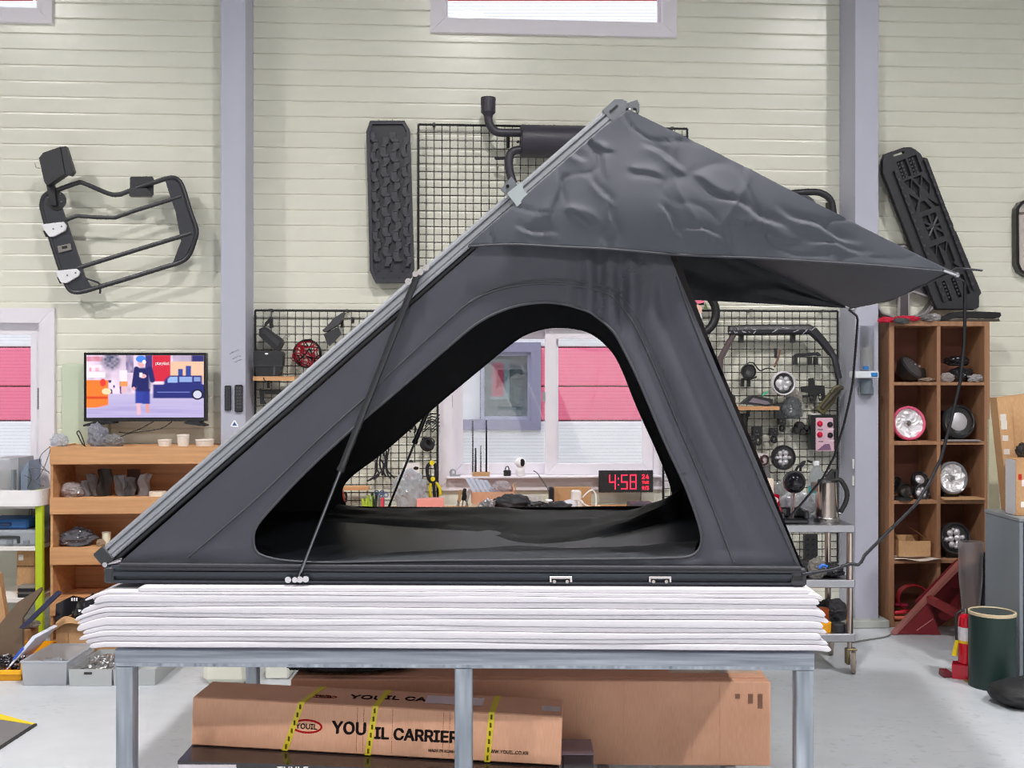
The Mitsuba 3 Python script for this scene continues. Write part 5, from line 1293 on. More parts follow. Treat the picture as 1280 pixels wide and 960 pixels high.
part(k, 'fold', tube(wpath(z6([(1060, 720), (1080, 680), (1130, 660), (1165, 680)]), GD + .07), .012, 8), 'cloth', (86, 82, 60), frame=WM)
part(k, 'hook', tube([w(1040, 490, GD + .0135), w(1040, 492, GD + .05)], .005, 6), 'plastic', INK, frame=WM)
k = thing('wooden_ledge', 'narrow light wooden ledge on the right wire grid beside the tent', 'shelf')
part(k, 'board', bx(w(900, 510, GD)[0], w(967, 510, GD)[0], -GD - .12, -GD - .0135, w(940, 512.6, GD + .11)[2], w(940, 508, GD + .11)[2]), 'maple', smooth=False, frame=WM)
part(k, 'bracket', wprism(z6([(312, 870), (338, 870), (338, 930), (312, 930)]), GD + .0135, GD + .03), 'plastic', INK, False, WM)
lz = w(940, 508, GD + .11)[2] + .001
sp = thing('round_speaker', 'grey round speaker standing at the left end of the wooden ledge', 'speaker')
c = w(*z6([(155, 775)])[0], GD + .05); r_ = 8 * WALL.px(-.1, 910); c[2] = lz + r_
part(sp, 'shell', lathe([(0, -.03), (r_, -.03), (r_, 0), (r_ * .86, .006), (r_ * .8, .001), (0, .001)], 24, c, (0, -1, 0)), 'plastic', (72, 73, 74), frame=WM)
part(sp, 'grille', lathe([(0, .006), (r_ * .7, .003), (r_ * .78, .001)], 20, c, (0, -1, 0)), 'matte', (58, 60, 60), frame=WM)
k = thing('tail_light', 'dark wedge-shaped lamp housing lying on the wooden ledge of the right grid', 'lamp housing')
q = wz(z6([(255, 800), (350, 725), (530, 760), (530, 815), (480, 822), (260, 806)]), GD + .06); q[:, 1] += lz - q[:, 1].min()
part(k, 'housing', prism(q, -GD - .09, -GD - .02), 'plastic', (34, 35, 40), False, WM)
q2 = wz(z6([(325, 785), (365, 745), (500, 778), (515, 800), (480, 805)]), GD + .09); q2[:, 1] += lz - wz(z6([(0, 820)]), GD + .06)[0, 1]
part(k, 'lens', prism(q2, -GD - .095, -GD - .09), 'gloss', (118, 108, 120), False, WM)
part(k, 'tie', wtube(z6([(450, 745), (470, 720), (500, 712)]), .006, GD + .08), 'plastic', (50, 180, 130), True, WM, label='green tie')
# lower part of the right grid
k = thing('foil_pouch', 'black pouch and clear bag hanging below the white-ringed headlight', 'pouch')
part(k, 'pouch', wprism(z9([(555, 180), (630, 165), (640, 290), (600, 315), (562, 300)]), GD + .02, GD + .05), 'plastic', (44, 45, 47), False, WM)
part(k, 'bag', crumple(w(*z9([(715, 310)])[0], GD + .06), (.12, .07, .16), 61, .4), 'film', (150, 156, 160), False, WM)
part(k, 'bag_top', crumple(w(*z9([(730, 170)])[0], GD + .04), (.10, .04, .10), 62, .5), 'film', (210, 204, 198), False, WM)
part(k, 'hook', tube([w(975, 505, GD + .0135), w(975, 506, GD + .04)], .005, 6), 'plastic', INK, frame=WM)
def clamp(label, cx, cy, s, seed):
    """A small light-bar tube clamp: a split ring over a block."""
    k = thing('tube_clamp', label, 'clamp', 'black tube clamps on the right wire grid')
    f = lambda pts: z9([(cx + a * s, cy + b * s) for a, b in pts])
    part(k, 'block', wprism(f([(-40, -45), (38, -48), (42, 20), (30, 40), (-42, 34)]), GD + .0135, GD + .06), 'plastic', (30, 30, 32), False, WM)
    o = Polygon(wz(f(ell(5, 75, 30, 40, 16)), GD + .05)).difference(Polygon(wz(f(ell(5, 72, 17, 20, 14)), GD + .05)))
    part(k, 'ring', prism(o, -GD - .05, -GD - .015), 'plastic', (26, 26, 28), False, WM)
    rr = np.random.default_rng(seed)
    for i in range(3):
        p = w(*f([(rr.uniform(-25, 25), rr.uniform(-30, 20))])[0], GD + .06)
        part(k, 'bolt', cyl(p, p + (0, -.008, 0), .007, 8), 'metal', (130, 130, 134), True, WM)
    part(k, 'hook', tube([w(*f([(0, -40)])[0], GD + .0135), w(*f([(0, -40)])[0], GD + .02)], .004, 6), 'plastic', INK, frame=WM)
clamp('black tube clamp beside the tent edge under the round speaker', 410, 430, 1.05, 1)
clamp('black tube clamp left of and above the lower headlight', 555, 430, .85, 2)
clamp('small black tube clamp under the black pouch', 628, 340, .75, 3)
clamp('black tube clamp hanging lowest beside the tent edge', 365, 500, .9, 5)
k = thing('thumb_clamp', 'black clamp with three knobs left of the red and white package', 'clamp')
for x, y, r_ in ((780, 370, 38), (750, 410, 30), (800, 425, 30), (830, 385, 24), (860, 420, 22)):
    p = w(*z9([(x, y)])[0], GD + .03); part(k, 'knob', lathe([(0, .025), (r_ / 7.1 * .0052 * .8, .025), (r_ / 7.1 * .0052, .015), (r_ / 7.1 * .0052, -.03), (0, -.03)], 10, p, (0, -1, 0)), 'plastic', (32, 32, 35), False, WM)
k = thing('torch', 'upright black torch on the wire grid beside the tent edge', 'torch')
part(k, 'head', lathe([(0, 0), (.026, 0), (.028, .03), (.024, .05), (0, .05)], 16, w(*z9([(285, 330)])[0], GD + .04)), 'plastic', (24, 24, 26), frame=WM)
part(k, 'barrel', lathe([(0, 0), (.024, .0), (.022, .12), (0, .12)], 16, w(*z9([(285, 440)])[0], GD + .04)), 'plastic', (28, 28, 30), frame=WM)
part(k, 'base', lathe([(0, 0), (.030, 0), (.032, .03), (.026, .045), (0, .045)], 16, w(*z9([(290, 500)])[0], GD + .04)), 'plastic', (70, 72, 74), frame=WM)
part(k, 'hook', tube([w(931, 540, GD + .0135), w(931, 540, GD + .02)], .005, 6), 'plastic', INK, frame=WM)
one('white_card', 'white card with a black emblem half hidden behind the tent edge', 'card', wprism(z9([(185, 345), (258, 345), (258, 495), (200, 495)]), GD + .012, GD + .016), 'matte', (230, 226, 222), False, WM)
k = thing('red_strap', 'bright red strap end hanging beside the tent edge', 'strap')
part(k, 'web', wprism(z9([(265, 530), (320, 525), (345, 720), (330, 730)]), GD + .02, GD + .035), 'cloth', (196, 24, 62), False, WM)
part(k, 'edge', wprism(z9([(320, 525), (332, 530), (352, 715), (345, 720)]), GD + .016, GD + .04), 'plastic', (30, 26, 30), False, WM)
part(k, 'hook', tube([w(932, 558, GD + .0135), w(932, 558, GD + .03)], .004, 6), 'plastic', INK, frame=WM)
k = thing('cable_pack', 'clear pack with a red and black cable left of the lower headlight', 'package')
part(k, 'card', wprism(z9([(400, 612), (505, 620), (505, 720), (400, 735)]), GD + .02, GD + .024), 'matte', (214, 208, 206), False, WM)
part(k, 'cable', wtube(z9([(440, 640), (430, 690), (450, 720), (490, 700), (495, 650), (465, 635), (440, 660), (455, 700)]), .006, GD + .036, 4, True, 6), 'plastic', (70, 32, 38), True, WM)
part(k, 'clip', wprism(z9([(420, 730), (460, 735), (450, 790), (440, 835), (415, 830)]), GD + .02, GD + .05), 'plastic', INK, False, WM)
part(k, 'clip', wprism(z9([(470, 735), (500, 730), (525, 835), (475, 830)]), GD + .02, GD + .04), 'metal', (140, 138, 138), False, WM)
part(k, 'hook', tube([w(953, 570, GD + .0135), w(953, 570, GD + .03)], .004, 6), 'plastic', INK, frame=WM)
headlight('headlight', 'round black headlight with many lens cells, lowest on the right wire grid', *z9([(635, 655)])[0], 15.3, GD + .11, 'bars', (38, 38, 42))
pk = thing('horn_package', 'black and pale pink package with two red round buttons on the right wire grid', 'package')
part(pk, 'box', bx(w(*z9([(878, 290)])[0], GD + .07)[0], w(*z9([(1105, 290)])[0], GD + .07)[0], -GD - .07, -GD - .0135, w(1030, 562, GD + .07)[2], w(1030, 518.5, GD + .07)[2], .002), 'gloss', (34, 36, 38), frame=WM)
part(pk, 'front_print', wprism(z9([(922, 300), (1080, 300), (1085, 595), (922, 595)]), GD + .07, GD + .0715), 'plastic', (206, 172, 186), False, WM)
part(pk, 'right_print', wprism(z9([(1075, 297), (1106, 297), (1106, 575), (1086, 585)]), GD + .07, GD + .0725), 'plastic', (30, 30, 34), False, WM)
part(pk, 'lower_print', wprism(z9([(935, 590), (1000, 535), (1045, 532), (1060, 588)]), GD + .0715, GD + .0725), 'plastic', (120, 88, 118), False, WM)
for x, y, c_ in ((958, 352, (206, 20, 60)), (958, 450, (206, 20, 60)), (1048, 360, (28, 28, 32)), (1050, 455, (28, 28, 32))):
    p = w(*z9([(x, y)])[0], GD + .072); part(pk, 'button', lathe([(0, .014), (.012, .013), (.018, .006), (.018, 0)], 16, p, (0, -1, 0)), 'gloss', c_, True, WM)
for x, y, wd in ((962, 405, 48), (1055, 402, 56), (968, 512, 44), (1060, 505, 52)):
    part(pk, 'caption', wprism(z9([(x - wd / 2, y - 7), (x + wd / 2, y - 7), (x + wd / 2, y + 6), (x - wd / 2, y + 6)]), GD + .0725, GD + .073), 'matte', (226, 206, 214) if x > 1000 else (150, 130, 140), False, WM)
part(pk, 'label_top', wprism(z9([(885, 262), (970, 258), (970, 278), (885, 282)]), GD + .05, GD + .052), 'matte', (228, 226, 222), False, WM)
part(pk, 'hook', tube([w(1030, 516, GD + .0135), w(1030, 519, GD + .03)], .004, 6), 'plastic', INK, frame=WM)
for i, p in enumerate(([(830, 690), (800, 700), (760, 740), (740, 780)], [(850, 680), (870, 690), (890, 695)], [(820, 700), (790, 740), (785, 775)])):
    one('cable_end', ['black cable bundle end hanging between the lower headlight and the bottle', 'short black cable end above the water bottle', 'thin black cable end beside the lower headlight'][i], 'cable', join([wtube(z9(p), .008, GD + .02, 5, True, 6), tube([w(*z9([p[0]])[0], GD + .0135), w(*z9([p[0]])[0], GD + .02)], .004, 6)]), 'plastic', INK, True, WM)

# ================================================================ steel cart and what stands on it
def f(px, py, Y): return FLAT.at(px, py, Y)
CY0, CY1 = 5.55, 5.98
cxr, cxl = f(1069, 650, CY0)[0], f(1069, 650, CY0)[0] - .76
ct = thing('steel_cart', 'stainless steel three-shelf cart on casters right of the tent', 'cart')
SZ = []
for yt, yb in ((656.6, 666), (725, 735), (792.5, 803)):
    za, zb_ = f(1000, yb, CY0)[2], f(1000, yt, CY0)[2]
    part(ct, 'shelf', bx(cxl, cxr, CY0, CY1, za, zb_, .004), 'metal', (186, 186, 192), frame=None)
    SZ.append(zb_ + .001)
for x in (cxl + .022, cxr - .022):
    for y in (CY0 + .022, CY1 - .022):
        part(ct, 'post', join([cyl((x, y, SZ[i + 1]), (x, y, SZ[i] - .045), .017, 14) for i in (0, 1)] + [cyl((x, y, .13), (x, y, SZ[2] - .045), .013, 12)]), 'chrome', (196, 180, 172))
        cs = part(ct, 'caster', lathe([(.022, -.012), (.055, -.012), (.059, -.006), (.059, .006), (.055, .012), (.022, .012), (.022, -.012)], 24, (x + .02, y, .059), (1, -.35, 0)), 'plastic', (150, 138, 128), label='grey caster wheel')
        part(cs, 'hub', lathe([(0, -.014), (.020, -.014), (.020, .014), (0, .014)], 16, (x + .02, y, .059), (1, -.35, 0)), 'metal', (96, 84, 70))
        part(cs, 'fork', join([bx(x - .022, x - .004, y - .022, y + .022, .05, .13, .003), bx(x - .022, x + .035, y - .022, y + .022, .125, .135, .003)]), 'metal', (156, 140, 104))
# top shelf
zk = zoomed(930, 570, 7.387)
k = thing('ball_lamp', 'shiny black ball on a thin stem in a black base on the cart top', 'lamp')
c = f(*zk([(463, 240)])[0], 5.66); r_ = 14.3 / FPX * 5.66
part(k, 'ball', ball(c, r_, 18), 'gloss', (18, 17, 24))
part(k, 'stem', cyl((c[0] - .006, c[1], SZ[0] + .02), c - (0, 0, r_ * .9), .006, 8), 'metal', (200, 170, 165))
part(k, 'stem', cyl((c[0] - .018, c[1], SZ[0] + .02), c - (.012, 0, r_ * .9), .004, 8), 'metal', (190, 186, 190))
b0, b1 = f(*zk([(345, 628)])[0], 5.60), f(*zk([(600, 628)])[0], 5.60)
part(k, 'base', join([bx(b0[0], b1[0], 5.60, 5.74, SZ[0], SZ[0] + .024, .006), bx(b0[0] + .02, b1[0] - .01, 5.70, 5.75, SZ[0] + .024, SZ[0] + .075, .006), bx(b0[0], b0[0] + .02, 5.60, 5.74, SZ[0] + .024, SZ[0] + .06, .005), bx(b1[0] - .02, b1[0], 5.60, 5.74, SZ[0] + .024, SZ[0] + .07, .005)]), 'gloss', (24, 24, 28))
kt = thing('electric_kettle', 'stainless steel electric kettle with a black handle at the right end of the cart top', 'kettle')
kx0, kx1 = f(*zk([(655, 600)])[0], 5.70)[0], f(*zk([(865, 600)])[0], 5.70)[0]
kc, kr = np.array([(kx0 + kx1) / 2, 5.70, SZ[0]]), (kx1 - kx0) / 2
kh = f(990, *[zk([(0, 240)])[0][1]], 5.70)[2] - SZ[0]
part(kt, 'body', lathe([(0, .028), (kr, .028), (kr * .98, .06), (kr * .84, kh * .95), (kr * .80, kh), (0, kh)], 36, kc), 'chrome', (222, 208, 202))
part(kt, 'base_plate', lathe([(0, 0), (kr * 1.06, 0), (kr * 1.06, .018), (kr * .98, .026), (0, .026)], 30, kc), 'metal', (176, 172, 172))
part(kt, 'lid', lathe([(kr * .80, kh), (kr * .72, kh + .012), (kr * .2, kh + .02), (0, kh + .02)], 28, kc), 'plastic', (36, 36, 38))
part(kt, 'spout', prism_ax([(-.02, 0), (.02, 0), (0, -.035)], kh * .75, kh, 'z').apply_transform(rot([0, 0, 1], -90)).apply_translation(kc + (-kr * .80, 0, 0)), 'metal', (196, 184, 178))
hp = smooth_path([kc + (kr * .75, -.005, kh + .008), kc + (kr * 1.15, -.02, kh + .012), kc + (kr * 1.62, -.03, kh * .80), kc + (kr * 1.60, -.03, kh * .55), kc + (kr * 1.15, -.02, kh * .26), kc + (kr * .93, -.005, kh * .28)], 5)
part(kt, 'handle', tube(hp, .013, 10), 'plastic', (30, 30, 33))
part(kt, 'switch', bx(kc[0] + kr * .95, kc[0] + kr * 1.22, kc[1] - .03, kc[1] - .015, SZ[0] + .045, SZ[0] + .054, .003), 'plastic', (214, 212, 214))
part(kt, 'cord', tube(smooth_path([kc + (-kr * .3, -kr * 1.05, .012), kc + (-kr * .9, -kr * .9, .03), kc + (-kr * 1.2, -kr * .5, .012)], 5), .004, 6), 'plastic', INK)
bt = thing('water_bottle', 'clear plastic water bottle with a blue label behind the kettle', 'bottle')
bc = f(*zk([(668, 400)])[0], 5.88); bc[2] = SZ[0]
br = 9.7 / FPX * 5.88; bh = f(1000, zk([(0, 48)])[0][1], 5.88)[2] - SZ[0]
part(bt, 'body', lathe([(0, 0), (br, .004), (br, bh * .45), (br * .94, bh * .5), (br, bh * .56), (br * .98, bh * .72), (br * .6, bh * .86), (br * .33, bh * .91), (br * .33, bh * .94)], 24, bc), 'sheer', (232, 238, 244))
part(bt, 'label', lathe([(br * 1.01, bh * .44), (br * 1.01, bh * .57)], 24, bc), 'plastic', (60, 160, 170))
part(bt, 'cap', lathe([(0, bh * .93), (br * .38, bh * .93), (br * .38, bh), (0, bh)], 16, bc), 'plastic', (226, 228, 232))
k = thing('tray', 'black rectangular tray leaning against the column behind the kettle', 'tray')
tp_ = [(750, 175), (830, 120), (860, 130), (1000, 300), (985, 555), (950, 560)]
q = np.array([f(*zk([p])[0], 5.93)[[0, 2]] for p in [(750, 190), (810, 120), (860, 125), (995, 290), (985, 560), (860, 600), (780, 480)]])
q[:, 1] = np.maximum(q[:, 1], SZ[0]); q[:, 0] = np.minimum(q[:, 0], cxr + .02)
part(k, 'plate', prism(q, 5.925, 5.94), 'gloss', (34, 35, 37), False)
part(k, 'rim', prism(Polygon(q).difference(Polygon(q).buffer(-.012)), 5.912, 5.925), 'gloss', (44, 45, 48), False)
bag('plastic_bag', 'white clear plastic bag lying behind the black ball on the cart top', 'bag', (f(*zk([(560, 500)])[0], 5.83) * (1, 1, 0)) + (-.05, -.02, SZ[0]), (.20, .10, .17), 71, 'film', (232, 234, 240), None, amp=.3)
k = thing('biscuit_box', 'cream snack box with a red lower half on the cart top beside the tent edge', 'box')
q0, q1 = f(*zk([(115, 600)])[0], 5.74), f(*zk([(300, 600)])[0], 5.74)
zt2 = f(950, zk([(0, 222)])[0][1], 5.74)[2]; zm2 = f(950, zk([(0, 362)])[0][1], 5.74)[2]
part(k, 'box', bx(q0[0], q1[0], 5.80, 5.86, SZ[0], zt2, .001), 'matte', (230, 214, 196), False)
part(k, 'red_carton', bx(q0[0] + .05, q1[0] + .02, 5.755, 5.795, SZ[0], zm2, .001), 'matte', (188, 22, 46), False)
ov = f(*zk([(263, 408)])[0], 5.755)
part(k, 'logo_oval', prism(ell(ov[0], ov[2], .034, .021, 20), 5.7535, 5.755), 'matte', (240, 236, 232), False)
part(k, 'logo_lettering', text_fit('KitKat', .050, ov + (0, -.0017, 0), depth=.0006), 'matte', (190, 22, 46), False)
bag('snack_packet', 'small red and pink snack packet beside the red carton', 'packet', f(*zk([(285, 500)])[0], 5.70) * (1, 1, 0) + (0, 0, SZ[0]), (.09, .06, .10), 73, 'gloss', (150, 40, 52), None)
bag('dark_packet', 'crumpled grey packet behind the stem of the black ball', 'packet', f(*zk([(335, 300)])[0], 5.90) * (1, 1, 0) + (0, 0, SZ[0]), (.11, .06, .22), 74, 'film', (196, 196, 200), None)
# middle and lower shelves
zl = zoomed(980, 680, 5.333)
def onm(px, lvl, Y=5.66): p = f(px, 700, Y); p[2] = SZ[lvl]; return p
bag('work_gloves', 'pile of black gloves on the middle shelf of the cart', 'gloves', onm(1000, 1), (.20, .16, .10), 75, 'cloth', (34, 34, 38), None, amp=.45)
bag('black_bag', 'flat black bag at the right end of the middle shelf of the cart', 'bag', onm(1036, 1), (.15, .16, .075), 76, 'plastic', (30, 30, 34), None, amp=.4)
bag('clear_bag', 'clear bag with a blue tie on the middle shelf of the cart', 'bag', onm(1021, 1, 5.60), (.10, .08, .12), 77, 'film', (190, 186, 180), None)
one('blue_tie', 'bright blue twist tie on the clear bag on the middle shelf of the cart', 'tie', tube(smooth_path([onm(1024, 1, 5.552) + (0, 0, .062), onm(1028, 1, 5.55) + (0, 0, .078), onm(1034, 1, 5.552) + (0, 0, .070)], 4), .009, 6), 'plastic', (40, 110, 210))
rr = np.random.default_rng(3)
k = thing('spring_cable', 'coiled black spring cable on the middle shelf of the cart', 'cable')
s_ = np.linspace(0, 1, 90)
p0, p1 = f(992, 690, 5.64), f(1012, 712, 5.64)
part(k, 'coil', tube(np.stack([p0[0] + (p1[0] - p0[0]) * s_ + .012 * np.cos(s_ * 60), 5.64 + .012 * np.sin(s_ * 60), p0[2] + (p1[2] - p0[2]) * s_], -1), .004, 5), 'plastic', (60, 60, 60), True)
part(k, 'plug', tube([p1, onm(1016, 1, 5.64) + (0, 0, .01)], .008, 8), 'plastic', INK)
one('tape_roll', 'yellow and orange tape roll on the bottom shelf of the cart', 'tape', lathe([(.03, 0), (.055, 0), (.055, .045), (.03, .045), (.03, 0)], 24, onm(1026, 2, 5.63)), 'plastic', (232, 160, 30))
one('orange_can', 'small orange can on the bottom shelf of the cart', 'can', lathe([(0, 0), (.035, 0), (.035, .095), (.03, .1), (0, .1)], 20, onm(1028, 2, 5.73)), 'plastic', (206, 96, 40))
one('black_puck', 'flat black round tin on the bottom shelf of the cart', 'tin', lathe([(0, 0), (.042, 0), (.044, .006), (.044, .036), (.040, .042), (0, .042)], 26, onm(1047, 2, 5.62)), 'plastic', (34, 35, 40))
one('square_bar', 'dark bar leaning on the bottom shelf of the cart', 'bar', tube([onm(1056, 2, 5.64) + (0, 0, .01), f(1041, 771, 5.86)], .008, 4), 'plastic', (44, 44, 46))
bag('dark_bundle', 'dark bundle at the back of the bottom shelf of the cart', 'bundle', onm(1040, 2, 5.86), (.18, .12, .14), 78, 'cloth', (50, 50, 54), None)
k = thing('power_strip', 'black power strip hung on the lower wire grid behind the cart', 'power strip')
q0, q1 = w(1005, 700, GD + .03), w(1021, 667, GD + .03)
part(k, 'body', bx(q0[0], q1[0], -GD - .05, -GD - .004, q0[2], q1[2], .005), 'plastic', (38, 39, 42), frame=WM)
for i in range(4):
    for j in range(2):
        p = w(1009.5 + j * 7, 674 + i * 6.5, GD + .05); part(k, 'socket', cyl(p, p + (0, -.002, 0), .009, 8), 'plastic', (20, 20, 22), True, WM)

# right column: cup dispenser and switches
CF2 = 0.27
k = thing('cup_dispenser', 'clear tube paper cup dispenser fixed on the right column', 'cup dispenser')
cc = w(1083.5, 440, CF2 + .045)
def zpx(py): return w(1083, py, CF2 + .045)[2]
rt = 8.2 * WALL.px(-CF2, 1083)
part(k, 'tube', lathe([(rt, zpx(463) - cc[2]), (rt, zpx(407) - cc[2])], 24, cc), 'sheer', (232, 234, 240), True, WM, label='clear tube')
part(k, 'cups', lathe([(0, zpx(463) - cc[2]), (rt * .86, zpx(463) - cc[2]), (rt * .9, zpx(434) - cc[2]), (0, zpx(434) - cc[2])], 24, cc), 'matte', (232, 230, 222), True, WM, label='stack of white paper cups')
part(k, 'collar', join([bx(w(1069, 0, CF2 + .1)[0], w(1098, 0, CF2 + .1)[0], -CF2 - .11, -CF2 - .001, zpx(473), zpx(464), .006)]), 'plastic', (206, 214, 220), frame=WM)
part(k, 'blue_clip', join([bx(w(1088, 0, CF2 + .1)[0], w(1096, 0, CF2 + .1)[0], -CF2 - .115, -CF2 - .10, zpx(471), zpx(466), .003), bx(w(1081, 0, CF2 + .1)[0], w(1086.5, 0, CF2 + .1)[0], -CF2 - .10, -CF2 - .04, zpx(462), zpx(458), .003)]), 'plastic', (50, 120, 190), frame=WM)
part(k, 'throat', lathe([(rt * .95, zpx(492) - cc[2]), (rt * .8, zpx(474) - cc[2])], 24, cc), 'film', (170, 186, 196), True, WM)
k = thing('switch_box', 'small grey switch box on the right column below the cup dispenser', 'switch')
part(k, 'box', bx(w(1072, 0, CF2)[0], w(1090, 0, CF2)[0], -CF2 - .03, -CF2 - .001, w(1080, 494, CF2)[2], w(1080, 484, CF2)[2], .003), 'plastic', (128, 134, 140), frame=WM)
part(k, 'handle', tube([w(1076, 492, CF2 + .03), w(1076, 486, CF2 + .045), w(1086, 486, CF2 + .045), w(1086, 492, CF2 + .03)], .003, 6), 'metal', (160, 160, 165), frame=WM)
for py in (580, 601):
    one('edge_label', ['white label strip on the edge of the right column, the upper one', 'white label strip on the edge of the right column, the lower one'][py > 590], 'label', bx(w(1066.5, 0, CF2)[0], w(1067.6, 0, CF2)[0], -CF2 + .0, -CF2 + .02, w(1066, py + 6, CF2)[2], w(1066, py - 6, CF2)[2]), 'matte', (232, 232, 232), False, WM)

# ================================================================ cubby shelf with lamps
KD = 0.30
def k_(px, py, d=KD): return w(px, py, d)
cb = thing('cubby_shelf', 'tall brown wooden cubby shelf full of round car lamps beside the right column', 'shelf')
kx = [k_(1111.5, 600)[0], k_(1117.5, 600)[0], k_(1171.5, 600)[0], k_(1176, 600)[0], k_(1230.5, 600)[0], k_(1237, 600)[0]]
kz = [(k_(1170, 780)[2], k_(1170, 775)[2])] + [(k_(1170, b)[2], k_(1170, a)[2]) for a, b in ((700.3, 704), (625.3, 629.7), (551.7, 556), (477.6, 481.5), (401.5, 407.3))]
kz[0] = (0.0, .03)
top_z = kz[-1][1]
part(cb, 'side_panel', bx(kx[0], kx[1], -KD, -.02, 0, top_z), 'veneer', smooth=False, frame=WM)
part(cb, 'side_panel', bx(kx[4], kx[5], -KD, -.02, 0, top_z), 'veneer', smooth=False, frame=WM)
part(cb, 'divider', bx(kx[2], kx[3], -KD + .004, -.024, kz[0][1], kz[-1][0]), 'veneer', smooth=False, frame=WM)
for za, zb_ in kz:
    for xa, xb in ((kx[1], kx[2]), (kx[3], kx[4])):
        if zb_ == top_z and xa == kx[1]: part(cb, 'top', bx(kx[1], kx[4], -KD, -.024, za, zb_), 'veneer', smooth=False, frame=WM)
        elif zb_ != top_z: part(cb, 'shelf', bx(xa, xb, -KD + .002, -.024, za, zb_), 'veneer', smooth=False, frame=WM)
part(cb, 'back_panel', bx(kx[0] + .002, kx[5] - .002, -.02, -.012, .0, top_z - .002), 'matte', (124, 84, 72), smooth=False, frame=WM)
FZ = [z[1] + .001 for z in kz]                       # floors: 0 bottom row ... 4 top row, 5 = top of the shelf
def onk(px, row, d=.20): p = w(px, 600, d); p[2] = FZ[row]; return p
def cubby_lamp(label, px, py, rpx, row, style, ring, name='headlight', tilt=(0, -1, .12), back=None, d=.23):
    r = rpx * WALL.px(-d, px)
    py2 = 480 - (FZ[row] + r + .004 - H) * FPX / ((w(px, 600, d) @ np.array([0, 0, 0])) + (WALL.at(px, 600, -d)[0] * math.sin(WALL.a) + (6.773 - d)) )
    k = headlight(name, label, px, py, rpx, d, style, ring, tilt=tilt, hook=False, depth=.09, back=back)
    c = w(px, py, d)
    part(k, 'foot', bx(c[0] - .05, c[0] + .05, -d + .01, -d + .08, FZ[row], max(FZ[row] + .01, c[2] - r * .80), .003), 'plastic', (30, 30, 32), frame=WM)
    return k
cubby_lamp('round headlight with a pink ring in the cubby second from the top, left', 1136, 529, 20.8, 3, 'clear', (222, 96, 132))
cubby_lamp('black round headlight in the cubby second from the top, right', 1198, 527, 20.5, 3, 'single', (40, 40, 43))
cubby_lamp('clear round headlight with a grey ring in the right cubby of the third row', 1190.5, 597.5, 20.0, 2, 'clear', (120, 122, 128), tilt=(.12, -1, .1), back=(110, 112, 118))
cubby_lamp('black round headlight standing in the right cubby of the fourth row', 1193.5, 673, 19.5, 1, 'bars', (44, 44, 48))
headlight('fog_lamp', 'black ringed lamp leaning at the far left of the third-row left cubby', 1119, 606, 11, .13, 'plain', (60, 60, 62), 'fog lamp', hook=False, tilt=(.5, -1, .0))
headlight('fog_lamp', 'small black round lamp in front in the third-row left cubby', 1131.5, 613, 8.6, .26, 'plain', (46, 46, 48), 'fog lamp', hook=False, tilt=(0, -1, .1))
headlight('fog_lamp', 'lower of the two black stacked lamps in the third-row left cubby', 1152, 615.5, 10.5, .24, 'projector', (40, 40, 44), 'fog lamp', hook=False, tilt=(.1, -1, .2))
headlight('fog_lamp', 'upper of the two black stacked lamps in the third-row left cubby', 1150, 599, 10.5, .20, 'single', (40, 40, 44), 'fog lamp', hook=False, tilt=(.1, -1, .6))
one('round_stand', 'flat black round stand lying under the small lamp in the third-row left cubby', 'base', lathe([(0, 0), (.07, 0), (.07, .012), (.05, .018), (0, .018)], 24, onk(1127, 2, .25)), 'plastic', (32, 32, 34), frame=WM)
k = thing('lamp_bracket', 'black bracket behind the black headlight in the second-row right cubby', 'bracket')
c = onk(1182, 3, .12); part(k, 'block', bx(c[0] - .02, c[0] + .05, -.15, -.08, FZ[3], FZ[3] + .19, .006), 'plastic', (30, 30, 33), frame=WM)
part(k, 'cross', bx(c[0] - .02, c[0] + .02, -.17, -.15, FZ[3] + .13, FZ[3] + .18, .006), 'plastic', (26, 26, 28), frame=WM)
one('grey_pad', 'flat grey foam pad under the black headlight in the second-row right cubby', 'pad', bx(kx[3] + .02, kx[4] - .03, -KD - .012, -KD + .06, FZ[3], FZ[3] + .008), 'matte', (150, 144, 148), frame=WM)
one('card_sheet', 'thin brown cardboard sheet under the clear headlight in the third-row right cubby', 'cardboard', bx(kx[3] + .01, kx[4] - .004, -KD - .02, -.20, FZ[2], FZ[2] + .012, .002), 'kraft', frame=WM)
# top row
k = thing('head_lamp_shell', 'dark headlight lying tilted in the top left cubby', 'headlight')
c = w(1140, 459, .20); ax = np.array([.50, -.62, .62]); ax /= np.linalg.norm(ax)
part(k, 'shell', lathe([(0, -.09), (.055, -.085), (.085, -.045), (.096, 0), (.089, .010), (.08, .0), (0, .0)], 30, c, ax), 'gloss', (36, 36, 39), frame=WM)
part(k, 'lens', lathe([(0, .030), (.045, .024), (.075, .010), (.084, .0)], 26, c, ax), 'gloss', (70, 68, 70), frame=WM)
for i in range(3):
    part(k, 'led', ball(c + ax * .024 + np.array([-.03 + i * .03, 0, .016 - i * .012]), .010, 6), 'chrome', (226, 222, 222), True, WM)
part(k, 'plug', bx(*(lambda q: (q[0] - .02, q[0] + .03, -.16, -.10, FZ[4], FZ[4] + .09))(onk(1156, 4)), .01), 'plastic', (32, 32, 34), frame=WM)
bag('grey_cloth', 'grey crumpled cloth under the tilted headlight in the top left cubby', 'cloth', onk(1158, 4, .24), (.12, .10, .03), 84, 'cloth', (140, 124, 112), WM)
bag('black_bag', 'upper of the two black plastic bags in the top right cubby', 'bag', onk(1196, 4, .18) + (0, 0, .105), (.16, .12, .075), 85, 'gloss', (28, 28, 31), WM, amp=.3)
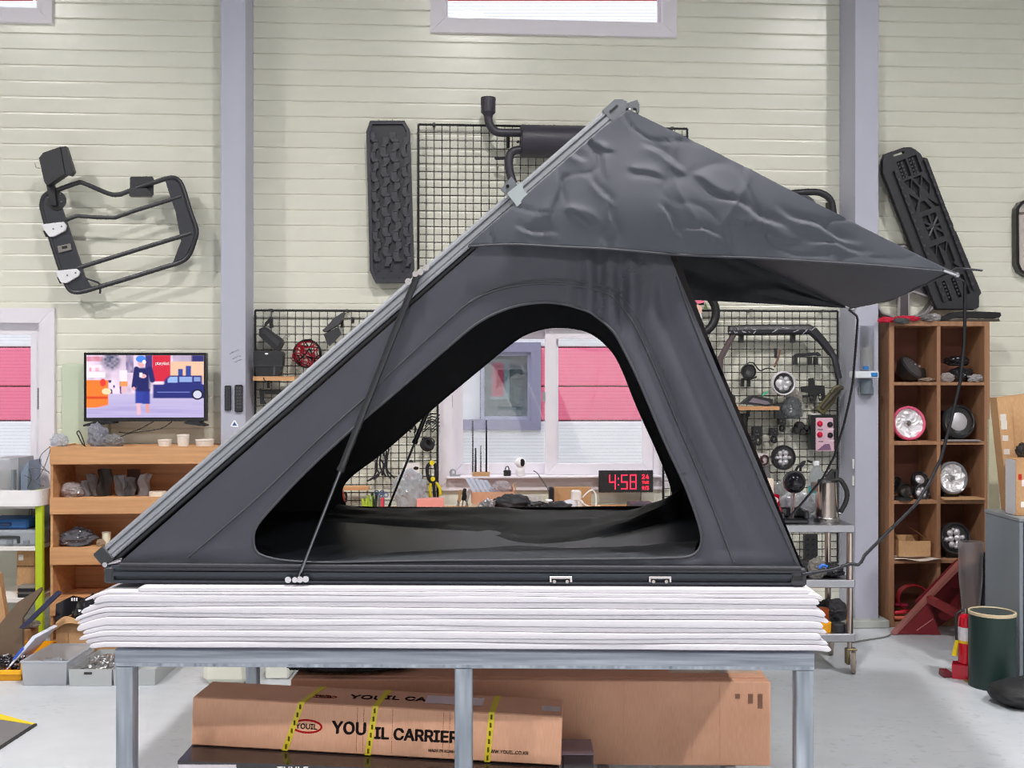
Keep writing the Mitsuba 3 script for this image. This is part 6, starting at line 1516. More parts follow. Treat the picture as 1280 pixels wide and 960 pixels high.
bag('black_bag', 'lower of the two black plastic bags in the top right cubby', 'bag', onk(1200, 4, .18), (.18, .13, .105), 86, 'gloss', (32, 32, 35), WM, amp=.3)
bag('white_packet', 'white crumpled packet at the left in the top right cubby', 'packet', onk(1184, 4, .27), (.09, .05, .065), 87, 'film', (230, 222, 220), WM)
bag('silver_packet', 'silver crumpled packet at the right in the top right cubby', 'packet', onk(1220, 4, .26), (.10, .06, .05), 88, 'gloss', (150, 148, 150), WM, amp=.6)
k = thing('open_carton', 'small open brown carton with raised flaps in the fourth-row left cubby', 'carton')
zn = zoomed(1090, 620, 5.333)
q0, q1 = onk(zn([(180, 0)])[0][0], 1, .28), onk(zn([(388, 0)])[0][0], 1, .28)
FB = FZ[1] + .022
ch_ = w(1150, zn([(0, 300)])[0][1], .28)[2]
part(k, 'front', bx(q0[0], q1[0], -.282, -.278, FB, ch_), 'kraft', False, frame=WM)
part(k, 'back', bx(q0[0] - .02, q1[0] - .01, -.132, -.128, FB, ch_ + .02), 'kraft', False, frame=WM)
part(k, 'side', prism_ax([(-.28, FB), (-.13, FB), (-.13, ch_ + .02), (-.28, ch_)], q0[0] - .003, q0[0], 'x'), 'kraft', False, frame=WM)
part(k, 'side', prism_ax([(-.28, FB), (-.13, FB), (-.13, ch_ + .02), (-.28, ch_)], q1[0], q1[0] + .003, 'x'), 'kraft', False, frame=WM)
part(k, 'flap', trimesh.Trimesh([(q0[0], -.28, ch_), (q0[0], -.13, ch_ + .02), (q0[0] - .022, -.14, ch_ + .06), (q0[0] - .018, -.27, ch_ + .05)], [(0, 1, 2), (0, 2, 3)], process=False), 'kraft', False, frame=WM)
part(k, 'flap', trimesh.Trimesh([(q1[0], -.28, ch_), (q1[0], -.13, ch_ + .02), (q1[0] - .085, -.14, ch_ + .075), (q1[0] - .075, -.25, ch_ + .06)], [(0, 1, 2), (0, 2, 3)], process=False), 'kraft', False, frame=WM)
def wrapfn(u, v):
    a = 2 * np.pi * u
    r = .5 + .06 * np.sin(3 * a) 
    return np.stack([kx[1] + .165 + (.165 * (np.cos(a)) * v) + .0 * u, -.23 + .115 * np.sin(a) * v, FZ[1] + .002 + .014 * v ** 4 + .003 * np.sin(a * 5)], -1)
one('plastic_wrap', 'whitish plastic wrap under the open carton, sticking out of the shelf', 'plastic wrap', patch(lambda u, v: np.stack([kx[1] + .004 + .30 * u, -KD - .03 * np.sin(np.pi * np.minimum(1, u * 1.0)) - .035 * u + .22 * v * 1.0, FZ[1] + .001 + .012 * (1 - v) * (.5 + .5 * np.sin(u * 9)) + .0 * u], -1)[:, :], 16, 6), 'plastic', (214, 208, 202), True, WM)
k = thing('red_cable_coil', 'red cable coil and red tools lying in the bottom left cubby', 'cable')
c = onk(1138, 0, .16)
for i in range(3):
    part(k, 'loop', tube([c + (.10 * math.cos(a), -.05 + .02 * i, .13 + .085 * math.sin(a)) for a in np.linspace(0, 6.28, 26)[:-1]], .006, 6, True), 'plastic', (150, 30, 36), True, WM)
part(k, 'handle', tube([onk(1118, 0, .26) + (0, 0, .05), onk(1132, 0, .27) + (0, 0, .06)], .013, 8), 'plastic', (210, 40, 60), True, WM)
part(k, 'handle', tube([onk(1118, 0, .27) + (0, 0, .02), onk(1131, 0, .28) + (0, 0, .022)], .013, 8), 'plastic', (214, 110, 84), True, WM)
part(k, 'handle', tube([onk(1118, 0, .2) + (0, 0, .09), onk(1134, 0, .2) + (0, 0, .085)], .012, 8), 'plastic', (150, 30, 70), True, WM)

# on top of the cubby
zw = zoomed(1080, 170, 4.174)
wr = thing('wheel_rim', 'grey and black alloy wheel leaning on top of the cubby shelf behind the awning tip', 'wheel')
wd_ = .06
wc = w(1128, 352, wd_); wR = 48 * WALL.px(-wd_, 1128)
wc[2] = FZ[5] + wR + .002
part(wr, 'rim', lathe([(wR * .88, -.05), (wR, -.05), (wR * .95, -.03), (wR * .93, .01), (wR, .022), (wR * .98, .028), (wR * .90, .01), (wR * .88, -.05)], 48, wc, (0, -1, 0)), 'metal', (170, 166, 170), frame=WM)
for i in range(5):
    a0 = math.radians(-90 + 36 + 72 * i)
    def pt(r, a): return (wc[0] + wR * r * math.cos(a), wc[2] + wR * r * math.sin(a))
    hole = Polygon([pt(.30, a0 - .18), pt(.90, a0 - .48), pt(.93, a0), pt(.90, a0 + .48), pt(.30, a0 + .18)]).buffer(-.012).buffer(.008)
    part(wr, 'window_frame', prism(hole.buffer(.012).difference(hole), wc[1] - .026, wc[1] - .004), 'metal', (196, 192, 196), False, WM)
disc = Point(wc[0], wc[2]).buffer(wR * .93)
for i in range(5):
    a0 = math.radians(-90 + 36 + 72 * i)
    disc = disc.difference(Polygon([pt(.30, a0 - .18), pt(.90, a0 - .48), pt(.93, a0), pt(.90, a0 + .48), pt(.30, a0 + .18)]).buffer(-.012).buffer(.008))
part(wr, 'spokes', prism(disc, wc[1] - .018, wc[1] + .004), 'metal', (120, 112, 118), False, WM)
one('red_gloves', 'red and dark work gloves hanging over the left front edge of the cubby top', 'gloves', join([crumple(onk(1104, 5, .31) + (.02, 0, -.012), (.10, .06, .04), 91, .5), crumple(onk(1132, 5, .30) + (0, 0, 0), (.17, .07, .035), 92, .5)]), 'cloth', (186, 28, 58), False, WM)
one('dark_glove', 'dark grey glove lying on the red gloves at the cubby edge', 'glove', crumple(onk(1126, 5, .325) + (0, -.01, -.02), (.10, .04, .04), 93, .4), 'cloth', (64, 66, 68), False, WM)
bag('white_glove', 'white crumpled packet on the cubby top right of the wheel', 'packet', onk(1168, 5, .27), (.075, .08, .055), 94, 'film', (236, 234, 234), WM)
bag('grey_packet', 'grey crumpled packet between the wheel and the white packet', 'packet', onk(1159, 5, .29), (.07, .08, .05), 95, 'gloss', (120, 118, 120), WM, amp=.5)
k = thing('plastic_step', 'black plastic step bar lying on the right end of the cubby top', 'step bar')
zt = zoomed(1090, 370, 6.737)
for d0, q in ((.05, [(580, 205), (590, 180), (640, 165), (700, 135), (780, 130), (860, 128), (1080, 138), (1090, 165), (1070, 185), (720, 178), (640, 205)]),):
    qq = wz(zt(q), .30); qq[:, 1] = np.maximum(qq[:, 1], FZ[5] + .001)
    part(k, 'bar', prism(qq, -.30, -.22), 'plastic', (28, 28, 30), False, WM)
qq = wz(zt([(600, 208), (760, 190), (1075, 190), (1082, 212), (1000, 214)]), .30); qq[:, 1] = np.maximum(qq[:, 1], FZ[5] + .001)
part(k, 'lower_lip', prism(qq, -.295, -.24), 'plastic', (70, 62, 54), False, WM)
# leaning recovery board
rb2 = thing('recovery_board', 'black plastic recovery board leaning tilted on top of the cubby shelf', 'recovery board')
B0, B1 = .10, .135
out = [(95, 125), (108, 92), (215, 55), (245, 53), (270, 66), (302, 92), (306, 105), (330, 112), (345, 160), (610, 800), (618, 822), (605, 835), (605, 895), (580, 908), (380, 905), (300, 715), (95, 190)]
board = Polygon(wz(zw(out), B1))
slot1 = Polygon(wz(zw([(150, 98), (208, 78), (214, 88), (156, 108)]), B1)); slot2 = Polygon(wz(zw([(437, 428), (447, 424), (480, 495), (470, 502)]), B1))
part(rb2, 'back_plate', prism(board.difference(slot1).difference(slot2), -B0 - .012, -B0), 'plastic', (24, 25, 28), False, WM)
O_ = np.array([95, 125.]); ux = np.array([0.355, 0.935]); vx = np.array([0.935, -0.355])
def bp(a, b): q = np.array([122, 130.]) + ux * a + vx * b; return (q[0], q[1])      # along the board, across it
holes2 = [[(20, 25), (118, 25), (118, 105), (20, 105)], [(20, 120), (118, 120), (118, 185), (20, 185)]]
def quad(a0, a1, b0, b1): return [bp(a0, b0), bp(a1, b0), bp(a1, b1), bp(a0, b1)]
cut = [quad(22, 115, 42, 76), quad(22, 115, 118, 152), quad(22, 115, 76, 92), quad(22, 115, 104, 118)]
rec = []
rec += [[bp(130, 40), bp(130, 84), bp(180, 62)], [bp(130, 92), bp(130, 140), bp(180, 116)], [bp(138, 86), bp(185, 66), bp(240, 88), bp(190, 108)], [bp(140, 142), bp(186, 122), bp(240, 144), bp(195, 165)], [bp(200, 44), bp(250, 80), bp(305, 44)], [bp(262, 84), bp(312, 62), bp(312, 128), bp(262, 108)], [bp(250, 125), bp(312, 150), bp(312, 172)]]
rec += [quad(338, 470, 64, 140)]
rec += [[bp(500, 44), bp(500, 84), bp(548, 62)], [bp(500, 92), bp(500, 140), bp(548, 116)], [bp(556, 62), bp(500, 92), bp(610, 92), bp(640, 62)], [bp(556, 118), bp(505, 146), bp(610, 146), bp(640, 118)], [bp(650, 44), bp(600, 52), bp(655, 90)], [bp(655, 100), bp(655, 160), bp(615, 130)]]
rec += [quad(690, 800, 40, 58), quad(690, 800, 90, 112), quad(690, 800, 142, 160)]
front = board.buffer(-.006).difference(slot1).difference(slot2)
for q in cut + rec: front = front.difference(Polygon(wz(zw(q), B1)).buffer(0))
part(rb2, 'lattice', prism(front, -B1, -B0 - .012), 'plastic', (46, 47, 52), False, WM)
side_rail = [bp(-5, 20), bp(780, 20), bp(780, 32), bp(-5, 32)]
for b0, b1 in ((14, 30), (182, 200)):
    part(rb2, 'side_rib', wprism(zw(quad(60, 790, b0, b1)), B1, B1 + .02), 'plastic', (42, 43, 48), False, WM)
for a0 in (22, 690):
    for b0 in (58, 120 if a0 < 100 else 112):
        for i in range(5):
            for j in range(2):
                part(rb2, 'stud', wprism(zw(quad(a0 + 8 + i * 19, a0 + 18 + i * 19, b0 - 14 + j * 16, b0 - 4 + j * 16)), B0 + .02, B1 + .006), 'plastic', (58, 59, 66), False, WM)
for q in ([(365, 64), (445, 140)], [(365, 140), (445, 64)], [(338, 102), (470, 102)], [(404, 64), (404, 140)]):
    part(rb2, 'emblem_rib', tube(wpath(zw([bp(*q[0]), bp(*q[1])]), B1 - .008), .009, 6), 'plastic', (58, 59, 64), False, WM)
for i in range(16):
    a0 = 60 + i * 46
    for b0 in (24, 188):
        part(rb2, 'cleat', wprism(zw(quad(a0, a0 + 14, b0 - 6, b0 + 6)), B1 + .015, B1 + .026), 'plastic', (60, 61, 66), False, WM)
part(rb2, 'screw', cyl(w(1219, 387, B1), w(1219, 387, B1 + .008), .008, 10), 'chrome', (226, 226, 228), True, WM)

# framed thing at the right edge
k = thing('window_frame', 'black rounded window frame hanging on the wall at the right edge', 'frame')
fr = Polygon(wz([(1270, 270), (1270.5, 260), (1276, 252), (1284, 249), (1330, 248), (1340, 260), (1341, 335), (1334, 344), (1284, 345), (1275, 340), (1270.5, 330)], .06))
part(k, 'frame', prism(fr.difference(fr.buffer(-.020)), -.06, -.006), 'gloss', (26, 26, 28), False, WM)
part(k, 'pane', prism(fr.buffer(-.018), -.030, -.026), 'plastic', (196, 186, 180), False, WM)
part(k, 'cross_line', wprism([(1272, 265), (1338, 264), (1338, 267), (1272, 268)], .031, .034), 'plastic', (110, 104, 100), False, WM)
k = thing('spare_tube_frame', 'black tube frame corner on the wall behind the awning, beside the right column', 'car door')
zf_ = [(975, 243), (1010, 240), (1028, 242), (1039, 252), (1042, 272), (1040, 276)]
part(k, 'tube', tube(smooth_path(wpath(zf_, .10), 5), .022, 10), 'plastic', (34, 35, 40), True, WM)
part(k, 'tube', tube(smooth_path(wpath([(990, 247), (1004, 245), (1014, 250), (1020, 258)], .10), 4), .012, 8), 'plastic', (70, 72, 76), True, WM)
part(k, 'foot', wprism([(1036, 252), (1042, 252), (1043, 274), (1037, 272)], .04, .10), 'plastic', INK, False, WM)
part(k, 'lower_tube', tube(wpath([(1041, 272), (1038, 300), (980, 310)], .10), .02, 8), 'plastic', (34, 35, 40), True, WM)
part(k, 'wall_peg', join([cyl(w(px, py, .10), w(px, py, .0), .012, 8) for px, py in ((985, 243), (1039, 285))]), 'plastic', INK, True, WM)

# ================================================================ right: cabinet, bin, extinguisher, cartons
gx, gy0, gy1, gz = 2.62, 5.37, 5.76, .858
gc = thing('grey_cabinet', 'grey metal cabinet at the right edge carrying cartons', 'cabinet')
part(gc, 'side', bx(gx, gx + .02, gy0, gy1, .0, gz - .021, .002), 'plastic', (120, 128, 136))
part(gc, 'body', bx(gx + .021, gx + 1.0, gy0 + .022, gy1, .0, gz - .021, .002), 'plastic', (116, 124, 132))
part(gc, 'top', bx(gx - .004, gx + 1.01, gy0 - .006, gy1 + .004, gz - .02, gz, .003), 'plastic', (128, 134, 138))
for i in range(3):
    za = .02 + i * .27
    d_ = part(gc, 'drawer', bx(gx + .024, gx + .99, gy0, gy0 + .02, za, za + .262, .004), 'metal', (150, 156, 164))
    part(d_, 'handle', bx(gx + .4, gx + .6, gy0 - .02, gy0, za + .18, za + .20, .004), 'chrome', (190, 190, 195))
def cx(px, Y): return FPX and (px - 640) / FPX * Y
k = thing('carton', 'brown carton with printed stickers standing on the grey cabinet', 'carton')
Yb = 5.45
x0 = cx(1270, Yb); zt_b = f(1256, 574, Yb)[2]
rotb = rot([0, 0, 1], 0, (x0, Yb, 0))
part(k, 'box', bx(x0, x0 + .42, Yb, Yb + .12, gz + .001, zt_b, .002).apply_transform(rotb), 'kraft')
part(k, 'side_print', bx(x0 - .001, x0, Yb + .005, Yb + .115, gz + .004, zt_b - .004).apply_transform(rotb), 'matte', (206, 204, 208), False, label='pale printed side')
for zz0, zz1, xx0, xx1, c_ in ((.19, .22, .012, .03, (190, 60, 50)), (.155, .19, .03, .11, (228, 214, 220)), (.045, .075, .025, .14, (232, 228, 226)), (.10, .105, .03, .12, (168, 150, 140))):
    part(k, 'sticker', bx(x0 + xx0, x0 + xx1, Yb - .0015, Yb - .0005, gz + zz0, gz + zz1).apply_transform(rotb), 'matte', c_, False)
k = thing('large_carton', 'large brown carton leaning behind the smaller one on the grey cabinet', 'carton')
Yc = 5.68
xl_, zt_c = cx(1243, Yc), f(1243, 497, Yc)[2]
xb_ = cx(1258, Yc)
lq = [(xb_, gz + .001), (xb_ + .5, gz + .001), (xl_ + .5, zt_c + .06), (xl_ + .02, zt_c), (xl_, zt_c - .0)]
part(k, 'box', prism(lq, Yc, Yc + .06), 'kraft', None, False)
part(k, 'edge', prism([(xb_ - .004, gz + .001), (xb_ + .055, gz + .02), (xl_ + .075, zt_c + .0), (xl_ - .002, zt_c + .002)], Yc - .03, Yc - .0), 'kraft', None, False)
for i, (a, s) in enumerate(((.80, .035), (.72, .05), (.62, .03), (.50, .03), (.16, .05), (.04, .04))):
    xx = xb_ + (xl_ - xb_) * a; zz_ = gz + (zt_c - gz) * a
    part(k, 'sticker', bx(xx + .004, xx + .036, Yc - .0315, Yc - .0305, zz_, zz_ + s), 'matte', (206, 200, 192), False)
bag('dark_thing', 'small black object on the carton at the right edge', 'object', np.array([cx(1281, 5.55), 5.57, zt_b + .002]), (.07, .06, .085), 101, 'gloss', (40, 38, 38), None)
one('plank', 'pale narrow plank leaning behind the cabinet beside the cubby shelf', 'plank', prism([(cx(1236, 6.2), .86 - .25), (cx(1254, 6.2), .86 - .25), (cx(1242, 6.2), f(1, 532, 6.2)[2]), (cx(1236.5, 6.2), f(1, 524, 6.2)[2])], 6.2, 6.22), 'matte', (200, 196, 170), False)
k = thing('easel', kind=None); labels.pop(k); used.discard(k)
one('backing_board', 'dark upright board standing behind the grey cabinet, carrying the pale plank', 'board', bx(cx(1234, 6.25), cx(1300, 6.25), 6.225, 6.26, 0, .62), 'matte', (96, 92, 86), False)
# green bin
bn = thing('waste_bin', 'dark green round waste bin with a swing lid beside the grey cabinet', 'bin')
Y = 5.34
c = f(1240, 858, Y); c[2] = 0; r_ = 27.5 / FPX * Y; hb = f(1240, 764, Y)[2]
part(bn, 'body', lathe([(0, 0), (r_, 0), (r_, hb - .012), (r_ * .97, hb - .012)], 40, c), 'plastic', (24, 46, 43))
part(bn, 'rim', lathe([(r_ * .93, hb - .014), (r_ * 1.02, hb - .014), (r_ * 1.02, hb), (r_ * .96, hb + .003), (r_ * .93, hb - .003)], 40, c), 'plastic', (196, 180, 148), label='beige rim')
part(bn, 'lid', lathe([(r_ * .94, hb - .006), (r_ * .5, hb + .004), (0, hb + .006)], 32, c), 'plastic', (58, 66, 66))
# fire extinguisher
fe = thing('fire_extinguisher', 'red fire extinguisher on a red stand left of the green bin', 'fire extinguisher')
Y = 5.50
c = f(1207.5, 842, Y); c[2] = 0; s = Y / FPX
zz_ = lambda py: f(1207, py, Y)[2]
r_ = 9.6 * s
part(fe, 'cylinder', lathe([(0, zz_(828)), (r_, zz_(828)), (r_, zz_(778)), (r_ * .85, zz_(771)), (r_ * .4, zz_(767)), (0, zz_(767))], 28, c), 'gloss', (196, 20, 40))
part(fe, 'label', lathe([(r_ * 1.01, zz_(800)), (r_ * 1.01, zz_(783))], 28, c), 'matte', (226, 220, 226), True)
part(fe, 'band', lathe([(r_ * 1.02, zz_(803)), (r_ * 1.02, zz_(799.5))], 28, c), 'plastic', (226, 184, 40), True)
part(fe, 'valve', join([cyl(c + (0, 0, zz_(768)), c + (0, 0, zz_(760)), .012, 12), cyl(c + (0, 0, zz_(762)), c + (.03, -.02, zz_(759)), .007, 8)]), 'chrome', (190, 180, 172))
part(fe, 'hose', tube(smooth_path([c + (0, 0, zz_(762)), c + (-.05, 0, zz_(768)), c + (-.055, -.01, zz_(790)), c + (-.058, -.02, zz_(802))], 5), .007, 8), 'plastic', INK)
part(fe, 'nozzle', tube([c + (-.056, -.02, zz_(799)), c + (-.075, -.03, zz_(818))], [.009, .014], 10), 'plastic', (232, 200, 20), label='yellow nozzle')
part(fe, 'stand', prism_ax([(c[0] - r_ * 2.1, c[1] - r_ * .6), (c[0] + r_ * .3, c[1] - r_ * 1.9), (c[0] + r_ * 1.0, c[1] + r_ * 1.2), (c[0] - r_ * 1.2, c[1] + r_ * 1.2)], 0.0, zz_(829), 'z'), 'gloss', (178, 24, 46), False)
part(fe, 'stand_foot', bx(c[0] - r_ * 3.1, c[0] - r_ * 2.0, c[1] - .02, c[1] + .05, 0.0, .035, .006).apply_transform(rot([0, 1, 0], 0)), 'plastic', (110, 34, 44))
one('brass_tag', 'small brass clip on the floor at the foot of the green bin', 'clip', tube([f(1206, 846, 5.42) * (1, 1, 0) + (0, 0, .006), f(1216, 847, 5.36) * (1, 1, 0) + (0, 0, .012), f(1217, 838, 5.36) * (1, 1, 0) + (0, 0, .045)], .006, 6), 'metal', (190, 170, 90))
# clear film roll standing in the corner
k = thing('film_roll', 'clear plastic sleeve standing upright between the cubby shelf and the cabinet', 'plastic sleeve')
def sl(u, v):
    x = f(1213.5, 700, 5.85)[0] + (.066 + .008 * np.sin(v * 9)) * np.cos(2 * np.pi * u) * (1 - .25 * (1 - v)); y = 5.85 + .05 * np.sin(2 * np.pi * u)
    return np.stack([x + .006 * np.sin(v * 13 + u * 20), y, .001 + (f(1, 677, 5.85)[2]) * v], -1)
part(k, 'sleeve', patch(sl, 24, 12), 'sheer', (226, 220, 222), True)
part(k, 'core', bx(f(1222, 700, 5.88)[0], f(1230, 700, 5.88)[0], 5.86, 5.89, 0, f(1, 690, 5.88)[2]), 'plastic', (74, 70, 78))
# red ramp
rp_ = thing('steel_ramp', 'dark red folded steel ramp on the floor in front of the cubby shelf', 'ramp')
RED_ = (132, 42, 48)
Y = 6.42
P = lambda px, py, dy=0.0: f(px, py, Y + dy)[[0, 2]]
def g0(pts): q = np.array([P(*p) for p in pts]); q[:, 1] = np.maximum(q[:, 1], .001); return q
part(rp_, 'side_plate', prism(g0([(1117, 792), (1159, 748), (1176, 794)]), Y, Y + .012), 'plastic', RED_, False)
part(rp_, 'side_plate', prism(g0([(1152, 756), (1160, 748), (1206, 702), (1208, 770), (1176, 792)]), Y + .10, Y + .112), 'plastic', (120, 36, 44), False)
part(rp_, 'tread', prism(g0([(1116, 793), (1119, 794), (1207, 703), (1205, 698)]), Y - .01, Y + .05), 'plastic', (158, 98, 92), False, label='worn pinkish edge')
part(rp_, 'cross_plate', prism(g0([(1157, 745), (1162, 743), (1206, 766), (1206, 779), (1158, 753)]), Y - .14, Y - .012), 'plastic', (138, 52, 54), False)
part(rp_, 'fold_line', join([tube([np.array([*P(1146, 788), Y - .001])[[0, 2, 1]], np.array([*P(1166, 774), Y - .001])[[0, 2, 1]]], .003, 4)]), 'plastic', (176, 96, 96), False)
bag('black_sack', 'round black bag on the floor at the right edge in front of the cabinet', 'bag', f(1275, 890, 5.02) * (1, 1, 0) + (.05, .0, 0), (.38, .30, .145), 104, 'cloth', (34, 35, 38), None, amp=.15, sm=True)
k = thing('floor_cable', 'thin grey cable on the floor from the column foot to the cubby shelf', 'cable')
part(k, 'cable', tube(smooth_path([np.array([*f(px, 785, YY)[:2], .006 + dz]) for px, YY, dz in ((1060, 6.20, 0), (1085, 6.28, 0), (1108, 6.36, .0), (1116, 6.48, .0))], 5), .005, 6), 'plastic', (120, 120, 120), True)

# ================================================================ left floor: lime cart, bins, boxes
LY = 6.15
lx1 = f(61, 700, LY)[0] - .038
lc = thing('lime_cart', 'lime green rack with a white tray top at the left edge', 'rack')
LIME = (176, 196, 30)
lz_ = lambda py: f(0, py, LY)[2]
for x_ in (lx1 - .044, lx1 - .75):
    for y_ in (LY, LY + .36):
        part(lc, 'post', bx(x_, x_ + .044, y_, y_ + .03, 0.0, lz_(612), .004), 'plastic', LIME)
for za, zb_ in ((684, 689), (748, 754)):
    part(lc, 'shelf', bx(lx1 - .80, lx1 - .046, LY + .01, LY + .38, lz_(zb_), lz_(za), .002), 'plastic', (222, 218, 214))
trp = Polygon([(lx1 - 1.0, LY - .04), (lx1 + .002, LY - .04), (lx1 + .002, LY + .42), (lx1 - 1.0, LY + .42)]).buffer(-.06).buffer(.06)
part(lc, 'tray', prism_ax(trp, lz_(632), lz_(628), 'z'), 'plastic', (228, 226, 228))
part(lc, 'tray_rim', prism_ax(trp.difference(trp.buffer(-.006)), lz_(628) , lz_(612), 'z'), 'plastic', (230, 228, 230), 25)
part(lc, 'tray_plate', bx(lx1 - .80, lx1 - .046, LY + .01, LY + .38, lz_(636), lz_(632.5)), 'plastic', (210, 206, 202))
part(lc, 'back_plate', bx(lx1 - .80, lx1 - .02, LY + .392, LY + .40, .1, lz_(640)), 'plastic', (196, 198, 188))
tzl = lz_(628) + .001
k = thing('clear_case', 'clear plastic case with cream boxes inside on the white tray top', 'case')
x0, x1 = f(-8, 600, LY + .1)[0], f(23, 600, LY + .1)[0]
part(k, 'shell', join([bx(x0, x1, LY + .10, LY + .103, tzl, lz_(576)), bx(x1 - .003, x1, LY + .103, LY + .30, tzl, lz_(574)), bx(x0, x1, LY + .297, LY + .30, tzl, lz_(574)), bx(x0, x1, LY + .103, LY + .297, lz_(575), lz_(574))]), 'frost', (226, 228, 232), False)
part(k, 'cream_box', bx(x0 + .01, f(11, 600, LY + .12)[0], LY + .12, LY + .28, tzl, lz_(590)), 'matte', (232, 222, 178), False)
one('blue_folder', 'pale blue clear folder standing on the white tray top', 'folder', prism([(f(27, 600, LY + .1)[0], tzl), (f(34, 600, LY + .1)[0], tzl), (f(37, 577, LY + .1)[0], lz_(577)), (f(27, 590, LY + .1)[0], lz_(592))], LY + .09, LY + .26), 'frost', (190, 206, 226), False)
one('grey_pen_holder', 'thin grey rod holder between the clear case and the folder', 'holder', bx(f(19.5, 600, LY + .1)[0], f(23, 600, LY + .1)[0] , LY + .04, LY + .08, tzl, lz_(588), .003), 'plastic', (120, 128, 134), False)
bag('clear_bag', 'clear bag on the white tray top right of the blue folder', 'bag', np.array([f(43, 600, LY + .1)[0], LY + .12, tzl]), (.10, .10, .06), 111, 'film', (214, 216, 220), None)
cs_ = thing('blue_case', 'dark blue hard case lying on top of the grey case in the lime rack', 'case')
s1 = lz_(684) + .001
x0, x1 = f(-30, 600, LY)[0], f(29, 600, LY)[0]
part(cs_, 'shell', bx(x0, x1, LY + .06, LY + .30, lz_(663), lz_(651.5), .012), 'plastic', (38, 88, 148))
part(cs_, 'latch', bx(x0 + .1, x1 - .1, LY + .05, LY + .062, lz_(659), lz_(655), .003), 'plastic', (30, 50, 84))
cs_ = thing('grey_case', 'grey hard plastic tool case lying on the upper shelf of the lime rack', 'case')
x1 = f(45, 600, LY)[0]
part(cs_, 'shell', bx(x0, x1, LY + .03, LY + .34, s1, lz_(664), .014), 'plastic', (146, 152, 160))
part(cs_, 'handle', join([bx(x0 + .06, f(20, 0, LY)[0], LY + .018, LY + .032, lz_(674), lz_(670.5), .003), bx(f(19, 0, LY)[0], f(22, 0, LY)[0], LY + .018, LY + .032, lz_(680), lz_(671), .003)]), 'plastic', (50, 52, 56))
for px in (9, 30):
    part(cs_, 'latch', bx(f(px - 3, 0, LY)[0], f(px + 4, 0, LY)[0], LY + .018, LY + .03, lz_(681), lz_(676), .003), 'plastic', (120, 126, 134))
for px, hx in ((32, .05), (35, .07)):
    one('wire_basket_bit', ['small wire loop behind the blue case, the shorter', 'small wire loop behind the blue case, the taller'][hx > .06], 'wire', tube(smooth_path([np.array([f(px - 1, 0, LY + .3)[0], LY + .352, s1]), np.array([f(px, 0, LY + .3)[0], LY + .352, s1 + .12 + hx]), np.array([f(px + 4, 0, LY + .3)[0], LY + .352, s1 + .11 + hx]), np.array([f(px + 5, 0, LY + .3)[0], LY + .352, s1])], 4), .003, 5), 'metal', (130, 120, 100), True)
s2 = lz_(748) + .001
k = thing('small_carton', 'brown carton with a small white label in the lower shelf of the lime rack', 'carton')
x0, x1 = f(11, 0, LY)[0], f(34, 0, LY)[0]
part(k, 'box', bx(x0, x1, LY + .10, LY + .30, s2, lz_(692), .002), 'kraft')
part(k, 'label', bx(x0 + .01, x0 + .04, LY + .0985, LY + .0995, lz_(704), lz_(697)), 'matte', (226, 222, 216), False)
part(k, 'tape', bx(x0 + .0, x1, LY + .0985, LY + .0995, lz_(712), lz_(711)), 'matte', (120, 86, 60), False)
k = thing('catalogue', 'stack of dark printed catalogues in the lower shelf of the lime rack', 'books')
for i in range(4):
    part(k, 'book', bx(f(20, 0, LY)[0], f(46 - i, 0, LY)[0], LY + .02, LY + .09, s2 + i * .018, s2 + i * .018 + .016, .001), 'matte', [(52, 52, 54), (90, 88, 86), (44, 44, 48), (140, 134, 126)][i], False)
one('leaning_carton', 'tall tan carton panel leaning in front of the lime rack at the left edge', 'carton', prism([(f(-20, 0, 5.7)[0], .05), (f(12, 0, 5.7)[0], f(0, 772, 5.7)[2]), (f(3, 0, 5.7)[0], f(0, 716, 5.7)[2]), (f(-20, 0, 5.7)[0], f(0, 712, 5.7)[2])], 5.66, 5.70), 'kraft', None, False)
one('cardboard_panel', 'dark brown cardboard panel leaning diagonally in front of the lime rack', 'cardboard', prism([(f(-4, 0, 5.62)[0], .02), (f(4, 0, 5.62)[0], .02), (f(30, 800, 5.62)[0], .02), (f(30, 780, 5.62)[0], f(0, 772, 5.62)[2]), (f(54, 740, 5.62)[0], f(0, 737, 5.62)[2]), (f(52, 745, 5.62)[0], f(0, 742, 5.62)[2] + .035), (f(24, 760, 5.62)[0], f(0, 752, 5.62)[2]), (f(2, 790, 5.62)[0], f(0, 779, 5.62)[2])], 5.60, 5.625), 'matte', (112, 96, 82), False)
one('blue_board', 'narrow dark blue board leaning diagonally beside the lime rack post', 'board', prism([(f(24, 0, 5.55)[0], f(0, 785, 5.55)[2]), (f(31, 0, 5.55)[0], f(0, 785, 5.55)[2] - .0), (f(76, 0, 5.55)[0], f(0, 742, 5.55)[2]), (f(71, 0, 5.55)[0], f(0, 739, 5.55)[2])], 5.54, 5.575), 'plastic', (40, 44, 74), False)
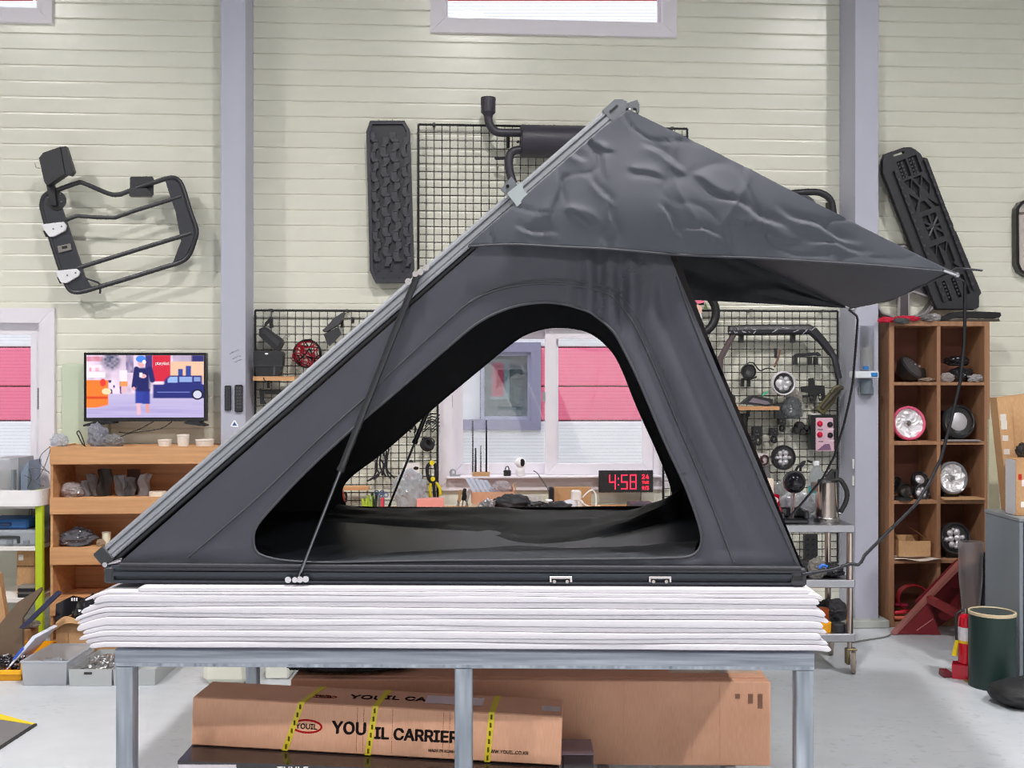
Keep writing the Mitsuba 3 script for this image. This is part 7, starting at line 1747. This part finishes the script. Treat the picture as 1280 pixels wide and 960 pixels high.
# cardboard boxes, black bags behind the bins
mb = thing('shipping_carton', 'open tan shipping carton with printed lettering on the floor under the foam stack', 'carton')
Y = 5.76
mx0, mx1, mz = f(70, 0, Y)[0], f(200, 0, Y)[0], f(0, 778, Y)[2]
part(mb, 'front', bx(mx0, mx1, Y, Y + .006, 0, mz), 'kraft', smooth=False)
part(mb, 'back', bx(mx0, mx1, Y + .24, Y + .246, 0, mz), 'kraft', smooth=False)
for x_ in (mx0, mx1 - .006): part(mb, 'side', bx(x_, x_ + .006, Y + .006, Y + .24, 0, mz), 'kraft', smooth=False)
def flap(u, v):
    return np.stack([mx0 + .0 + .19 * u, Y - .002 - .055 * v * (.4 + .6 * u) + .0 * u, mz + .012 * np.sin(u * 7) - .045 * v * (.6 + .4 * np.sin(u * 5 + 1)) + .03 * np.sin(np.pi * u) ], -1)
part(mb, 'torn_flap', patch(flap, 14, 5), 'kraft', smooth=True)
part(mb, 'lettering', text_fit('MEAS:52X36X41C', (159 - 116) / FPX * Y, np.array([f(137.5, 0, Y)[0], Y - .0008, f(0, 804.5, Y)[2]]), depth=.0006), 'matte', (50, 40, 34), False)
part(mb, 'seam_line', bx(f(85, 0, Y)[0], f(85.6, 0, Y)[0], Y - .001, Y, f(0, 822, Y)[2], f(0, 792, Y)[2]), 'matte', (110, 84, 60), False)
bag('black_sack', 'black crumpled bag lying in the tan shipping carton', 'bag', np.array([mx0 + .15, Y + .12, mz - .10]), (.20, .16, .24), 121, 'gloss', (30, 31, 36), None, amp=.4)
k = thing('black_casing', 'black plastic casing with three white marks behind the tan shipping carton', 'panel')
part(k, 'panel', prism([(f(66, 0, 6.0)[0], f(0, 790, 6.0)[2]), (f(68, 0, 6.0)[0], f(0, 756, 6.0)[2]), (f(86, 0, 6.0)[0], f(0, 747, 6.0)[2]), (f(108, 0, 6.0)[0], f(0, 752, 6.0)[2]), (f(112, 0, 6.0)[0], f(0, 790, 6.0)[2])], 6.02, 6.06), 'gloss', (28, 29, 34), False)
for i in range(3):
    part(k, 'mark', bx(f(87.2 + i * 3, 0, 6.0)[0], f(89.2 + i * 3, 0, 6.0)[0], 6.018, 6.02, f(0, 752, 6.0)[2], f(0, 748, 6.0)[2]), 'matte', (226, 228, 232), False)
part(k, 'stand', bx(f(70, 0, 6.0)[0], f(110, 0, 6.0)[0], 6.02, 6.06, 0, f(0, 790, 6.0)[2]), 'plastic', INK, False)
one('flat_carton', 'low flat brown carton behind the yellow bin', 'carton', bx(f(-30, 0, 5.85)[0], f(62, 0, 5.85)[0] - .12, 5.84, 5.98, 0, f(0, 787, 5.85)[2], .003), 'kraft')
for px, c_ in ((34, (186, 178, 172)),):
    bag('crumpled_paper', 'grey crumpled plastic on the flat carton behind the yellow bin', 'plastic', np.array([f(px, 0, 5.9)[0], 5.9, f(0, 787, 5.85)[2] + .001]), (.14, .08, .05), 124, 'film', c_, None)
def bin_(name, label, px0, px1, Y0, dep, ztop, flare, col, mat, zb0=0.001, wall=.004, front_cut=None):
    """An open box: four walls with a slight flare, a bottom."""
    k = thing(name, label, 'bin')
    xa, xb = f(px0, 0, Y0)[0], f(px1, 0, Y0)[0]
    fl = flare
    part(k, 'bottom', bx(xa + fl, xb - fl, Y0 + fl, Y0 + dep - fl, zb0, zb0 + wall), mat, col, False)
    def wallm(p, q, zt):
        (ax, ay), (bx_, by) = p, q
        n = np.array([-(by - ay), bx_ - ax, 0.0]); n /= np.linalg.norm(n)
        cxy = np.array([(xa + xb) / 2, Y0 + dep / 2, 0])
        def ins(pt, f_): v = np.array([pt[0], pt[1], 0]); d = cxy - v; return v + np.sign(d) * (f_, f_, 0)
        a1, b1 = ins(p, 0), ins(q, 0); a0, b0 = ins(p, fl), ins(q, fl)
        V = []
        for o in (0, wall):
            for pnt, z in ((a0, zb0), (b0, zb0), (b1, zt), (a1, zt)):
                V.append(pnt + (0, 0, z) + n * o * (1 if np.dot(n, cxy - a1) > 0 else -1))
        return trimesh.convex.convex_hull(np.array(V))
    A, B, C, D = (xa, Y0), (xb, Y0), (xb, Y0 + dep), (xa, Y0 + dep)
    for p, q, zt in ((A, B, front_cut or ztop), (B, C, ztop), (C, D, ztop), (D, A, ztop)):
        part(k, 'wall', wallm(p, q, zt), mat, col, False)
    return k, xa, xb
yb, xa, xb = bin_('parts_bin', 'yellow parts bin of black bolts on the floor at the left edge', -28, 27, 5.42, .42, f(0, 801, 5.84)[2], .012, (236, 168, 20), 'plastic', front_cut=f(0, 837.5, 5.42)[2])
part(yb, 'lip', bx(xa - .004, xb + .004, 5.41, 5.42, f(0, 840, 5.42)[2] - .012, f(0, 837.5, 5.42)[2], .002), 'plastic', (240, 176, 30))
def heap(name, label, cat, x0, x1, y0, y1, z, n, seed, cols, mat='metal', kind='bolt'):
    rr = np.random.default_rng(seed); ms = []
    for i in range(n):
        c = np.array([rr.uniform(x0, x1), rr.uniform(y0, y1), z * rr.uniform(.55, 1.0)])
        if kind == 'bolt':
            d = rr.normal(size=3); d[2] *= .4; d /= np.linalg.norm(d)
            ms.append(join([cyl(c, c + d * .028, .0045, 6), cyl(c - d * .006, c, .0085, 6)]))
        else:
            d = rr.normal(size=3); m = lathe([(.006, -.0015), (.014, -.0015), (.014, .0015), (.006, .0015), (.006, -.0015)], 10, c, d); ms.append(m)
    k = thing(name, label, cat, kind='stuff')
    m = join(ms); put(k, m, mat, cols, 30)
    return k
heap('black_bolts', 'heap of black and steel bolts in the yellow bin', 'bolts', xa + .02, xb - .02, 5.45, 5.56, .10, 110, 5, (70, 68, 76))
heap('steel_bolts', 'shiny steel bolts scattered in the yellow bin', 'bolts', xa + .03, xb - .02, 5.45, 5.55, .115, 34, 6, (210, 208, 212))
one('leaflet', 'white and blue leaflet standing up between the yellow and the clear bin', 'leaflet', prism([(f(27, 0, 5.62)[0], f(0, 826, 5.62)[2]), (f(29, 0, 5.62)[0], f(0, 826, 5.62)[2]), (f(64, 0, 5.62)[0], f(0, 787, 5.62)[2]), (f(60, 0, 5.62)[0], f(0, 785, 5.62)[2])], 5.44, 5.70), 'plastic', (214, 222, 240), False)
one('leaflet', 'dark blue leaflet edge leaning on the white leaflet', 'leaflet', prism([(f(36, 0, 5.62)[0], f(0, 813, 5.62)[2]), (f(39, 0, 5.62)[0], f(0, 813, 5.62)[2]), (f(50, 0, 5.62)[0], f(0, 800, 5.62)[2]), (f(48, 0, 5.62)[0], f(0, 798, 5.62)[2])], 5.432, 5.439), 'plastic', (50, 90, 200), False)
cbk, xa, xb = bin_('clear_bin', 'clear plastic bin of washers and bagged screws on the floor', 26, 83.5, 5.33, .36, .127, .010, (240, 243, 248), 'frost', wall=.003)
part(cbk, 'rim', join([bx(xa - .004, xb + .004, 5.326, 5.334, .120, .130, .002), bx(xb - .002, xb + .006, 5.334, 5.69, .120, .130, .002), bx(xa - .006, xa + .002, 5.334, 5.69, .120, .130, .002), bx(xa - .004, xb + .004, 5.686, 5.694, .120, .130, .002)]), 'frost', (236, 241, 248), False)
heap('washers', 'heap of steel washers and screws in the clear bin', 'washers', xa + .02, xb - .02, 5.36, 5.56, .075, 150, 7, (176, 178, 186), kind='washer')
for i, px in enumerate((44, 56, 66)):
    bag('screw_bag', ['small clear bag of screws at the left in the clear bin', 'small clear bag of screws in the middle of the clear bin', 'small clear bag of screws at the right in the clear bin'][i], 'bag', np.array([f(px, 0, 5.42)[0], 5.42 + .03 * i, .065]), (.07, .06, .05), 131 + i, 'film', (206, 212, 222), None)
gbk, xa, xb = bin_('grey_bin', 'light grey plastic bin of silver fittings on the floor, left one', 85.5, 139.5, 5.33, .40, .088, .004, (176, 180, 182), 'plastic')
heap('steel_fittings', 'heap of silver screws in the left grey bin', 'screws', xa + .03, xb - .02, 5.38, 5.68, .085, 130, 8, (206, 204, 206))
part(gbk, 'slot', bx(f(105, 0, 5.33)[0], f(115, 0, 5.33)[0], 5.328, 5.33, f(0, 843, 5.33)[2], f(0, 840, 5.33)[2], .001), 'plastic', (50, 50, 50))
gbk2, xa, xb = bin_('grey_bin', 'light grey plastic bin behind the left table leg, right one', 141, 194, 5.34, .40, .084, .004, (172, 176, 178), 'plastic')
# mat at the left edge
mt = thing('floor_mat', 'grey floor mat with a yellow border at the lower left corner', 'mat')
def fl(px, py): Y = FPX * H / (py - 480); return np.array([(px - 640) / FPX * Y, Y])
corner = fl(43, 907)
dA, dB = fl(0, 895) - corner, fl(0, 935) - corner
mp = [corner, corner + dA * 3, corner + dA * 3 + dB * 3, corner + dB * 3]
part(mt, 'pad', prism_ax(mp, .0005, .008, 'z'), 'cloth', (112, 110, 112), False)
nrm = (dB / np.linalg.norm(dB)) 
yp = [corner, corner + dA * 3, corner + dA * 3 + dB * .55 , corner + dB * .04]
part(mt, 'border', prism_ax(yp, .008, .0105, 'z'), 'plastic', (232, 200, 40), False, label='yellow border')
part(mt, 'edge_strip', prism_ax([corner, corner + dB * 3, corner + dB * 3 + (.012, 0), corner + (.012, 0)], .0, .010, 'z'), 'plastic', (30, 30, 32), False)

# ================================================================ under the table
cz = SH + .0015
# long carton at the back
Y = 3.78
big = thing('long_carton', 'big plain brown carton lying on the lower frame under the table', 'carton')
bxa, bxb = f(362, 0, Y)[0], f(962, 0, Y)[0]
bzt = f(0, 850.5, Y)[2]
BA = rot([0, 0, 1], -1.0, ((bxa + bxb) / 2, Y, 0))
part(big, 'box', bx(bxa, bxb, Y, Y + .40, cz, bzt, .004).apply_transform(BA), 'card')
for px in (720, 779, 864, 899):
    part(big, 'crease', bx(f(px, 0, Y)[0], f(px + .8, 0, Y)[0], Y - .001, Y, cz + .02, bzt - .004).apply_transform(BA), 'matte', (214, 168, 140), False)
part(big, 'flap_edge', bx(bxa + .01, bxb - .01, Y + .04, Y + .20, bzt, bzt + .0025).apply_transform(BA), 'card', smooth=False)
part(big, 'tape', bx(bxb - .35, bxb - .02, Y + .10, Y + .17, bzt + .0025, bzt + .0035).apply_transform(BA), 'gloss', (196, 170, 150), False)
for i, px in enumerate((918, 934, 946)):
    part(big, 'scuff_print', bx(f(px, 0, Y)[0], f(px + 6, 0, Y)[0], Y - .0012, Y - .0002, f(0, 872 + i * 6, Y)[2], f(0, 866, Y)[2]).apply_transform(BA), 'matte', (140, 104, 88), False)
dfl = crumple(np.array([f(432, 0, 3.92)[0], 3.96, bzt + .004]), (.52, .30, .075), 141, .25)
one('black_duffel', 'flat black bag lying on the long brown carton', 'bag', dfl, 'cloth', (34, 36, 42), True)
# black carton under the lettered one
Yk = 3.36
bk = thing('black_carton', 'black carton in shiny wrap under the lettered brown carton', 'carton')
kxa, kxb = f(222, 0, Yk)[0], f(700, 0, Yk)[0]
kzt = f(0, 951, Yk)[2]
kzr = kzt - .043
part(bk, 'box', prism([(kxa, cz), (kxb, cz), (kxb, kzr), (kxa, kzt)], Yk, Yk + .27), 'gloss', (33, 30, 34))
part(bk, 'white_panel', bx(kxa + .001, kxa + .19, Yk - .0015, Yk, cz + .01, kzt - .012), 'gloss', (206, 200, 206), False)
part(bk, 'lettering', text_fit('THULE', .100, np.array([f(366, 0, Yk)[0], Yk - .0008, f(0, 957.5, Yk)[2] - .013])), 'matte', (226, 224, 226), False)
pk2 = thing('wrapped_box', 'small dark box in silvery wrap right of the lettered carton', 'box')
Ys = 3.56
part(pk2, 'box', bx(f(703, 0, Ys)[0], f(742, 0, Ys)[0], Ys, Ys + .15, cz, f(0, 944, Ys)[2], .004), 'gloss', (60, 48, 50))
part(pk2, 'wrap_top', bx(f(703, 0, Ys)[0] - .002, f(742, 0, Ys)[0] + .002, Ys - .002, Ys + .152, f(0, 944, Ys)[2], f(0, 944, Ys)[2] + .004, .001), 'gloss', (120, 108, 122))
# lettered carton
yc = thing('lettered_carton', 'long brown carton with black lettering and three yellow straps under the table', 'carton')
Yy = 3.50
L0, L1, L2, L3 = f(239, 868, Yy), f(700, 895, Yy), f(239, 930, Yy), f(700, 954, Yy)
wl_, hl_ = np.linalg.norm(L1 - L0), .5 * (np.linalg.norm(L2 - L0) + np.linalg.norm(L3 - L1))
tilt = math.degrees(math.atan2(L1[2] - L0[2], L1[0] - L0[0]))
tilt = -1.9
YM = np.eye(4)
ang = math.radians(tilt)
c0 = np.array([L2[0], Yy, 0]); 
YM = trimesh.transformations.translation_matrix([L2[0], Yy, kzt + .002]) @ rot([0, 0, 1], -3.6) @ rot([0, 1, 0], -tilt)
part(yc, 'box', bx(0, wl_, 0, .185, 0, hl_, .004), 'card', frame=YM)
def yt(s, wd, x, z, col=(36, 28, 28)):
    return part(yc, 'lettering', text_fit(s, wd, np.array([x, -.0008, z])), 'matte', col, False, YM)
U = wl_ / 461.0                                    # metres per pixel along the front
lx_ = lambda px: (px - 239) * U
for o in (0, .0022):
    yt('YOU', 42 * U, lx_(437) + o, hl_ * .53 + o * .5); yt('IL CARRIER', 104 * U, lx_(521) + o, hl_ * .46 + o * .5)
rg = Polygon(ell(lx_(384.5), hl_ * .52, 19.5 * U, 8.8 * U)); 
part(yc, 'logo_oval', prism(rg.difference(rg.buffer(-2.2 * U)), -.0016, 0), 'matte', (170, 30, 40), False, YM)
part(yc, 'logo_lettering', text_fit('YOUIL', 27 * U, np.array([lx_(384), -.0008, hl_ * .52])), 'matte', (36, 28, 28), False, YM)
yt('MADE IN KOREA', 34 * U, lx_(554), hl_ * .17); yt('WWW.YOUIL.CO.KR', 52 * U, lx_(634), hl_ * .22)
def top_text(s, wd, x, y, col=(44, 34, 34), name='lettering'):
    part(yc, name, text_fit(s, wd, np.array([x, y, hl_ + .0008]), x=(1, 0, 0), up=(0, 1, 0)), 'matte', col, False, YM)
top_text('YOU', 44 * U, lx_(452), .09); top_text('IL CARRIER', 110 * U, lx_(530), .10); top_text('YOUIL', 22 * U, lx_(398), .075)
rg = Polygon(ell(lx_(398), .075, 17 * U, .016)); part(yc, 'logo_oval', prism_ax(rg.difference(rg.buffer(-.004)), hl_, hl_ + .0015, 'z'), 'matte', (140, 40, 44), False, YM)
part(yc, 'shipping_label', bx(lx_(527), lx_(600), .06, .145, hl_ + .0015, hl_ + .0025), 'matte', (226, 206, 208), False, YM)
for i, (xt, xb_, dz) in enumerate(((384, 354, 0), (470, 458, 0), (612, 606, 0))):
    a, b = lx_(xt) , lx_(xb_)
    tw = 7.5 * U
    st_ = part(yc, 'strap', join([prism([(b, .0), (b + tw, .0), (a - (a - b) * .35 + tw, hl_ + .001), (a - (a - b) * .35, hl_ + .001)], -.0025, -.0005), trimesh.convex.convex_hull(np.array([(a - (a - b) * .35, -.0005, hl_ + .0005), (a - (a - b) * .35 + tw, -.0005, hl_ + .0005), (a + tw, .18, hl_ + .0005), (a, .18, hl_ + .0005), (a - (a - b) * .35, -.0005, hl_ + .0025), (a - (a - b) * .35 + tw, -.0005, hl_ + .0025), (a + tw, .18, hl_ + .0025), (a, .18, hl_ + .0025)]))]), 'plastic', (216, 196, 40), False, YM, label='yellow strapping band')
    for j in range(6):
        u_ = (j + .5) / 6
        xx = b + (a - (a - b) * .35 - b) * u_ + tw * .5
        part(st_, 'print', bx(xx - tw * .16, xx + tw * .16, -.0031, -.0025, hl_ * u_ - .008, hl_ * u_ + .008), 'matte', (90, 80, 30), False, YM)
for q in (447, 455, 491, 554, 562):
    part(yc, 'crease', bx(lx_(q), lx_(q) + .0015, -.001, 0, .01, hl_ - .006), 'matte', (168, 118, 92), False, YM)
part(yc, 'end_label', bx(lx_(674), lx_(697), .05, .10, hl_, hl_ + .001), 'gloss', (206, 190, 186), False, YM)
# things on the floor far behind the table
def floor_box(name, label, cat, px0, px1, ytop, Y, dep, col, mat='plastic', ch=.01, group=None):
    return one(name, label, cat, bx(f(px0, 0, Y)[0], f(px1, 0, Y)[0], Y, Y + dep, .001, f(0, ytop, Y)[2], ch), mat, col)
floor_box('white_tub', 'white low tub on the floor seen under the table top', 'tub', 252, 309, 815, 5.35, .24, (222, 222, 208), ch=.03)
floor_box('drawer_box', 'blue grey drawer box on the floor behind the grey bin', 'box', 209, 246, 825, 5.75, .22, (122, 132, 152))
floor_box('white_carton', 'white carton on the floor right of the white tub', 'carton', 331, 361, 815, 5.45, .26, (226, 226, 216))
k = thing('tan_carton', 'tan carton with dark marks on the floor right of the lettered shipping carton', 'carton')
x0, x1 = f(206, 0, 5.98)[0], f(296, 0, 5.98)[0]
part(k, 'box', bx(x0, x1, 5.98, 6.2, 0.001, f(0, 790, 5.98)[2], .004), 'kraft')
for q0, q1, a_, b_ in ((246, 256, 802, 809), (259, 266, 801, 809), (270, 273, 801, 808)):
    part(k, 'mark', prism(Polygon(ell((f(q0, 0, 5.98)[0] + f(q1, 0, 5.98)[0]) / 2, (f(0, a_, 5.98)[2] + f(0, b_, 5.98)[2]) / 2, .022, .016, 14)).difference(Polygon(ell((f(q0, 0, 5.98)[0] + f(q1, 0, 5.98)[0]) / 2, (f(0, a_, 5.98)[2] + f(0, b_, 5.98)[2]) / 2, .012, .008, 14))), 5.9785, 5.98), 'matte', (44, 36, 30), False)
floor_box('pink_carton', 'pink carton on the floor behind the table, right of the tan carton', 'carton', 294, 313, 788, 5.95, .2, (206, 110, 130), 'matte', .003)
floor_box('dark_carton', 'dark slanted box on the floor between the shipping carton and the tan one', 'box', 203, 207, 795, 5.92, .2, (50, 48, 50), 'matte', .003)
for i, (p0, p1, c_, lab) in enumerate(((334, 352, (206, 204, 200), 'pale crate on the floor behind the table, left of the black one'), (372, 520, (36, 36, 40), 'long black crate on the floor behind the table'), (524, 566, (150, 146, 142), 'grey crate on the floor behind the table, right of the black one'), (600, 640, (90, 66, 56), 'brown crate on the floor behind the table'), (640, 850, (46, 44, 46), 'long dark crate on the floor behind the table, right of the brown one'))):
    floor_box('storage_crate', lab, 'crate', p0, p1, 792, 5.72, .2, c_, 'plastic', .006)
